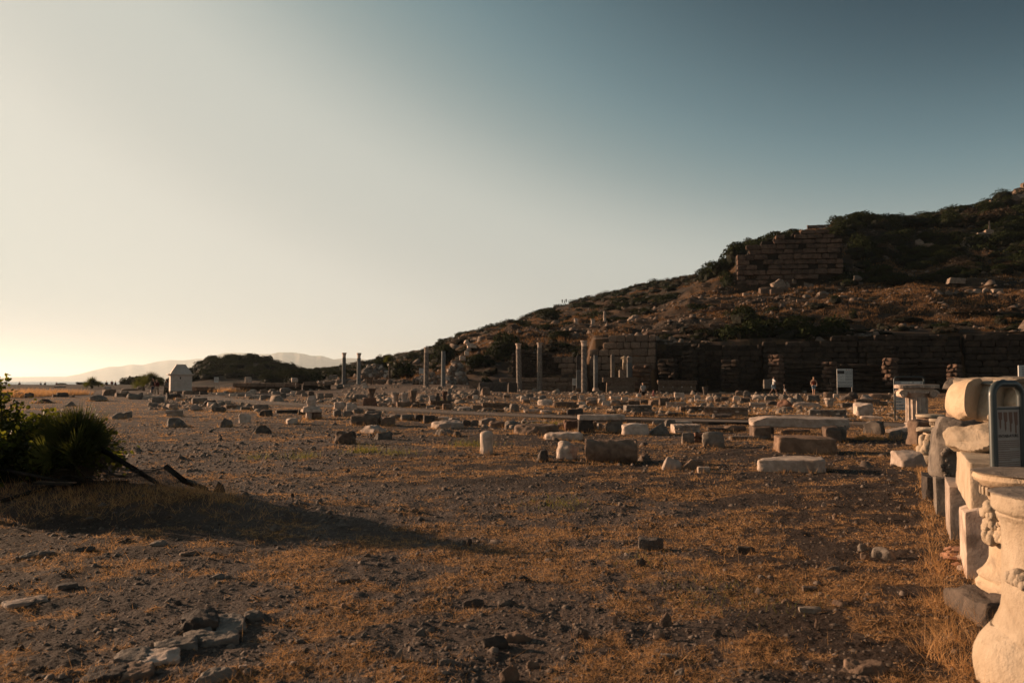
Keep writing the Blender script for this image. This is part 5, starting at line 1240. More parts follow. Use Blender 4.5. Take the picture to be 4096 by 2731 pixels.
def board(px0, px1, rt, rb, legrow, Y, label, kind):
    x0, x1 = Xp(px0, Y, rt), Xp(px1, Y, rt); z1, z0 = Zr(rt, Y), Zr(rb, Y); zl = min(Zr(legrow, Y), gz((x0 + x1) / 2, Y) + .05); w_ = x1 - x0; h = z1 - z0
    root = empty("information_board", ((x0 + x1) / 2, Y, zl - .1), label, "sign"); b0 = z0 - zl + .1
    for s_ in (-1, 1): link("post", box_mesh("post", .09 if w_ > 1 else .05, .06, b0 + h, M_PANEL, .01), root, loc=(s_ * (w_ / 2 - .05), .05, 0))
    p_ = link("board_panel", box_mesh("board_panel", w_, .03, h, M_PANELW, 0, b0), root); y = -.017
    rs = random.Random(int(px0))
    if kind == 'big':
        link("photo_print", rect(-w_ * .49, -w_ * .02, b0 + h * .72, b0 + h * .90, y, M_INK, "photo_print"), p_)
        for k in range(26):
            a = rs.uniform(-.46, -.08) * w_; b_ = b0 + rs.uniform(.38, .66) * h; link("map_line", rect(a, a + rs.uniform(.04, .14) * w_, b_, b_ + .012, y, M_INK, "map_line"), p_)
        for k in range(34):
            zz = b0 + h * (.87 - k * .026)
            if k in (9, 14, 21, 27): continue
            link("text_line", rect(w_ * (.02 if k < 22 else -.48), w_ * .48, zz, zz + h * .011, y, M_FRAME, "text_line"), p_)
        for k, c_ in ((.12, M_REDP), (.27, M_REDP), (.42, M_INK)): link("emblem", poly("emblem", [(w_ * k + .05 * math.cos(t_), b0 + h * .945 + .05 * math.sin(t_)) for t_ in np.linspace(0, 6.28, 13)[:-1]], y, c_), p_)
        link("heading", rect(-w_ * .26, -w_ * .18, b0 + h * .96, b0 + h * .975, y, M_INK, "heading"), p_)
    else:
        for k in range(7): link("text_line", rect(-w_ * .38, w_ * .38, b0 + h * (.85 - k * .11), b0 + h * (.85 - k * .11) + h * .04, y, M_FRAME, "text_line"), p_)
board(836.8, 852.4, 368.3, 386.6, 393.5, 74, "tall white information board with map and text before the wall", 'big')
board(cx_('C', 555), cx_('C', 595), cy_('C', 717), cy_('C', 778), 391, 89, "small white notice left of the fluted pilaster", 's')
board(cx_('M', 1270), cx_('M', 1360), cy_('M', 143), cy_('M', 240), 385, 99, "white notice behind the tall veined column", 's')
board(cx_('K', 2100), cx_('K', 2178), cy_('K', 122), cy_('K', 220), 385.3, 96, "slim white notice on a post right of the domed monument", 's')
board(1018.2, 1044, 364.8, 379.5, 392, 24, "framed sign cut off by the right edge, above the impost", 's')
# ------------------------------------------------------------------ people
def skin(name, chains, m, parent, sub=1):
    """chains of (point, radius); equal points are shared, so everything is one continuous surface"""
    vs, rad, ed, key = [], [], [], {}
    def vid(p, r):
        k = tuple(round(c, 4) for c in p)
        if k not in key: key[k] = len(vs); vs.append(p); rad.append(r)
        return key[k]
    for ch in chains:
        ids = [vid(p, r) for p, r in ch]
        ed += [(ids[i_], ids[i_ + 1]) for i_ in range(len(ids) - 1)]
    me = bpy.data.meshes.new(name); me.from_pydata(vs, ed, []); me.update()
    o_ = bpy.data.objects.new(name, me); TMP.collection.objects.link(o_); o_.modifiers.new("skin", 'SKIN'); o_.modifiers["skin"].use_smooth_shade = True
    for i_, sv in enumerate(me.skin_vertices[0].data):
        r = rad[i_]; sv.radius = r if isinstance(r, tuple) else (r, r)
        sv.use_root = (i_ == 0)
    md = o_.modifiers.new("sub", 'SUBSURF'); md.levels = sub; md.render_levels = sub
    TMP.view_layers[0].update(); dg = TMP.view_layers[0].depsgraph; ev = o_.evaluated_get(dg); out_ = bpy.data.meshes.new_from_object(ev); bpy.data.objects.remove(o_)
    out_.name = name; out_.materials.clear(); out_.materials.append(m); out_.polygons.foreach_set("use_smooth", np.ones(len(out_.polygons), bool))
    return link(name, out_, parent)
M_SKIN = flat("skin", (0.42, 0.235, 0.155), .5, .3); M_SKIND = flat("tanned_skin", (0.20, 0.105, 0.07), .5, .3)
CLO = {k: flat("cloth_" + k, v, .9, .1) for k, v in dict(white=(.62, .60, .57), grey=(.33, .31, .29), navy=(.035, .05, .075), black=(.014, .014, .015), maroon=(.085, .02, .018), red=(.30, .045, .025), rust=(.17, .035, .022),
        denim=(.13, .18, .23), pink=(.45, .14, .12), beige=(.25, .20, .15), olive=(.06, .05, .035), pattern=(.17, .155, .14)).items()}
HAIR = {'dark': flat("dark_hair", (.012, .009, .007), .6), 'blond': flat("blond_hair", (.33, .20, .09), .6), 'brown': flat("brown_hair", (.045, .025, .014), .6)}
def person(x, y, z, h, face, label, top='white', bot='denim', hair='dark', sk=None, stride=.18, arms=((.10, 0), (-.10, 0)), sleeve=.35, legs='shorts', long_hair=False, cap=None, sit=False, bag=False, wide=1.0, bend=0.0, group="visitors among the ruins"):
    """face: heading in degrees, 0 = away from camera, 90 = to the left; local +Y is forward"""
    root = empty("person", (x, y, z), label, "person", group, math.radians(face)); u = h / 1.75; sk = sk or M_SKIN
    def q(a, b_, c): return (a * u, b_ * u, c * u)
    hipz = .92 if not sit else .10; pel = q(0, 0, hipz); bf = bend
    wst = q(0, .02 + bf * .1, hipz + .16); chs = q(0, .0 + bf * .35, hipz + .38); nb = q(0, .0 + bf * .5, hipz + .53); nk = q(0, .02 + bf * .6, hipz + .60)
    jaw = q(0, .05 + bf * .7, hipz + .66); crn = q(0, .02 + bf * .75, hipz + .755)
    ch = [[(pel, (.15 * u * wide, .11 * u)), (wst, (.125 * u * wide, .09 * u)), (chs, (.155 * u * wide, .11 * u)), (nb, (.07 * u, .06 * u)), (nk, .052 * u), (jaw, .07 * u), (crn, .092 * u)], [(jaw, .07 * u), (q(0, .135 + bf * .7, hipz + .695), .014 * u)]]
    topc = [[(q(0, 0, hipz + .0), (.175 * u * wide, .135 * u)), (q(0, .02 + bf * .1, hipz + .16), (.155 * u * wide, .12 * u)), (q(0, bf * .35, hipz + .38), (.175 * u * wide, .13 * u)), (q(0, bf * .5, hipz + .51), (.085 * u, .075 * u))]]
    for s_, (sw, lift) in zip((-1, 1), arms):
        sh = q(s_ * .175 * wide, bf * .45, hipz + .48); el_ = q(s_ * (.235 + lift * .2), sw * .6 + bf * .45, hipz + .20 + abs(sw) * .05 + lift * .05); wr = q(s_ * (.235 - lift * .05), sw * 1.5 + .05 + lift * .18 + bf * .4, hipz - .03 + abs(sw) * .12 + lift * .28)
        dv = Vector(wr) - Vector(el_); dv.normalize(); palm = tuple(Vector(wr) + dv * .06 * u)
        ch.append([(chs, (.155 * u * wide, .11 * u)), (sh, .058 * u), (el_, .040 * u), (wr, .027 * u), (palm, (.036 * u, .018 * u))])
        sd_ = Vector((0, 1, 0)) if abs(dv.y) < .8 else Vector((0, 0, 1))
        for f_ in range(4): ch.append([(palm, (.036 * u, .018 * u)), (tuple(Vector(palm) + dv * (.045 + .006 * (f_ in (1, 2))) * u + sd_ * (f_ - 1.5) * .018 * u), .009 * u), (tuple(Vector(palm) + dv * (.075 + .01 * (f_ in (1, 2))) * u + sd_ * (f_ - 1.5) * .017 * u + Vector((-s_ * .02 * u, 0, 0))), .008 * u)])
        ch.append([(wr, .027 * u), (tuple(Vector(wr) + dv * .045 * u + sd_ * .045 * u), .010 * u)])
        e2 = tuple(Vector(sh) + (Vector(el_) - Vector(sh)) * min(1, sleeve / .5)); tc = [(q(0, bf * .35, hipz + .38), (.175 * u * wide, .13 * u)), (sh, .080 * u), (e2, .066 * u)]
        if sleeve > .5: tc += [(tuple(Vector(el_) + (Vector(wr) - Vector(el_)) * .9), .045 * u)]
        if sleeve > 0: topc.append(tc)
    lg, shoes = [], []
    for s_ in (-1, 1):
        st = s_ * stride
        if sit: kn, an, to = q(s_ * .12, .42, .12), q(s_ * .12, .50, -.28), q(s_ * .12, .62, -.32)
        else: kn, an, to = q(s_ * .10, st * .75 + .03, .50), q(s_ * .095, st * 1.9 - (.05 if st < 0 else 0), .085 + (.04 if st < 0 else 0)), q(s_ * .10, st * 1.9 + .13, .035)
        hp = q(s_ * .095, 0, hipz - .06)
        ch.append([(pel, (.15 * u * wide, .11 * u)), (hp, .095 * u), (kn, .062 * u), (an, .038 * u), (to, .035 * u)]); lg.append((hp, kn, an)); shoes.append((an, to))
    skin("body", ch, sk, root)
    skin("top", topc, CLO[top], root)
    r0 = {'shorts': (.115, .085), 'trousers': (.115, .085), 'wide': (.15, .16)}[legs]; bc = []
    for hp, kn, an in lg:
        c_ = [(pel, (.168 * u * wide, .128 * u)), (hp, r0[0] * u)]
        if legs == 'shorts': c_.append((tuple(Vector(hp) + (Vector(kn) - Vector(hp)) * .85), r0[1] * u))
        else: c_ += [(kn, r0[1] * u), (tuple(Vector(kn) + (Vector(an) - Vector(kn)) * .92), (.065 if legs == 'trousers' else .14) * u)]
        bc.append(c_)
    skin("trousers" if legs != 'shorts' else "shorts", bc, CLO[bot], root)
    for an, to in shoes:
        a = Vector(an) - Vector((0, .03 * u, .045 * u)); skin("shoe", [[(tuple(a), .045 * u), (tuple((a + Vector(to)) / 2), .047 * u), (tuple(Vector(to) + Vector((0, .04 * u, 0))), .038 * u)]], CLO['white' if hair == 'dark' and top == 'white' else 'olive'], root)
    hc = [[(tuple(Vector(crn) + Vector((0, -.02 * u, .035 * u))), .095 * u), (tuple(Vector(crn) + Vector((0, -.05 * u, -.03 * u))), .080 * u)]]
    if long_hair: hc[0] += [(tuple(Vector(nk) + Vector((0, -.06 * u, .0))), .065 * u), (tuple(Vector(chs) + Vector((.02 * u, -.13 * u, .06 * u))), .05 * u)]
    skin("hair", hc, HAIR[hair], root)
    for s_ in (-1, 1): link("eye", rock_mesh(.022 * u, .014 * u, .014 * u, 2.2, 0, 0, 3, 1, m=CLO['black']), root, loc=(s_ * .032 * u, crn[1] + .085 * u, crn[2] - .01 * u))
    if cap: link("cap", lathe_mesh([(.102 * u, 0), (.104 * u, .03 * u), (.085 * u, .075 * u), (.03 * u, .095 * u)], 14, CLO[cap], "cap"), root, loc=(crn[0], crn[1], crn[2] + .03 * u))
    if bag: link("bag_strap", tube_mesh("bag_strap", [q(-.12, .0, hipz + .53), q(-.06, .14, hipz + .40), q(.10, .145, hipz + .18), q(.18, .10, hipz + .03)], .014 * u, CLO['black'], 6), root)
    return root
def stand(px, feet, head, Y, **kw):
    x = Xp(px, Y, feet); z = Zr(feet, Y); h = Zr(head, Y) - z; return person(x, Y, z, h, **kw)
Yw = G(cx_('K', 1000), cy_('K', 470)).y + .45
Yp = Yw
stand(153.2, 395.1, 377.6, Yp + .9, face=188, label="walker in a dark jacket and black cap, half hidden behind the maroon one", top='black', bot='navy', cap='black', sleeve=.9, legs='trousers', stride=.10)
stand(156.6, 395.2, 378.6, Yp, face=184, label="walker in a maroon sweater and beige trousers, facing the camera", top='maroon', bot='beige', hair='brown', sleeve=.9, legs='trousers', stride=.14, wide=1.12, bag=True)
stand(166.2, 395.3, 379.2, Yp + .2, face=176, label="walker in a patterned jacket and wide dark trousers, beside the monument", top='pattern', bot='olive', hair='dark', sleeve=.9, legs='wide', stride=.12, cap='black', bag=True)
Yq_ = 73.5
stand(773.8, cy_('Q', 537), cy_('Q', 212), Yq_, face=-95, label="man in a white shirt and blue shorts holding a phone", top='white', bot='denim', sk=M_SKIND, sleeve=.42, arms=((.22, .8), (.22, .8)), stride=.17)
stand(785.2, cy_('Q', 527), cy_('Q', 345), Yq_ + .6, face=80, label="small child in a dark shirt and white shorts behind the white shirted man", top='black', bot='white', sleeve=.3, stride=.14, bend=.15)
stand(814.0, cy_('Q', 537), cy_('Q', 222), Yq_ - .3, face=165, label="striding woman with long blond hair, red top and denim shorts", top='rust', bot='denim', hair='blond', long_hair=True, sleeve=0, stride=.20, arms=((.16, .1), (.12, .15)))
stand(643.3, cy_('O', 425), cy_('O', 100), 72, face=25, label="man in a grey shirt and black shorts seen from behind", top='grey', bot='black', sleeve=.42, stride=.15)
stand(653.5, cy_('O', 395), cy_('O', 210), 71.5, face=95, label="small dark haired girl in pink beside the grey shirted man", top='pink', bot='pink', hair='dark', long_hair=True, sleeve=.2, arms=((.3, .5), (.3, .5)), stride=.05)
stand(494.6, cy_('N', 290) + 7, cy_('N', 197), 92.5, face=15, label="person in a red top behind the tapered stone block", top='red', bot='navy', sleeve=.8, stride=.03)
for (px, rt, rb, Y, f_, t_, lb, bd) in ((319.2, cy_('L', 362), cy_('L', 470), 88, 120, 'white', "left of two bending visitors in white behind the rubble", .55), (323.6, cy_('L', 378), cy_('L', 475), 87.6, 200, 'white', "right of two bending visitors in white behind the rubble", .5),
        (295.8, cy_('L', 418), cy_('L', 500), 86, 95, 'white', "crouching figure in white among the rubble, left of the bending pair", .2), (284.8, cy_('L', 455), cy_('L', 500), 86, 60, 'rust', "low crouching figure at the far left of the rubble group", .2)):
    person(Xp(px, Y, rb), Y, Zr(rb, Y), (Zr(rt, Y) - Zr(rb, Y)) * 1.05, f_, lb, top=t_, bot='olive', bend=bd, stride=.05, sleeve=.5)
for (px, rt, wd, Y, f_, t_, lb) in ((106.5, cy_('K', 188), 0, 150, 10, 'black', "seated dark figure left of two others above the shore"), (112, cy_('K', 178), 0, 152, 190, 'rust', "standing figure in rust among the three above the shore"), (115.5, cy_('K', 188), 0, 149, 100, 'maroon', "dark haired figure at the right of the three above the shore"),
        (6.3, 380.1, 0, 176, 90, 'black', "farthest left walker on the skyline by the sea"), (19.6, 381.0, 0, 176, 80, 'black', "second walker from the left by the sea, sitting low"), (40.8, 381.2, 0, 178, 95, 'navy', "left of two close walkers by the sea"), (45.1, 381.1, 0, 178, 85, 'black', "right of two close walkers by the sea"),
        (56.7, 381.4, 0, 180, 190, 'maroon', "lone walker by the sea, right of the close pair"), (77.5, 381.9, 0, 182, 60, 'pattern', "left of two pale dots of walkers beside the shore palm"), (79.4, 382.0, 0, 182, 120, 'grey', "right of two pale dots of walkers beside the shore palm")):
    h_ = 1.7; person(Xp(px, Y, rt), Y, Zr(rt, Y) - h_, h_, f_, lb, top=t_, bot='black', stride=.12, sleeve=.8, legs='trousers', group="distant visitors by the sea")
for k, (px, Y) in enumerate(((562.5, 311), (565, 311), (566.5, 310), (574.5, 312))):
    z_ = gz(Xp(px, Y), Y); person(Xp(px, Y), Y, z_ + .9, 1.7, 90 * k, ("first", "second", "third", "fourth")[k] + " from left of the tiny figures on the skyline above the platform", top='black', bot='black', stride=.1, sleeve=.8, legs='trousers', group="tiny figures on the skyline")

bpy.data.scenes.remove(TMP)
# ------------------------------------------------------------------ vegetation
def leafmat(name, a, b_, tr=0.25, tcol=(0.20, 0.22, 0.03), rough=.55, spec=.25):
    m = bpy.data.materials.new(name); m.use_nodes = True; t = m.node_tree; t.nodes.clear()
    o = t.nodes.new("ShaderNodeOutputMaterial"); pb = t.nodes.new("ShaderNodeBsdfPrincipled"); tl = t.nodes.new("ShaderNodeBsdfTranslucent"); mx = t.nodes.new("ShaderNodeMixShader")
    p = pos(t); c = mix(t, fr(t, noise(t, p, 9, 2), .3, .7), a, b_); t.links.new(c, pb.inputs['Base Color']); pb.inputs['Roughness'].default_value = rough; pb.inputs['Specular IOR Level'].default_value = spec
    tl.inputs[0].default_value = (*tcol, 1); mx.inputs[0].default_value = tr
    t.links.new(pb.outputs[0], mx.inputs[1]); t.links.new(tl.outputs[0], mx.inputs[2]); t.links.new(mx.outputs[0], o.inputs[0]); return m
M_MAQ = leafmat("maquis_leaf", (0.012, 0.018, 0.008), (0.032, 0.038, 0.015), .06, (0.06, 0.06, 0.012), .95, .04)
M_MAQ2 = leafmat("brown_scrub", (0.028, 0.018, 0.010), (0.075, 0.045, 0.022), .12, (0.12, 0.06, 0.02))
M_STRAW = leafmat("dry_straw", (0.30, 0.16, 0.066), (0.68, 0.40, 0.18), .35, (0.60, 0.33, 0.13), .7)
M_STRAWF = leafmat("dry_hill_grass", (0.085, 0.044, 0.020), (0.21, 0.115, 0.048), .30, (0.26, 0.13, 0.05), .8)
M_FRESH = leafmat("green_blade", (0.05, 0.055, 0.014), (0.10, 0.095, 0.025), .4, (0.22, 0.20, 0.03), .6)
M_FIG = leafmat("fig_leaf", (0.014, 0.020, 0.006), (0.032, 0.038, 0.010), .38, (0.20, 0.205, 0.022), .6, .15)
M_PALM = leafmat("palm_leaf", (0.012, 0.016, 0.007), (0.028, 0.034, 0.012), .22, (0.15, 0.16, 0.025), .5, .2)
M_BARK = flat("bark", (0.06, 0.042, 0.030), .9)
def tris_cloud(name, base, dirs, length, width, m, bend=None):
    """one bent blade (2 tris, kite) per point; arrays"""
    n = len(base); side = np.cross(dirs, np.random.RandomState(5).normal(size=(n, 3))); side /= np.linalg.norm(side, axis=1)[:, None] + 1e-9
    tip = base + dirs * length[:, None]
    if bend is not None: tip = tip + bend
    V = np.stack([base - side * width[:, None] / 2, base + side * width[:, None] / 2, tip], 1).reshape(-1, 3)
    F_ = np.arange(n * 3).reshape(-1, 3); return mesh_np(name, V, F_, m)
def leaf_cloud(name, base, nrm, size, m, seed=0, aspect=.45, stems=None):
    n = len(base); rs = np.random.RandomState(seed)
    a = np.cross(nrm, rs.normal(size=(n, 3))); a /= np.linalg.norm(a, axis=1)[:, None] + 1e-9; b_ = np.cross(nrm, a)
    s = size[:, None]; V = np.stack([base - a * s * .5, base + b_ * s * aspect * .5, base + a * s * .5, base - b_ * s * aspect * .5], 1).reshape(-1, 3)
    return mesh_np(name, V, np.arange(n * 4).reshape(-1, 4), m)
def bush_mesh(seed, n, m, lumps=9, leaf=.13):
    """unit bush: radius 1 footprint, height about 1, clumps of leaves with gaps"""
    rs = np.random.RandomState(seed); cs = []
    for k in range(lumps):
        a = rs.uniform(0, 6.28); d_ = rs.uniform(0, .62); cs.append((d_ * math.cos(a), d_ * math.sin(a), rs.uniform(.15, .62), rs.uniform(.28, .46)))
    P_ = []; N_ = []
    for k in range(n):
        c = cs[rs.randint(lumps)]; v = rs.normal(size=3); v /= np.linalg.norm(v); v[2] = abs(v[2]) if rs.rand() < .75 else v[2]
        rr = c[3] * (rs.uniform(.55, 1.0) ** .5 + (.12 if rs.rand() < .12 else 0))
        q = np.array([c[0], c[1], c[2]]) + v * rr * np.array([1, 1, .9])
        if q[2] < -.05: q[2] = -q[2] * .3
        P_.append(q); N_.append(v + rs.normal(size=3) * .7)
    N_ = np.array(N_); N_ /= np.linalg.norm(N_, axis=1)[:, None]
    return leaf_cloud("foliage", np.array(P_), N_, rs.uniform(.6, 1.4, n) * leaf, m, seed)
def core_mesh(seed, m): return rock_mesh(1.25, 1.25, .72, 2.4, 0, .22, 9, seed, m=m, name="dark_core")  # near-black rounded lump filling a bush behind its leaves
M_BUSHCORE = stone("dark_bush_core", (0.006, 0.007, 0.003), (0.020, 0.021, 0.009), (0.004, 0.004, 0.002), .25, 1.8)
BUSH = [bush_mesh(200 + k, 3000, M_MAQ, leaf=.095) for k in range(4)] ; BUSHB = [bush_mesh(230 + k, 1400, M_MAQ2, leaf=.10) for k in range(2)]
BFAR = [bush_mesh(260 + k, 760, M_MAQ, 7, .145) for k in range(3)]; CORE = [core_mesh(240 + k, M_BUSHCORE) for k in range(3)]
BUSHES = []; MASS = []
def bush_mass(px, Y, wpx, hpx, kind='g'):
    """one more clump of the scrub nobody could count"""
    x = Xp(px, Y); s = wpx * 1.15 * Y / F_PX / 2; h = hpx * 1.25 * Y / F_PX; MASS.append((x, Y, gz(x, Y) - .15 * h, s, h * 1.05, kind, rs.uniform(0, 6)))
def bush(px, row, wpx, hpx, Y, label, group, kind='g', seed=0, name="maquis_bush", zoff=0):
    rs = random.Random(int(px * 13 + Y * 7 + seed)); x = Xp(px, Y, row); z = base_z(x, Y)[0] if row is None or zoff is None else Zr(row, Y)
    s = wpx * Y / F_PX / 2; h = hpx * Y / F_PX
    root = empty(name, (x, Y, z - .15 * h), label, "bush", group, rs.uniform(0, 6))
    src = (BFAR if wpx < 22 else BUSH) if kind == 'g' else BUSHB
    f = link("foliage", rs.choice(src), root); f.scale = (s, s, h * 1.05)
    c = link("dark_core", rs.choice(CORE), root); c.scale = (s * .78, s * .78, h * .84); BUSHES.append((root, px, row, Y, wpx)); return root
def bush_on(px, Y, wpx, hpx, label, group, kind='g'):
    x = Xp(px, Y); z = gz(x, Y); return bush(px, CY + 39.2 - (z - EYE) * F_PX / Y, wpx, hpx, Y, label, group, kind)
def zrow(z, Y):
    lo, hi = -200.0, 900.0
    for _ in range(40):
        m_ = (lo + hi) / 2
        if Zr(m_, Y) > z: lo = m_
        else: hi = m_
    return lo
def bush_on(px, Y, wpx, hpx, label, group, kind='g'):
    x = Xp(px, Y); return bush(px, zrow(gz(x, Y), Y), wpx * 1.15, hpx * 1.25, Y, label, group, kind)
GL = "maquis bushes on the low left hill"; rs = random.Random(12)
for k in range(190):
    px = rs.uniform(186, 334); Y = rs.uniform(158, 205)
    if px > 300 and rs.random() < .3: continue
    if k % 4: bush_mass(px, Y, rs.uniform(12, 26), rs.uniform(5.0, 8)); continue
    bush_on(px, Y, rs.uniform(12, 24), rs.uniform(5.0, 8.5), "dark rounded maquis bush covering the low hill between monument and slim columns", GL)
for (px, Y, w_, h) in ((212, 198, 22, 7), (232, 199, 26, 7), (252, 198, 24, 7), (268, 199, 20, 6), (285, 205, 22, 6), (300, 212, 20, 5), (200, 190, 18, 8)):
    bush_on(px, Y, w_, h, "dark rounded maquis bush covering the low hill between monument and slim columns", GL)
bush_on(300, 132, 44, 17, "broad dark bush at the near right foot of the low hill", GL); bush_on(272, 126, 34, 13, "dark bush at the near left foot of the low hill, behind the long wall", GL)
GM = "maquis bushes on the long middle slope"
for k in range(420):
    px = rs.uniform(335, 715); f = rs.random(); lo = 112 if px < 480 else 134; Y = lo + (300 - lo) * f
    w_, h_, kd = rs.uniform(10, 26) * (150 / Y) ** .3, rs.uniform(3.5, 7) * (150 / Y) ** .3, 'g' if rs.random() < .8 else 'b'
    if w_ > 20.5 and Y < 215: bush_on(px, Y, w_, h_, "x", GM, kd)
    else: bush_mass(px, Y, w_, h_, kd)
for k in range(46):   # along the skyline
    px = 338 + k * 7.6 + rs.uniform(-3, 3); bush_mass(px, 292 if px > 400 else 262, rs.uniform(9, 17), rs.uniform(3, 5.5))
GB = "large bushes about the ruins"; BS = 1.25
for (px, row, w_, h, Y, lab, kd) in (
    (505, 358, 44, 29, 112, "largest dark bush, left of the paired columns, above the rubble wall", 'g'), (476, 365, 26, 14, 108, "dark bush beside the leaning stone stack", 'g'),
    (402, 376, 34, 16, 112, "broad dark bush behind the tall veined column", 'g'), (445, 360, 30, 18, 118, "dark bush behind the blue grey column", 'g'), (380, 368, 24, 10, 135, "bush right of the slim columns on the slope", 'g'),
    (750, 345, 62, 32, 103.5, "wide dark bush hanging over the terrace wall, left of centre wall", 'g'), (795, 343, 56, 28, 102, "middle dark bush crowning the terrace wall", 'g'), (833, 342, 44, 26, 101, "right dark bush crowning the terrace wall", 'g'),
    (745, 322, 36, 17, 110, "round bush above the wall top bushes, below the bastion", 'g'), (700, 315, 46, 13, 128, "flat spreading bush left of the bastion foot", 'g'), (670, 305, 40, 11, 160, "spreading bush on the slope left of the bastion", 'g'),
    (738, 264, 36, 22, 159, "tall bush hugging the left side of the corner bastion", 'g'), (755, 254, 36, 17, 163, "bush rising behind the bastion's stepped left edge", 'g'), (772, 248, 42, 16, 168, "rounded bush on the skyline above the bastion", 'g'), (722, 272, 34, 16, 161, "bush at the lower left of the skyline shoulder", 'g'), (728, 290, 26, 18, 153, "bush before the lower left corner of the bastion", 'g'), (708, 280, 30, 12, 165, "low bush where the near slope meets the far skyline", 'g'), (790, 240, 30, 11, 177, "bush filling the skyline gap right of the rounded one", 'g'),
    (835, 246, 46, 15, 180, "dark bush spreading above the bastion's right half", 'g'), (862, 262, 40, 26, 165, "dark bush right of the corner bastion", 'g'), (888, 236, 44, 16, 192, "dark skyline bush in the middle of the right hill", 'g'),
    (893, 224, 12, 9, 199, "small rounded shrub standing up on the right skyline", 'g'), (865, 226, 40, 7, 197, "low bushes on the skyline left of the small shrub", 'g'), (968, 222, 50, 16, 198, "broad dark bush on the right skyline", 'g'),
    (1000, 240, 56, 24, 185, "big dark bush near the right edge below the skyline", 'g'), (930, 250, 40, 18, 178, "dark bush around the carved remains on the right slope", 'g'), (975, 262, 60, 18, 165, "wide dark bush under the tilted fallen blocks", 'g'),
    (920, 272, 44, 12, 155, "flat dark bush in the middle of the right slope", 'g'), (945, 285, 40, 12, 146, "dark bush above the pale boulder of the right terrace", 'g'), (1010, 268, 40, 14, 158, "dark bush at right edge above the terrace line", 'g'),
    (845, 285, 36, 15, 150, "dark bush at the right foot of the bastion", 'g'), (880, 300, 40, 6, 128, "thin scrub along the line of pale stones", 'b'), (960, 315, 60, 9, 112, "brown scrub on the bank over the far right wall", 'b'), (905, 322, 46, 8, 108, "brown scrub over the middle of the terrace wall", 'b'),
    (1010, 318, 46, 10, 110, "brown scrub at the right end of the terrace bank", 'b'), (690, 332, 30, 10, 108, "brown thorn scrub above the dark wall's left end", 'b'), (560, 338, 36, 8, 116, "low scrub over the paired columns", 'g'), (640, 320, 30, 8, 140, "bush right of the hilltop platform", 'g'), (550, 318, 30, 9, 165, "rounded bush left of the hilltop platform", 'g'), (600, 318, 34, 7, 150, "low bush behind the hilltop column", 'g')):
    bush(px, row, w_ * BS, h * (BS if row < 300 else 1.15), Y, lab, GB, kd)
for k in range(190):
    px = rs.uniform(840, 1065); Y = rs.uniform(142, 208); w_ = rs.uniform(16, 42); kd = 'g' if rs.random() < .85 else 'b'
    if w_ > 33: bush_on(px, Y, w_, rs.uniform(8, 14), "x", "maquis bushes on the upper right slope", kd)
    else: bush_mass(px, Y, w_, rs.uniform(6, 12), kd)
for k in range(40):   # scrub on the slope behind the paired columns
    bush_mass(rs.uniform(455, 585), rs.uniform(99, 112), rs.uniform(10, 22), rs.uniform(4, 9), 'g' if rs.random() < .6 else 'b')
for k in range(60):   # scrub along the lip of the terrace wall
    px = rs.uniform(665, 1060); Y = wy(px) + rs.uniform(2, 9); bush_mass(px, Y, rs.uniform(8, 26), rs.uniform(3, 9), 'g' if rs.random() < .6 else 'b')
for k in range(34):   # scrub at the foot of the bastion and on the crest above it
    px = rs.uniform(700, 860); bush_mass(px, rs.choice((rs.uniform(104, 122), rs.uniform(170, 182))), rs.uniform(12, 30), rs.uniform(5, 10), 'g' if rs.random() < .75 else 'b')
for k in range(16):
    px = rs.uniform(60, 190); bush_on(px, rs.uniform(165, 186), rs.uniform(8, 20), rs.uniform(2, 5) * (1 + (px > 120)), "low dark shrub on the shore rise left of the domed monument", "shrubs on the shore rise")

for kd, srcs, m_, nm in (('g', BFAR, M_MAQ, "maquis_scrub"), ('b', BUSHB, M_MAQ2, "brown_scrub")):
    Vs = []; Vc = []; Fc = []; n0 = 0
    cV = np.array([v.co[:] for v in CORE[0].vertices]); cF = np.array([p_.vertices[:] for p_ in CORE[0].polygons])
    for (x, y, z, s_, h_, k_, a_) in MASS:
        if k_ != kd: continue
        me = rs.choice(srcs); v = np.empty(len(me.vertices) * 3, np.float32); me.vertices.foreach_get("co", v); v = v.reshape(-1, 4, 3)
        v = (v[::2] if kd == 'b' else v)[:, :3].reshape(-1, 3); ca, sa = math.cos(a_), math.sin(a_)
        def place_(v): return np.stack([(v[:, 0] * ca - v[:, 1] * sa) * s_ + x, (v[:, 0] * sa + v[:, 1] * ca) * s_ + y, v[:, 2] * h_ + z], 1)
        Vs.append(place_(v)); Vc.append(place_(cV * .78)); Fc.append(cF + n0); n0 += len(cV)
    Vs = np.vstack(Vs); tag(link(nm, mesh_np(nm, Vs, np.arange(len(Vs)).reshape(-1, 3), m_)), kind="stuff")
    tag(link(nm + "_dark_core", mesh_np(nm + "_dark_core", np.vstack(Vc), np.vstack(Fc), M_BUSHCORE)), kind="stuff")
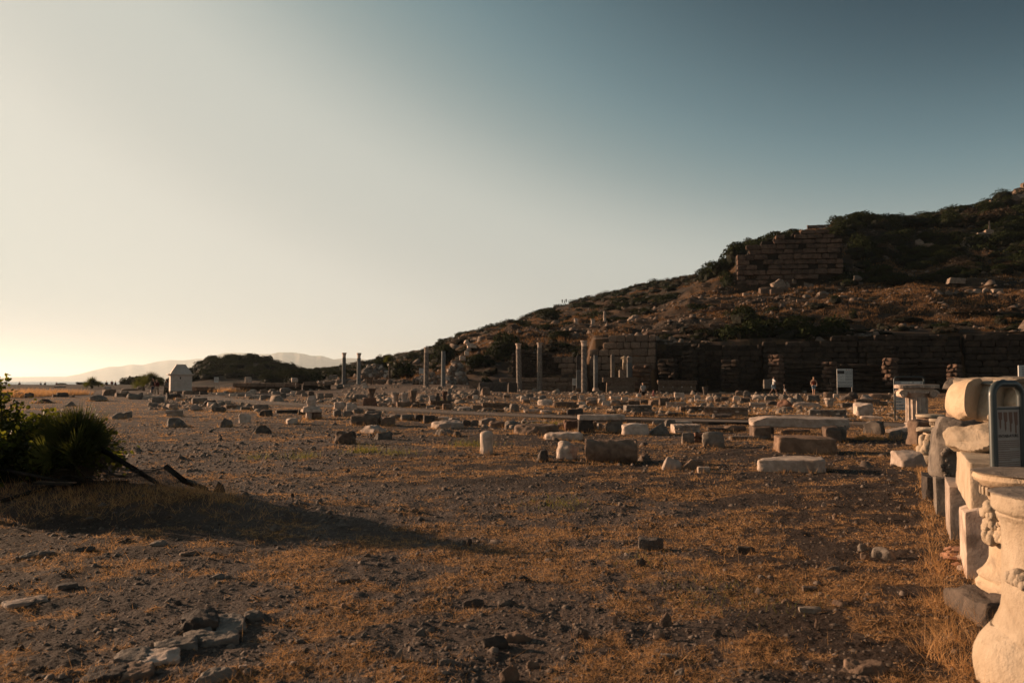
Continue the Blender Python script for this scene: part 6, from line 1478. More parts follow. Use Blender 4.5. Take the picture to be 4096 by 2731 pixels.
# -- palms
def frond_fan(n, L_, m, seed, spread=2.5, wid=.03, name="frond"):
    """fan leaf: leaflets radiating from the hand; in local XZ plane, pointing +Z"""
    rs = np.random.RandomState(seed); V = []; Fq = []
    for k in range(n):
        a = (k / (n - 1) - .5) * spread; l = L_ * (1 - .28 * abs(a / spread * 2) ** 2) * rs.uniform(.9, 1.05); d_ = np.array([math.sin(a), rs.uniform(-.08, .08), math.cos(a)])
        sd_ = np.array([math.cos(a), 0, -math.sin(a)]) * wid * L_; i_ = len(V)
        V += [tuple(d_ * .05 - sd_ * .2), tuple(d_ * .05 + sd_ * .2), tuple(d_ * l * .55 + sd_ * .55), tuple(d_ * l * .55 - sd_ * .55 + np.array([0, .012, 0])), tuple(d_ * l + np.array([0, -.05 * l, 0]))]
        Fq += [(i_, i_ + 1, i_ + 2, i_ + 3), (i_ + 3, i_ + 2, i_ + 4)]
    return mesh_np(name, V, Fq, m)
def palm(x, y, z, s, n, label, seed, stem=.15, lfl=22, up=.35, cat="palm"):
    rs = random.Random(seed); root = empty("fan_palm", (x, y, z), label, cat)
    link("trunk", lathe_mesh([(.09 * s, 0), (.10 * s, stem * .5), (.07 * s, stem)], 10, M_BARK, "trunk", rough=.02), root)
    fs = [frond_fan(lfl, 1.0, M_PALM, seed + k) for k in range(4)]
    for k in range(n):
        az = rs.uniform(0, 6.283); tilt = rs.uniform(.08, 1.35) if rs.random() > up else rs.uniform(0, .45); st = s * rs.uniform(.35, .6)
        d_ = Vector((math.sin(tilt) * math.cos(az), math.sin(tilt) * math.sin(az), math.cos(tilt))); p0 = Vector((0, 0, stem)); p1 = p0 + d_ * st
        fr_ = link("frond", rs.choice(fs), root); fr_.location = p1; q = d_.to_track_quat('Z', 'Y'); fr_.rotation_euler = (q.to_matrix() @ Matrix.Rotation(rs.uniform(0, 6.28), 3, 'Z')).to_euler()
        fr_.scale = (s * rs.uniform(.46, .66),) * 3
        link("frond_stalk", tube_mesh("frond_stalk", [p0, (p0 + p1) / 2 + Vector((0, 0, .02)), p1], [.012 * s, .009 * s, .006 * s], M_PALM, 5), root)
    if stem > .35 and y < 20:
        fd = [frond_fan(16, 1.0, M_MAQ2, seed + 40 + k, 1.6, .035, "dead_frond") for k in range(2)]
        for k in range(26):
            az = rs.uniform(0, 6.283); tilt = rs.uniform(1.9, 2.7); d_ = Vector((math.sin(tilt) * math.cos(az), math.sin(tilt) * math.sin(az), math.cos(tilt)))
            o_ = link("dead_frond", rs.choice(fd), root); o_.location = (0, 0, stem * rs.uniform(.8, 1.1)); q = d_.to_track_quat('Z', 'Y'); o_.rotation_euler = (q.to_matrix() @ Matrix.Rotation(rs.uniform(0, 6.28), 3, 'Z')).to_euler(); o_.scale = (s * .55,) * 3
    return root
g = G(116, 470); PALMX, PALMY = -4.55, 9.75
palm(-5.15, 9.5, .05, .72, 60, "dark fan palm with long pointed fronds, right of the leafy shrub", 301, stem=.40, lfl=26, up=.35)
palm(-5.7, 9.9, .05, .66, 34, "smaller fan palm tangled behind the leafy shrub", 302, stem=.40, lfl=24, up=.25)
gp = G(cx_('A', 845), cy_('A', 470)); palm(gp.x, gp.y, gp.z - .3, 1.5, 34, "low fan palm on the shore rise, left of the seated visitors", 303, stem=.25)
gp = G(cx_('A', 905), cy_('A', 455)); palm(gp.x, gp.y, gp.z - .2, 1.0, 20, "smallest fan palm right beside the shore rise palm", 304, stem=.2)
palm(Xp(cx_('A', 1395), 92), 92, gz(Xp(cx_('A', 1395), 92), 92), 1.7, 40, "fan palm behind the two walkers", 305, stem=.5); palm(Xp(cx_('A', 1320), 95), 95, gz(Xp(cx_('A', 1320), 95), 95), 1.6, 36, "dark fan palm left behind the two walkers", 306, stem=.3)
palm(Xp(cx_('M', 725), 100), 100, Zr(cy_('M', 325), 100), 1.5, 20, "small upright palm lit green among the rubble", 307, stem=1.5, up=.5)

# -- broad leaved shrub at the left edge
def fig_shrub():
    root = empty("leafy_shrub", (-6.25, 9.9, .12), "broad leaved shrub with backlit yellow green leaves at the left edge", "shrub"); rs = np.random.RandomState(8)
    tips = []
    for k in range(120):
        a = rs.uniform(0, 6.28); d_ = 1.30 * rs.rand() ** .6; hgt = (1.02 - .38 * (d_ / 1.3) ** 2) * rs.uniform(.55, 1.05)
        if k < 4: a, d_, hgt = 2.2 + .3 * k, .25 + .1 * k, 1.38 - .06 * k
        p_ = (d_ * math.cos(a) * 1.15, d_ * math.sin(a) * .7, hgt); mid_ = (p_[0] * .45 + rs.uniform(-.08, .08), p_[1] * .45, hgt * .55); tips.append((mid_, p_))
        link("branch", tube_mesh("branch", [(0, 0, 0), mid_, p_], [.022, .013, .005], M_BARK, 5), root)
    P_ = []; Nn = []
    for (m_, p_) in tips:
        for j_ in range(110):
            t_ = rs.uniform(.0, 1.0) ** .6; c = np.array(m_) * (1 - t_) + np.array(p_) * t_ + rs.normal(size=3) * (.075 if t_ > .5 else .12); P_.append(c); Nn.append(rs.normal(size=3) + np.array([0, 0, .3]))
    P_ = np.array(P_); P_[:, 2] = np.abs(P_[:, 2]); Nn = np.array(Nn); Nn /= np.linalg.norm(Nn, axis=1)[:, None]; n = len(P_)
    a = np.cross(Nn, rs.normal(size=(n, 3))); a /= np.linalg.norm(a, axis=1)[:, None]; b_ = np.cross(Nn, a); s = rs.uniform(.038, .075, n)[:, None]
    ring = [(-.5, 0), (-.25, .38), (.2, .42), (.5, .05), (.25, -.36), (-.22, -.40)]
    V = np.stack([P_ + a * s * u + b_ * s * v_ + Nn * s * (.10 if i_ in (1, 4) else 0) for i_, (u, v_) in enumerate(ring)], 1).reshape(-1, 3)
    F_ = np.arange(n * 6).reshape(-1, 6); link("foliage", mesh_np("foliage", V, F_, M_FIG), root)
    link("dark_core", rock_mesh(2.0, 1.2, .60, 2.4, 0, .3, 12, 3, m=M_BUSHCORE), root, loc=(-.1, .1, -.15))  # near-black lump filling the shrub behind its leaves
fig_shrub()

# ------------------------------------------------------------------ dry grass, clods and gravel (nobody could count them)
rsn = np.random.RandomState(77)
def polar(n, r0, r1, half=.66, bias=0.0):
    th = rsn.uniform(-half, half, n); r = r0 * (r1 / r0) ** rsn.uniform(0, 1, n) ** (1 + bias); return r * np.sin(th), r * np.cos(th), r
x, y, r = polar(700000, 2.4, 75)
k = rsn.rand(len(x)) < straw_mask(x, y) * .72 + .02; x, y, r = x[k], y[k], r[k]; n = len(x)
az = rsn.uniform(0, 6.283, n); el_ = np.abs(rsn.normal(0, .55, n)) + .06; L_ = rsn.uniform(.014, .050, n) * (1 + (rsn.rand(n) < .04) * 1.8) * np.clip(r / 14, 1, 2.6)
D_ = np.stack([np.cos(az) * np.cos(el_), np.sin(az) * np.cos(el_), np.sin(el_)], 1); B_ = np.stack([x, y, gz(x, y) + .003], 1)
tag(link("dry_straw", tris_cloud("dry_straw", B_, D_, L_, np.maximum(.0018, r * .00040), M_STRAW)), kind="stuff"); print("straw", n)
# standing tufts: round the stones, along the right-hand row, and loose
bx, by, sp_ = [], [], []
def ring_tuft(cx, cy, rx, ry, n_, h):
    a = rsn.uniform(0, 6.283, n_); q = rsn.normal(1.0, .12, n_); bx.append(cx + rx * np.cos(a) * q); by.append(cy + ry * np.sin(a) * q); sp_.append(np.full(n_, h))
for p_ in PLACED:
    if p_['Y'] < 60 and rsn.rand() < .75: ring_tuft(p_['x'], p_['Y'] + p_['d'] * .4, p_['w'] * .56, p_['d'] * .62, int(min(240, 30 + 90 * p_['w'])), min(.26, .10 + .003 * p_['Y']))
for t_ in np.linspace(0, 1, 60):
    yy = 3.6 + 17 * t_ ** 1.2; xx = 2.55 + .49 * (yy - 4.2); ring_tuft(xx - .05, yy, .22, .25, 110, .11)
for (px, row, n_, h) in ((545, 425, 240, .20), (560, 424, 240, .22), (712, 480, 120, .1), (985, 660, 500, .22), (975, 610, 300, .16), (965, 570, 240, .2), (900, 440, 200, .3), (1005, 640, 200, .2), (880, 432, 500, .2), (870, 440, 500, .16)):
    g = G(px, row); ring_tuft(g.x, g.y, .28, .25, n_, h)
for k_ in range(60): ring_tuft(-5.4 + rsn.uniform(-2.4, 2.6), 8.95 + rsn.uniform(-.5, .4), .25, .2, 60, rsn.uniform(.08, .24))
for k_ in range(2600):
    th = rsn.uniform(-.62, .62); rr = 2.6 * (45 / 2.6) ** rsn.rand(); xx, yy = rr * math.sin(th), rr * math.cos(th)
    if straw_mask(np.array([xx]), np.array([yy]))[0] > .5: ring_tuft(xx, yy, .07 * rr ** .4, .06 * rr ** .4, int(rsn.uniform(15, 50)), rsn.uniform(.025, .065))
x, y, h = np.concatenate(bx), np.concatenate(by), np.concatenate(sp_); n = len(x); r = np.hypot(x, y)
az = rsn.uniform(0, 6.283, n); el_ = rsn.uniform(.35, 1.45, n); D_ = np.stack([np.cos(az) * np.cos(el_), np.sin(az) * np.cos(el_), np.sin(el_)], 1)
tag(link("dry_grass_tufts", tris_cloud("dry_grass_tufts", np.stack([x, y, gz(x, y) - .005], 1), D_, h * rsn.uniform(.4, 1.15, n), np.maximum(.0025, r * .00045), M_STRAW)), kind="stuff"); print("tufts", n)
# green blades here and there
gx_, gy_ = [], []
for (px, row, n_) in ((555, 425, 200), (542, 426, 160), (445, 400, 60), (365, 452, 200), (480, 448, 60), (560, 505, 200), (700, 592, 160), (760, 600, 160), (640, 560, 90), (300, 458, 120), (470, 446, 120), (258, 457, 60), (395, 455, 120)):
    g = G(px, row); gx_.append(g.x + rsn.normal(0, .22, n_)); gy_.append(g.y + rsn.normal(0, .25, n_))
x, y = np.concatenate(gx_), np.concatenate(gy_); n = len(x); az = rsn.uniform(0, 6.283, n); el_ = rsn.uniform(.5, 1.4, n)
tag(link("green_grass", tris_cloud("green_grass", np.stack([x, y, gz(x, y)], 1), np.stack([np.cos(az) * np.cos(el_), np.sin(az) * np.cos(el_), np.sin(el_)], 1), rsn.uniform(.05, .16, n) * np.clip(np.hypot(x, y) / 12, .5, 1.6), np.maximum(.003, np.hypot(x, y) * .0005), M_FRESH)), kind="stuff")
# hillside grass
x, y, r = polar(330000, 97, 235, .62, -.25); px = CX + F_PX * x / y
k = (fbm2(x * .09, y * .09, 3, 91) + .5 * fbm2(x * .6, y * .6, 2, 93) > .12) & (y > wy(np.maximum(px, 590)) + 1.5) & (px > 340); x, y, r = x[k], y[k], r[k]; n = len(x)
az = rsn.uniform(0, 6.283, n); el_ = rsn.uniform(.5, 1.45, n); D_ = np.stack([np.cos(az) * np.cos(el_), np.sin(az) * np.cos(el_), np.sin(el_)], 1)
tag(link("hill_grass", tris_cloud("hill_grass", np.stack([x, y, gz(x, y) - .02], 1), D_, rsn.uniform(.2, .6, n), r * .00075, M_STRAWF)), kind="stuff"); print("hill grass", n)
# tall dry grass at the far left and at the terrace
x = np.concatenate([Xp(rsn.uniform(-10, 58, 5000), 70) + 0, Xp(rsn.normal(228, 7, 500), 88), Xp(rsn.normal(800, 10, 300), 96)]); y = np.concatenate([rsn.uniform(64, 76, 5000), rsn.uniform(87, 89, 500), rsn.uniform(96, 97, 300)]); n = len(x)
az = rsn.normal(.3, .9, n); el_ = rsn.uniform(.7, 1.4, n); D_ = np.stack([np.cos(az) * np.cos(el_), np.sin(az) * np.cos(el_), np.sin(el_)], 1)
tag(link("tall_dry_grass", tris_cloud("tall_dry_grass", np.stack([x, y, gz(x, y)], 1), D_, rsn.uniform(.25, .75, n), np.full(n, .035), M_STRAW)), kind="stuff")
def pebbles(name, x, y, s, m, flat_=.6, z=0.3):
    """8-sided little stones, random shape"""
    n = len(x); base = np.array([(1, 0, 0), (.3, .9, .1), (-.8, .5, 0), (-.7, -.6, .05), (.4, -.9, 0), (.55, .05, .62), (-.25, .52, .55), (-.22, -.50, .60)], float)
    fc = np.array([(0, 1, 5), (1, 6, 5), (1, 2, 6), (2, 7, 6), (2, 3, 7), (3, 4, 7), (4, 5, 7), (4, 0, 5), (5, 6, 7)])
    a = rsn.uniform(0, 6.283, n); V = base[None] * (1 + rsn.normal(0, .22, (n, 8, 3))); V = V * (s[:, None, None]) * np.array([1, 1, flat_])
    V[:, :, 2] *= rsn.uniform(.6, 1.7, n)[:, None]; V[:, 5:, 2] += s[:, None] * rsn.normal(0, .12, (n, 3))
    ca, sa = np.cos(a)[:, None], np.sin(a)[:, None]; X_ = V[:, :, 0] * ca - V[:, :, 1] * sa; Y_ = V[:, :, 0] * sa + V[:, :, 1] * ca; V[:, :, 0] = X_ + x[:, None]; V[:, :, 1] = Y_ + y[:, None]; V[:, :, 2] += gz(x, y)[:, None] - .1 * s[:, None]
    F_ = (fc[None] + (np.arange(n) * 8)[:, None, None]).reshape(-1, 3); return mesh_np(name, V.reshape(-1, 3), F_, m)
M_SOILC = stone("soil_clod", (0.040, 0.026, 0.018), (0.085, 0.054, 0.037), (0.03, 0.022, 0.016), .004, 20)
M_GRAV = stone("gravel_stone", (0.11, 0.085, 0.07), (0.32, 0.25, 0.20), (0.05, 0.04, 0.03), .003, 14)
x, y, r = polar(100000, 2.4, 36); k = rsn.rand(len(x)) < (.22 + .78 * gravel_mask(x, y)); x, y, r = x[k], y[k], r[k]
tag(link("gravel", pebbles("gravel", x, y, rsn.lognormal(-4.72, .52, len(x)) * np.clip(r / 8, .8, 2.2), M_GRAV)), kind="stuff"); print("gravel", len(x))
x, y, r = polar(2600, 2.5, 30, bias=-.2)
tag(link("loose_stones", pebbles("loose_stones", x, y, rsn.lognormal(-3.95, .40, len(x)) * np.clip(r / 8, .8, 2.4), M_GRAV, .8)), kind="stuff")
x, y, r = polar(30000, 2.4, 40); k = rsn.rand(len(x)) < .25 + .75 * (1 - gravel_mask(x, y)); x, y, r = x[k], y[k], r[k]
tag(link("soil_clods", pebbles("soil_clods", x, y, rsn.lognormal(-4.75, .45, len(x)) * np.clip(r / 9, .8, 1.8), M_SOILC, .5)), kind="stuff")
x = []; y = []
for k in range(6500):
    px = rsn.uniform(150, 905); row = rsn.uniform(386, 428) if px > 480 else rsn.uniform(386, 412); Y = 1.5 * F_PX / (row - 380.2) if row > 396 else rsn.uniform(62, 92); x.append(Xp(px, Y)); y.append(Y)
x = np.array(x); y = np.array(y); pd = np.array(PATHC); dm = np.min(np.hypot(x[:, None] - pd[None, :, 0], y[:, None] - pd[None, :, 1]), 1); k = (dm > 1.5) & (fbm2(x * .25, y * .12, 2, 47) > -.15); x, y = x[k], y[k]
M_RUB = stone("rubble_chip", (0.16, 0.12, 0.09), (0.46, 0.36, 0.28), (0.08, 0.06, 0.045), .02, 3)
tag(link("stone_chips", pebbles("stone_chips", x, y, rsn.lognormal(-2.15, .45, len(x)) * np.clip(y / 50, .6, 1.3), M_RUB, .8)), kind="stuff")
x, y, r = polar(24000, 97, 230, .62); px = CX + F_PX * x / y; k = (px > 335) & (y > wy(np.maximum(px, 590)) + 1) & (fbm2(x * .12, y * .25, 3, 55) > -.1); x, y = x[k], y[k]
M_SCREE = stone("scree", (0.17, 0.12, 0.09), (0.44, 0.33, 0.25), (0.07, 0.05, 0.04), .03, 2)
tag(link("hillside_rubble", pebbles("hillside_rubble", x, y, rsn.lognormal(-1.65, .6, len(x)), M_SCREE, .8)), kind="stuff")

def bush_labels():
    LM = [(343, 370, "the slim columns"), (426, 360, "the veined column"), (505, 340, "the largest dark bush"), (535, 335, "the paired tall columns"), (600, 318, "the hilltop platform"), (660, 320, "the stepped block wall"),
          (700, 300, "the bastion foot"), (765, 262, "the corner bastion"), (845, 262, "the bastion's right end"), (893, 218, "the upright skyline shrub"), (945, 250, "the tilted fallen blocks"), (1000, 270, "the right frame edge"), (985, 205, "the rocky summit"),
          (182, 372, "the domed monument"), (230, 360, "the low hill's top"), (300, 372, "the low hill's right foot"), (120, 380, "the open sea")]
    n_ = {}
    for (o_, px, row, Y, w_) in BUSHES:
        if o_.get('group') == GB: continue
        s_ = min(LM, key=lambda q: math.hypot(q[0] - px, 1.5 * (q[1] - row)))
        side = "left of" if px < s_[0] - 6 else ("right of" if px > s_[0] + 6 else "directly in line with"); ht = "above" if row < s_[1] - 6 else ("below" if row > s_[1] + 6 else "level with")
        sz = "small" if w_ < 17 else ("large" if w_ > 24 else "middling")
        kind_ = "brown thorn bush" if o_.children[0].data in BUSHB else "dark bush"; side = side.replace("directly in line with", "beside")
        n_.setdefault((f"{sz} {kind_} {ht}, {side} {s_[2]}"), []).append((Y, o_))
    WORD = ["nearest", "next nearest", "third nearest", "fourth nearest", "fifth nearest", "sixth nearest", "seventh nearest", "eighth nearest", "ninth nearest", "tenth nearest", "eleventh nearest", "twelfth nearest"]
    for b_, l_ in n_.items():
        l_.sort(key=lambda q: q[0])
        for k, (Y, o_) in enumerate(l_): o_['label'] = b_ if len(l_) == 1 else f"{WORD[min(k, 11)]} {b_}"
bush_labels()

tot = sum(len(o_.data.loop_triangles) if False else sum(p_.loop_total - 2 for p_ in o_.data.polygons) for o_ in C.objects if o_.type == 'MESH' and o_.get('kind') in ('stuff', 'structure'))
print("triangles in ground and stuff", tot)
# ------------------------------------------------------------------ left foreground: fallen mesh fence, stones, bank
M_RUST = flat("rusty_wire", (0.030, 0.022, 0.018), .7, .3); M_POST = flat("old_post", (0.020, 0.016, 0.013), .85, .15)
def tp(px, row, Y): return P(px, row, Y)
def fence_panel():
    root = empty("fallen_fence", tp(100, 505, 8.9), "collapsed dark mesh fence with leaning posts below the palm", "fence"); L_ = root.location
    def rel(p): return p - L_
    a, b_, c, d_ = tp(0, 470, 9.2), tp(88, 481, 9.4), tp(140, 495, 8.8), tp(203, 487, 8.9)
    link("post", tube_mesh("post", [rel(tp(88, 441, 9.9)), rel(tp(112, 455, 9.6)), rel(tp(140, 472, 9.4)), rel(G(168, 492) + Vector((0, 0, .02)))], .030, M_POST, 8), root)
    link("post", tube_mesh("post", [rel(tp(166, 466, 8.9)), rel(tp(184, 480, 8.8)), rel(G(206, 492) + Vector((0, 0, .03)))], .032, M_POST, 8), root)
    link("post", tube_mesh("post", [rel(tp(2, 469, 9.3)), rel(tp(30, 474, 9.1)), rel(tp(70, 482, 9.0))], .018, M_POST, 8), root)
    link("post", tube_mesh("post", [rel(G(0, 517) + Vector((0, 0, .04))), rel(G(60, 511) + Vector((0, 0, .045))), rel(G(128, 505) + Vector((0, 0, .04)))], .022, M_POST, 8), root)
    # the net itself: a sagging sheet of crossed wires between the posts
    def net(p00, p10, p01, p11, nu, nv, sag, nm):
        V = []; Fq = []
        def pt(u, v): 
            p_ = (p00 * (1 - u) + p10 * u) * (1 - v) + (p01 * (1 - u) + p11 * u) * v; p_ = p_.copy(); p_.z -= sag * math.sin(math.pi * u) * math.sin(math.pi * (v * .8 + .1)); p_.z += .015 * math.sin(u * 19 + v * 7); p_.z = max(p_.z, gz(p_.x, p_.y) + .01); return p_ - L_
        def wire(pts, r=.0022):
            for i_ in range(len(pts) - 1):
                a_, b__ = pts[i_], pts[i_ + 1]; t_ = (b__ - a_).normalized(); s_ = t_.cross(Vector((0, 0, 1))); s_ = s_.normalized() if s_.length > .01 else Vector((1, 0, 0)); w_ = t_.cross(s_); k = len(V)
                for q_ in (a_, b__): V.extend([q_ + s_ * r, q_ - s_ * r * .5 + w_ * r, q_ - s_ * r * .5 - w_ * r])
                Fq.extend([(k, k + 1, k + 4, k + 3), (k + 1, k + 2, k + 5, k + 4), (k + 2, k, k + 3, k + 5)])
        for k in range(nu + nv):    # diagonal mesh
            for sgn in (1, -1):
                pts = []
                for s_ in np.linspace(0, 1, 14):
                    v = s_; u = (k / (nu + nv)) * 1.6 - .3 + sgn * (s_ - .5) * .35
                    if 0 <= u <= 1: pts.append(pt(u, v))
                if len(pts) > 1: wire(pts)
        for v in (0, .5, 1): wire([pt(u, v) for u in np.linspace(0, 1, 16)], .004)
        o_ = link(nm, mesh_np(nm, V, Fq, M_RUST), root); return o_
    net(tp(90, 442, 9.9), G(166, 490), tp(84, 452, 9.5), G(122, 497), 50, 30, .08, "wire_mesh")
    net(tp(60, 476, 9.0), tp(166, 466, 8.9), G(58, 499), G(204, 494), 80, 36, .12, "wire_mesh")
    net(tp(2, 469, 9.3), tp(84, 482, 9.0), G(2, 482), G(70, 489), 50, 30, .05, "wire_mesh")
fence_panel()
q = link("ladder_plank", None) if False else None
lp = empty("slatted_plank", tp(56, 484, 9.0), "short slatted plank catching light on the fallen fence", "plank", rz=R(-12))
link("rail", box_mesh("rail", .50, .02, .03, M_POST), lp, loc=(0, -.05, 0)); link("rail", box_mesh("rail", .50, .02, .03, M_POST), lp, loc=(0, .05, 0))
for k in range(7): link("slat", box_mesh("slat", .05, .09, .012, MS['W'], .002, .02), lp, loc=(-.21 + k * .07, 0, 0))
def stoneat(nm, crop, x0, x1, yt, yb, k, m, label, **kw):
    k = {'r': 'k', 'b': 'k'}.get(k, k)
    o_, _, _ = place(crop, x0, x1, yt, yb, k, m, label, **kw); o_.name = nm; o_['category'] = 'stone'; o_['group'] = "loose stones in the foreground"; return o_
T2 = stoneat
T2("boulder", 'A', 230, 510, 1168, 1290, 'k', 'G', "rounded grey stone under the leafy shrub", seed=5)
T2("stone_block", 'A', 960, 1100, 1090, 1200, 'b', 'W', "upright stone behind the leaning fence post")
T2("boulder", 'A', 870, 1050, 1180, 1235, 'k', 'G', "pale grey stone poking through the fallen net")
T2("stone_slab", 'A', 1070, 1260, 1385, 1490, 'w', 'K', "dark flat stone in front of the fallen net")
T2("rock_fragment", 'A', 1250, 1320, 1420, 1500, 'w', 'P', "small white chip before the fallen net")
T2("boulder", 'A', -60, 190, 1200, 1480, 'k', 'K', "large dark stone at the left frame edge below the shrub", seed=9)
T2("boulder", 'A', 1950, 2070, 1310, 1470, 'w', 'K', "dark stump like stone at the right end of the fallen fence")
# crop S: (0,2080)-(1024,2731), scale 2.297
CROP['S'] = (0, 2080, 2.297)
for r_ in ((200, 480, 262, 360, 'k', 'G', "broad grey stone in dry grass, left foreground"), (655, 860, 238, 300, 'r', 'K', "dark grey stone beside the broad grey one, left foreground"), (1380, 1545, 212, 262, 'k', 'G', "rounded grey stone half sunk left of the mound like one"),
           (1650, 1850, 272, 345, 'k', 'W', "low brown mound like stone in the left foreground"), (1080, 1215, 170, 210, 'k', 'K', "small dark stone at the shadow's edge"), (60, 425, 715, 815, 's', 'P', "flat pale slab lying alone at the left edge"),
           (530, 700, 600, 650, 's', 'G', "thin sliver of grey stone above the lone pale slab"), (1930, 2065, 495, 545, 'k', 'G', "small grey stone in the middle of the gravel"), (135, 215, 1165, 1215, 'k', 'K', "small round stone at the bottom left"),
           (1370, 1412, 1115, 1205, 'w', 'W', "little upright stone stuck beside the flagstones"), (1885, 1975, 795, 850, 'r', 'K', "small dark stone left above the flagstones"), (1600, 1665, 745, 790, 'k', 'K', "dark pebble sized stone in the gravel field"),
           (1740, 2170, 1360, 1500, 'k', 'G', "large rough grey rock at the bottom beside the flagstones"), (2195, 2265, 1352, 1385, 's', 'P', "small pale flake near the large bottom rock"), (2370, 2420, 150, 185, 'k', 'K', "black stone right of the shadow tip")):
    T2("field_stone", 'S', *r_)
# flagstones of the old pavement edge
for k, (x0, x1, yt, yb, m, lb) in enumerate(((1675, 2000, 925, 1045, 'K', "thick dark flagstone with a lit left edge, highest of the row"), (1975, 2245, 890, 985, 'G', "flagstone behind and right of the thick dark one"), (2255, 2420, 870, 925, 'G', "flagstone farthest right of the pavement edge"),
        (1990, 2270, 935, 1035, 'K', "flagstone in the middle right of the pavement edge"), (1690, 1945, 1035, 1115, 'G', "narrow flagstone right below the thick dark one"), (1820, 2190, 1040, 1150, 'K', "broad flagstone lying right of the narrow one"),
        (1430, 1810, 1115, 1225, 'G', "rough flagstone with a pale left tip"), (1070, 1400, 1205, 1350, 'K', "dark flagstone left of the brightest one"), (1270, 1640, 1225, 1345, 'P', "brightest flagstone, smooth and pale pink"), (1080, 1410, 1345, 1475, 'W', "pale brown flagstone near the bottom edge"), (770, 1160, 1365, 1500, 'K', "dark flagstone at the bottom left of the row"))):
    xa, xb = cx_('S', x0), cx_('S', x1); g0 = G((xa + xb) / 2, cy_('S', yb)); g1 = G((xa + xb) / 2, cy_('S', yt)); w_ = (xb - xa) / F_PX * (g0.y + g1.y) / 2; d_ = g1.y - g0.y
    o_ = link("flagstone", rock_mesh(w_ * .95, d_ * 1.0, .055 if k else .10, 7, 4, .14, 14, 500 + k, m=MS['G' if m == 'K' and k % 2 else m], cutlim=(.78, .95), shear=.0)); o_.location = ((g0.x + g1.x) / 2, (g0.y + g1.y) / 2, min(g0.z, g1.z) - .022); o_.rotation_euler = (.03, -.03, .40)
    tag(o_, lb, "flagstone", "flagstones along the old pavement edge")
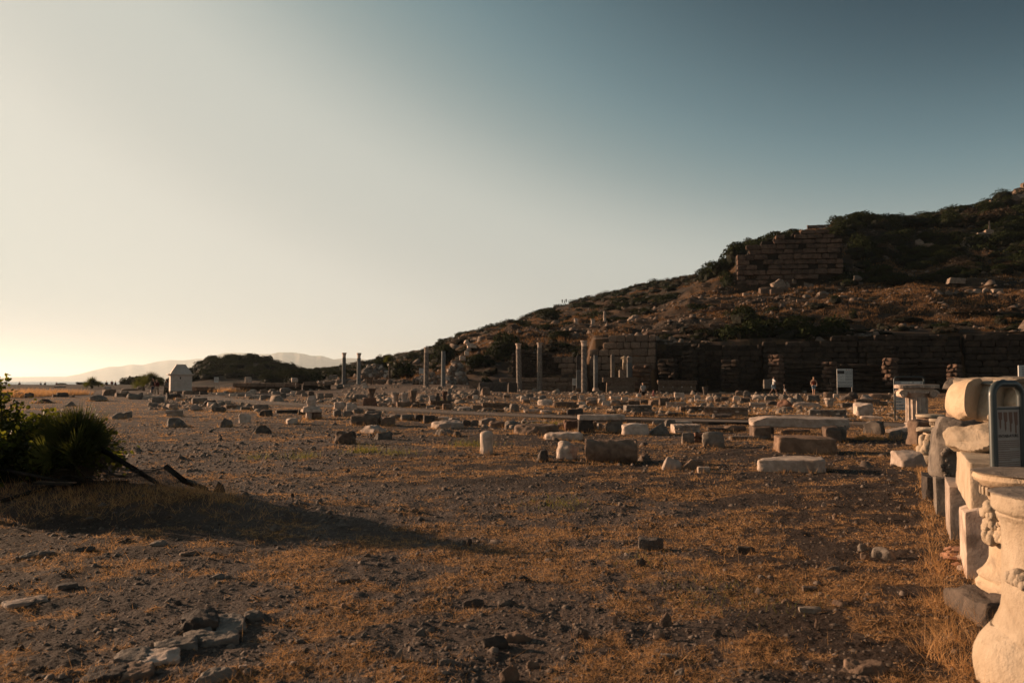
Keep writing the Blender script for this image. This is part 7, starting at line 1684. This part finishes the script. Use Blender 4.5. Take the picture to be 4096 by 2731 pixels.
# single loose stones of the bare ground, middle and right
CROP['U'] = (1024, 1900, 1.7093); CROP['X'] = (2300, 1900, 1.68)
for r_ in (('U', 735, 785, 525, 560, 'k', 'W', "rounded brown stone standing alone left of centre ground"), ('U', 232, 265, 155, 182, 'w', 'K', "small peaked stone above the shadow tip"), ('U', 1445, 1475, 432, 458, 'b', 'K', "little square stone on the middle ground"), ('U', 575, 635, 870, 910, 'w', 'W', "triangular flat stone, lower left of centre"),
           ('U', 1085, 1165, 1035, 1090, 'w', 'G', "pale peaked stone before a dark hollow, lower middle"), ('U', 1555, 1720, 1080, 1180, 'r', 'K', "wide dark stone left of the rugged pale one, bottom middle"), ('U', 1700, 1880, 1060, 1130, 'r', 'W', "rugged pale brown stone right beside the wide dark one"), ('U', 935, 1030, 1185, 1280, 'w', 'G', "upright grey stone near the bottom, left of centre"),
           ('U', 1670, 1800, 1280, 1415, 'k', 'W', "faceted brown stone at the very bottom middle"), ('U', 1850, 1935, 1255, 1325, 'k', 'W', "smooth brown stone right of the faceted one"), ('U', 1255, 1345, 1240, 1310, 'r', 'G', "pointed grey stone left of the faceted one"), ('U', 2185, 2280, 1020, 1110, 'w', 'K', "dark peaked stone, bottom right of centre"),
           ('U', 545, 720, 695, 730, 'r', 'K', "long dark stone on the left of the bare ground"), ('U', 1415, 1560, 840, 890, 'r', 'K', "dark lumpy stone in the middle of the bare ground"), ('U', 1655, 1790, 840, 895, 'r', 'K', "dark stone right of the lumpy one"), ('U', 1790, 1870, 685, 715, 'r', 'K', "flat dark stone beside a dry stick"), ('U', 1065, 1110, 225, 255, 'k', 'W', "small brown stone on the upper bare ground"),
           ('U', 275, 350, 1115, 1145, 's', 'G', "thin flat stone at the lower left of the soil"), ('U', 715, 770, 1250, 1285, 'b', 'K', "small dark angular stone, bottom left of centre"), ('U', 1255, 1330, 1325, 1375, 'w', 'G', "pale grey stone at the bottom edge left of centre"), ('U', 975, 1060, 1375, 1420, 'w', 'G', "flat stone cut by the bottom edge, left of centre"),
           ('X', 410, 475, 550, 610, 'k', 'K', "round dark stone casting the longest shadow"), ('X', 330, 362, 510, 542, 'w', 'P', "tiny white cone shaped stone left of the round dark one"), ('X', 1825, 2080, 1225, 1360, 'r', 'W', "largest loose rock, broad and pale, bottom right"), ('X', 1725, 1830, 820, 890, 'w', 'W', "wedge shaped stone in straw, right ground"), ('X', 1610, 1650, 945, 1022, 'w', 'W', "narrow upright chip on the right ground"),
           ('X', 250, 292, 940, 1015, 'w', 'W', "narrow leaning chip, bottom middle"), ('X', 565, 660, 915, 1000, 'w', 'W', "peaked brown stone right of the leaning chip"), ('X', 525, 595, 1028, 1090, 'k', 'W', "knobbly brown stone below the peaked one"), ('X', 930, 1000, 1030, 1080, 'k', 'K', "dark ball of stone with a long shadow, lower right of centre"), ('X', 0, 95, 1000, 1090, 'w', 'K', "dark rock with a pointed crest, bottom middle"),
           ('X', 2000, 2150, 470, 545, 'k', 'G', "grey lump in a heap of straw near the right row"), ('X', 1920, 1975, 512, 550, 'k', 'W', "brown stone left of the grey lump"), ('X', 1680, 1800, 600, 645, 'w', 'G', "low slanting grey stone in straw, right"), ('X', 1530, 1625, 740, 775, 's', 'K', "flat dark stone with a pebble under it, right"), ('X', 430, 590, 420, 485, 's', 'G', "long pale slab sunk in the soil, centre right"),
           ('X', 1095, 1205, 475, 512, 's', 'K', "dark flat stone on the bare soil, centre right"), ('X', 1225, 1275, 665, 695, 'r', 'G', "small grey stone in the straw, centre right"), ('X', 1890, 1960, 455, 490, 'k', 'G', "small grey stone upper left of the straw heap"), ('X', 1510, 1650, 880, 925, 's', 'G', "pale flat stones half buried, right of centre"), ('X', 1770, 1870, 1290, 1335, 'w', 'W', "flat chip left of the largest loose rock"),
           ('X', 1880, 1990, 1350, 1396, 'k', 'W', "stone cut by the bottom edge under the largest rock"), ('X', 660, 740, 1290, 1350, 'w', 'G', "grey pointed stone at the bottom, left of right half"), ('X', 580, 690, 1200, 1240, 's', 'G', "flat grey flake above the grey pointed stone"), ('X', 1385, 1465, 825, 865, 'w', 'W', "small jagged stone on the right ground"), ('X', 1730, 1762, 255, 280, 'k', 'W', "small warm stone left of the dark block row"),
           ('X', 1655, 1690, 178, 200, 'k', 'P', "small pale stone on the upper right ground"), ('X', 2180, 2210, 190, 222, 'w', 'W', "peaked pebble near the row of supports")):
    T2("field_stone", *r_)
# terracotta heap at the foot of the nearest upright slab
TER = flat("terracotta", (0.30, 0.155, 0.10), .8); rs = random.Random(40)
for k in range(17):
    px = 952 + rs.uniform(-4, 28) * 1.0 + (0 if k else 0); row = 563 + rs.uniform(-14, 8); g = G(px - 2, row); s_ = rs.uniform(.035, .085)
    o_ = link("tile_shard", rock_mesh(s_ * 2.1, s_ * 1.4, s_ * .5, 5, 4, .15, 6, 600 + k, m=TER if k % 3 else MS['P'], cutlim=(.6, .9))); o_.location = g + Vector((0, 0, .01 * (k % 3))); o_.rotation_euler = (rs.uniform(-.3, .3), rs.uniform(-.3, .3), rs.uniform(0, 6))
    tag(o_, ("terracotta" if k % 3 else "whitish") + (" larger" if s_ > .06 else " small") + " shard in the pile at the foot of the nearest upright slab", "pottery shard", "shards piled beside the upright slabs")
# fallen blocks on the hillside
for r_ in (('H', 1335, 1505, 780, 905, 's', 'P', "long pale block tilted up below the bastion", 143, -.3), ('H', 1130, 1345, 880, 980, 'b', 'W', "long fallen block left of the tilted one below the bastion", 142, .1), ('H', 1268, 1450, 905, 1012, 'b', 'W', "fallen block under the tilted one below the bastion", 141, .1),
           ('H', 1345, 1510, 878, 930, 'b', 'W', "short block propping the tilted one", 142.5, 0), ('H', 1495, 1545, 820, 885, 'k', 'P', "white knob right of the tilted block", 143, 0), ('H', 1575, 1603, 772, 832, 'k', 'P', "small white ball of stone right of the bastion rubble", 143, 0), ('H', 905, 1000, 962, 1035, 'b', 'P', "square fallen block at the bastion's left foot", 141, .4),
           ('H', 1030, 1130, 950, 1050, 'k', 'W', "brown boulder at the bastion's left foot", 141, 0), ('H', 850, 930, 980, 1020, 'b', 'P', "corner block at the bottom of the bastion's lit edge", 147, 0), ('H', 1085, 1135, 1028, 1080, 'w', 'P', "small pale shard below the brown boulder", 139, 0), ('H', 895, 960, 1025, 1075, 'w', 'P', "pale stone lying lower left of the bastion", 139, 0),
           ('H', 1915, 2065, 935, 995, 'k', 'P', "pale broad stone on the terrace right of the bastion", 131, 0), ('H', 1820, 1885, 1045, 1120, 's', 'P', "pale slab standing under the terrace line", 125, 0), ('H', 1720, 1830, 1065, 1125, 'k', 'K', "dark boulder under the terrace line", 125, 0), ('H', 1735, 1790, 1170, 1205, 'k', 'P', "white stone half way down the bank", 120, 0), ('H', 2310, 2345, 1170, 1200, 'k', 'P', "small round white stone on the right bank", 120, 0),
           ('H', 1720, 1820, 985, 1020, 'k', 'P', "low pale stone on the terrace line below the bastion", 131, 0), ('H', 2090, 2165, 1003, 1030, 'b', 'P', "bright squared stone on the terrace line", 127, 0), ('H', 2205, 2295, 998, 1028, 'b', 'P', "longer bright squared stone on the terrace line", 127, 0), ('H', 1900, 2050, 995, 1030, 'b', 'W', "plain block on the terrace line", 127, 0),
           ('D', 998, 1075, 775, 815, 'k', 'G', "grey rounded boulder alone on the straw slope", 134, 0), ('D', 1738, 1872, 795, 840, 's', 'P', "largest flat white boulder on the upper terrace", 136, 0), ('D', 1500, 1622, 555, 602, 'b', 'W', "squared block sticking out under a rock outcrop", 166, 0), ('D', 1495, 1560, 490, 540, 'k', 'P', "pale rock outcrop on the upper right slope", 170, 0), ('D', 1535, 1645, 525, 560, 'r', 'W', "brown block above the protruding squared one", 168, 0),
           ('D', 1870, 2090, 465, 555, 's', 'G', "long fallen beam tilted up on the upper right slope", 168, 0), ('D', 1875, 1945, 478, 530, 'b', 'P', "left block resting on the tilted beam", 167.5, 0), ('D', 1945, 1990, 462, 505, 'b', 'P', "second block resting on the tilted beam", 167.5, 0), ('D', 1975, 2035, 442, 490, 'b', 'P', "third block resting on the tilted beam", 167.5, 0), ('D', 2035, 2100, 420, 455, 'b', 'P', "topmost block beyond the tilted beam", 168, 0),
           ('D', 2062, 2082, 352, 418, 'w', 'P', "thin standing stone above the tilted beam", 170, 0), ('D', 1155, 1200, 488, 550, 'k', 'K', "dark stone stump among bushes on the hill", 172, 0), ('D', 1150, 1195, 552, 600, 'k', 'K', "second dark stump below the first on the hill", 168, 0), ('D', 1880, 1935, 880, 920, 'k', 'P', "round pale boulder on the right terrace line", 130, 0), ('D', 1950, 2010, 878, 918, 'k', 'P', "grey white boulder next along the terrace line", 130, 0),
           ('D', 2020, 2070, 868, 900, 'w', 'P', "pointed white stone on the right terrace line", 130, 0), ('D', 1645, 1680, 900, 935, 'b', 'G', "small upright block on the right terrace line", 128, 0), ('D', 1735, 1810, 905, 935, 's', 'P', "flat pale stone between small blocks of the terrace line", 128, 0), ('D', 2090, 2165, 882, 910, 's', 'P', "long low stone near the right end of the terrace line", 129, 0), ('D', 1030, 1085, 948, 980, 'k', 'P', "pale knob under the terrace line, middle", 125, 0),
           ('D', 895, 955, 932, 952, 's', 'P', "thin bright stone left of centre on the terrace line", 128, 0), ('D', 612, 675, 925, 950, 'k', 'G', "grey stone at the left start of the terrace line", 130, 0), ('D', 958, 978, 1035, 1055, 'k', 'P', "small white ball on the dark bank", 118, 0), ('D', 1130, 1200, 1192, 1245, 'k', 'K', "large dark boulder crowning the terrace wall", 106, 0), ('D', 1070, 1125, 1210, 1245, 'k', 'K', "dark boulder left of the crowning one on the wall", 106, 0),
           ('D', 1208, 1262, 1182, 1220, 'k', 'G', "grey ball shaped boulder right of the crowning one", 106, 0), ('D', 2160, 2212, 1192, 1218, 'b', 'P', "bright stone above the far right wall", 103, 0), ('D', 2230, 2275, 1188, 1215, 'b', 'P', "bright stone farther right above the far right wall", 103, 0), ('D', 2065, 2110, 1200, 1225, 'k', 'P', "pale stone left of the bright pair over the wall", 103, 0), ('D', 1680, 1712, 1215, 1240, 'b', 'P', "small pale block on the wall top, middle", 104, 0), ('D', 1845, 1875, 1218, 1240, 'k', 'P', "small pale stone by the vertical rubble seam", 103, 0),
           ('C', 1060, 1190, 125, 205, 'k', 'P', "bright rock outcrop on the slope right of the hilltop column", 133, 0), ('C', 1370, 1505, 105, 160, 'r', 'P', "bright rubble patch on the slope, upper middle", 140, 0), ('C', 1185, 1215, 226, 250, 'k', 'P', "small round topped stone on the rubble terrace", 118, 0), ('C', 1675, 1735, 85, 140, 'w', 'W', "standing brown stone on the slope left of bushes", 133, 0), ('C', 1810, 1835, 75, 115, 'w', 'P', "thin white stone standing on the slope", 135, 0), ('C', 1785, 1900, 110, 165, 'r', 'K', "dark boulder at the head of the crooked rubble wall", 124, 0), ('C', 1740, 1810, 358, 385, 'r', 'P', "pale block lying on the dark wall's top", 102, 0)):
    c_, x0, x1, yt, yb, k, m, lb, Y_, yw_ = r_; m = 'H' if m == 'P' else m; o_, _, _ = place(c_, x0, x1, yt, yb, k, m, lb, Y=Y_, yaw=yw_); o_['category'] = 'stone'; o_['group'] = "fallen stones on the hillside"; o_.location.z -= .15
    if "tilted" in lb and ("long pale block" in lb or "long fallen beam" in lb): o_.rotation_euler = (0, -.5 if "pale" in lb else -.42, 0); 
# summit rocks at the right edge
rs = random.Random(61)
for k in range(26):
    px = 985 + k * 2.2 + rs.uniform(-2, 2); Y = 208 + rs.uniform(-4, 8); x = Xp(px, Y); s_ = rs.uniform(1.2, 3.2)
    o_ = link("summit_rock", rock_mesh(s_ * 1.3, s_, s_ * .8, 4, 6, .16, 8, 700 + k, m=MS['W'] if k % 2 else M_SCREE)); o_.location = (x, Y, gz(x, Y) - s_ * .35); o_.rotation_euler = (0, 0, rs.uniform(0, 6))
    tag(o_, f"{('large' if s_ > 2.5 else 'middling' if s_ > 1.8 else 'small')} {('reddish' if k % 2 else 'grey brown')} rock of the summit outcrop at the right edge", "rock", "rocks of the summit outcrop")
# rope barrier among the rubble
M_ROPE = flat("rope", (.35, .25, .16), .9)
for (a, b_, c_, lb) in (((1705, 452), (1790, 478), (1930, 548), "thin rope barrier sagging right of the bending visitors"),):
    Y = 84; pts = [P(cx_('L', u), cy_('L', v), Y) for u, v in (a, b_, c_)]; o_ = link("rope_barrier", tube_mesh("rope_barrier", pts, .02, M_ROPE, 5)); tag(o_, lb, "rope")
for o_ in C.objects:
    if o_.parent is None and o_.get('category') and not o_.get('kind'): o_['kind'] = 'thing'
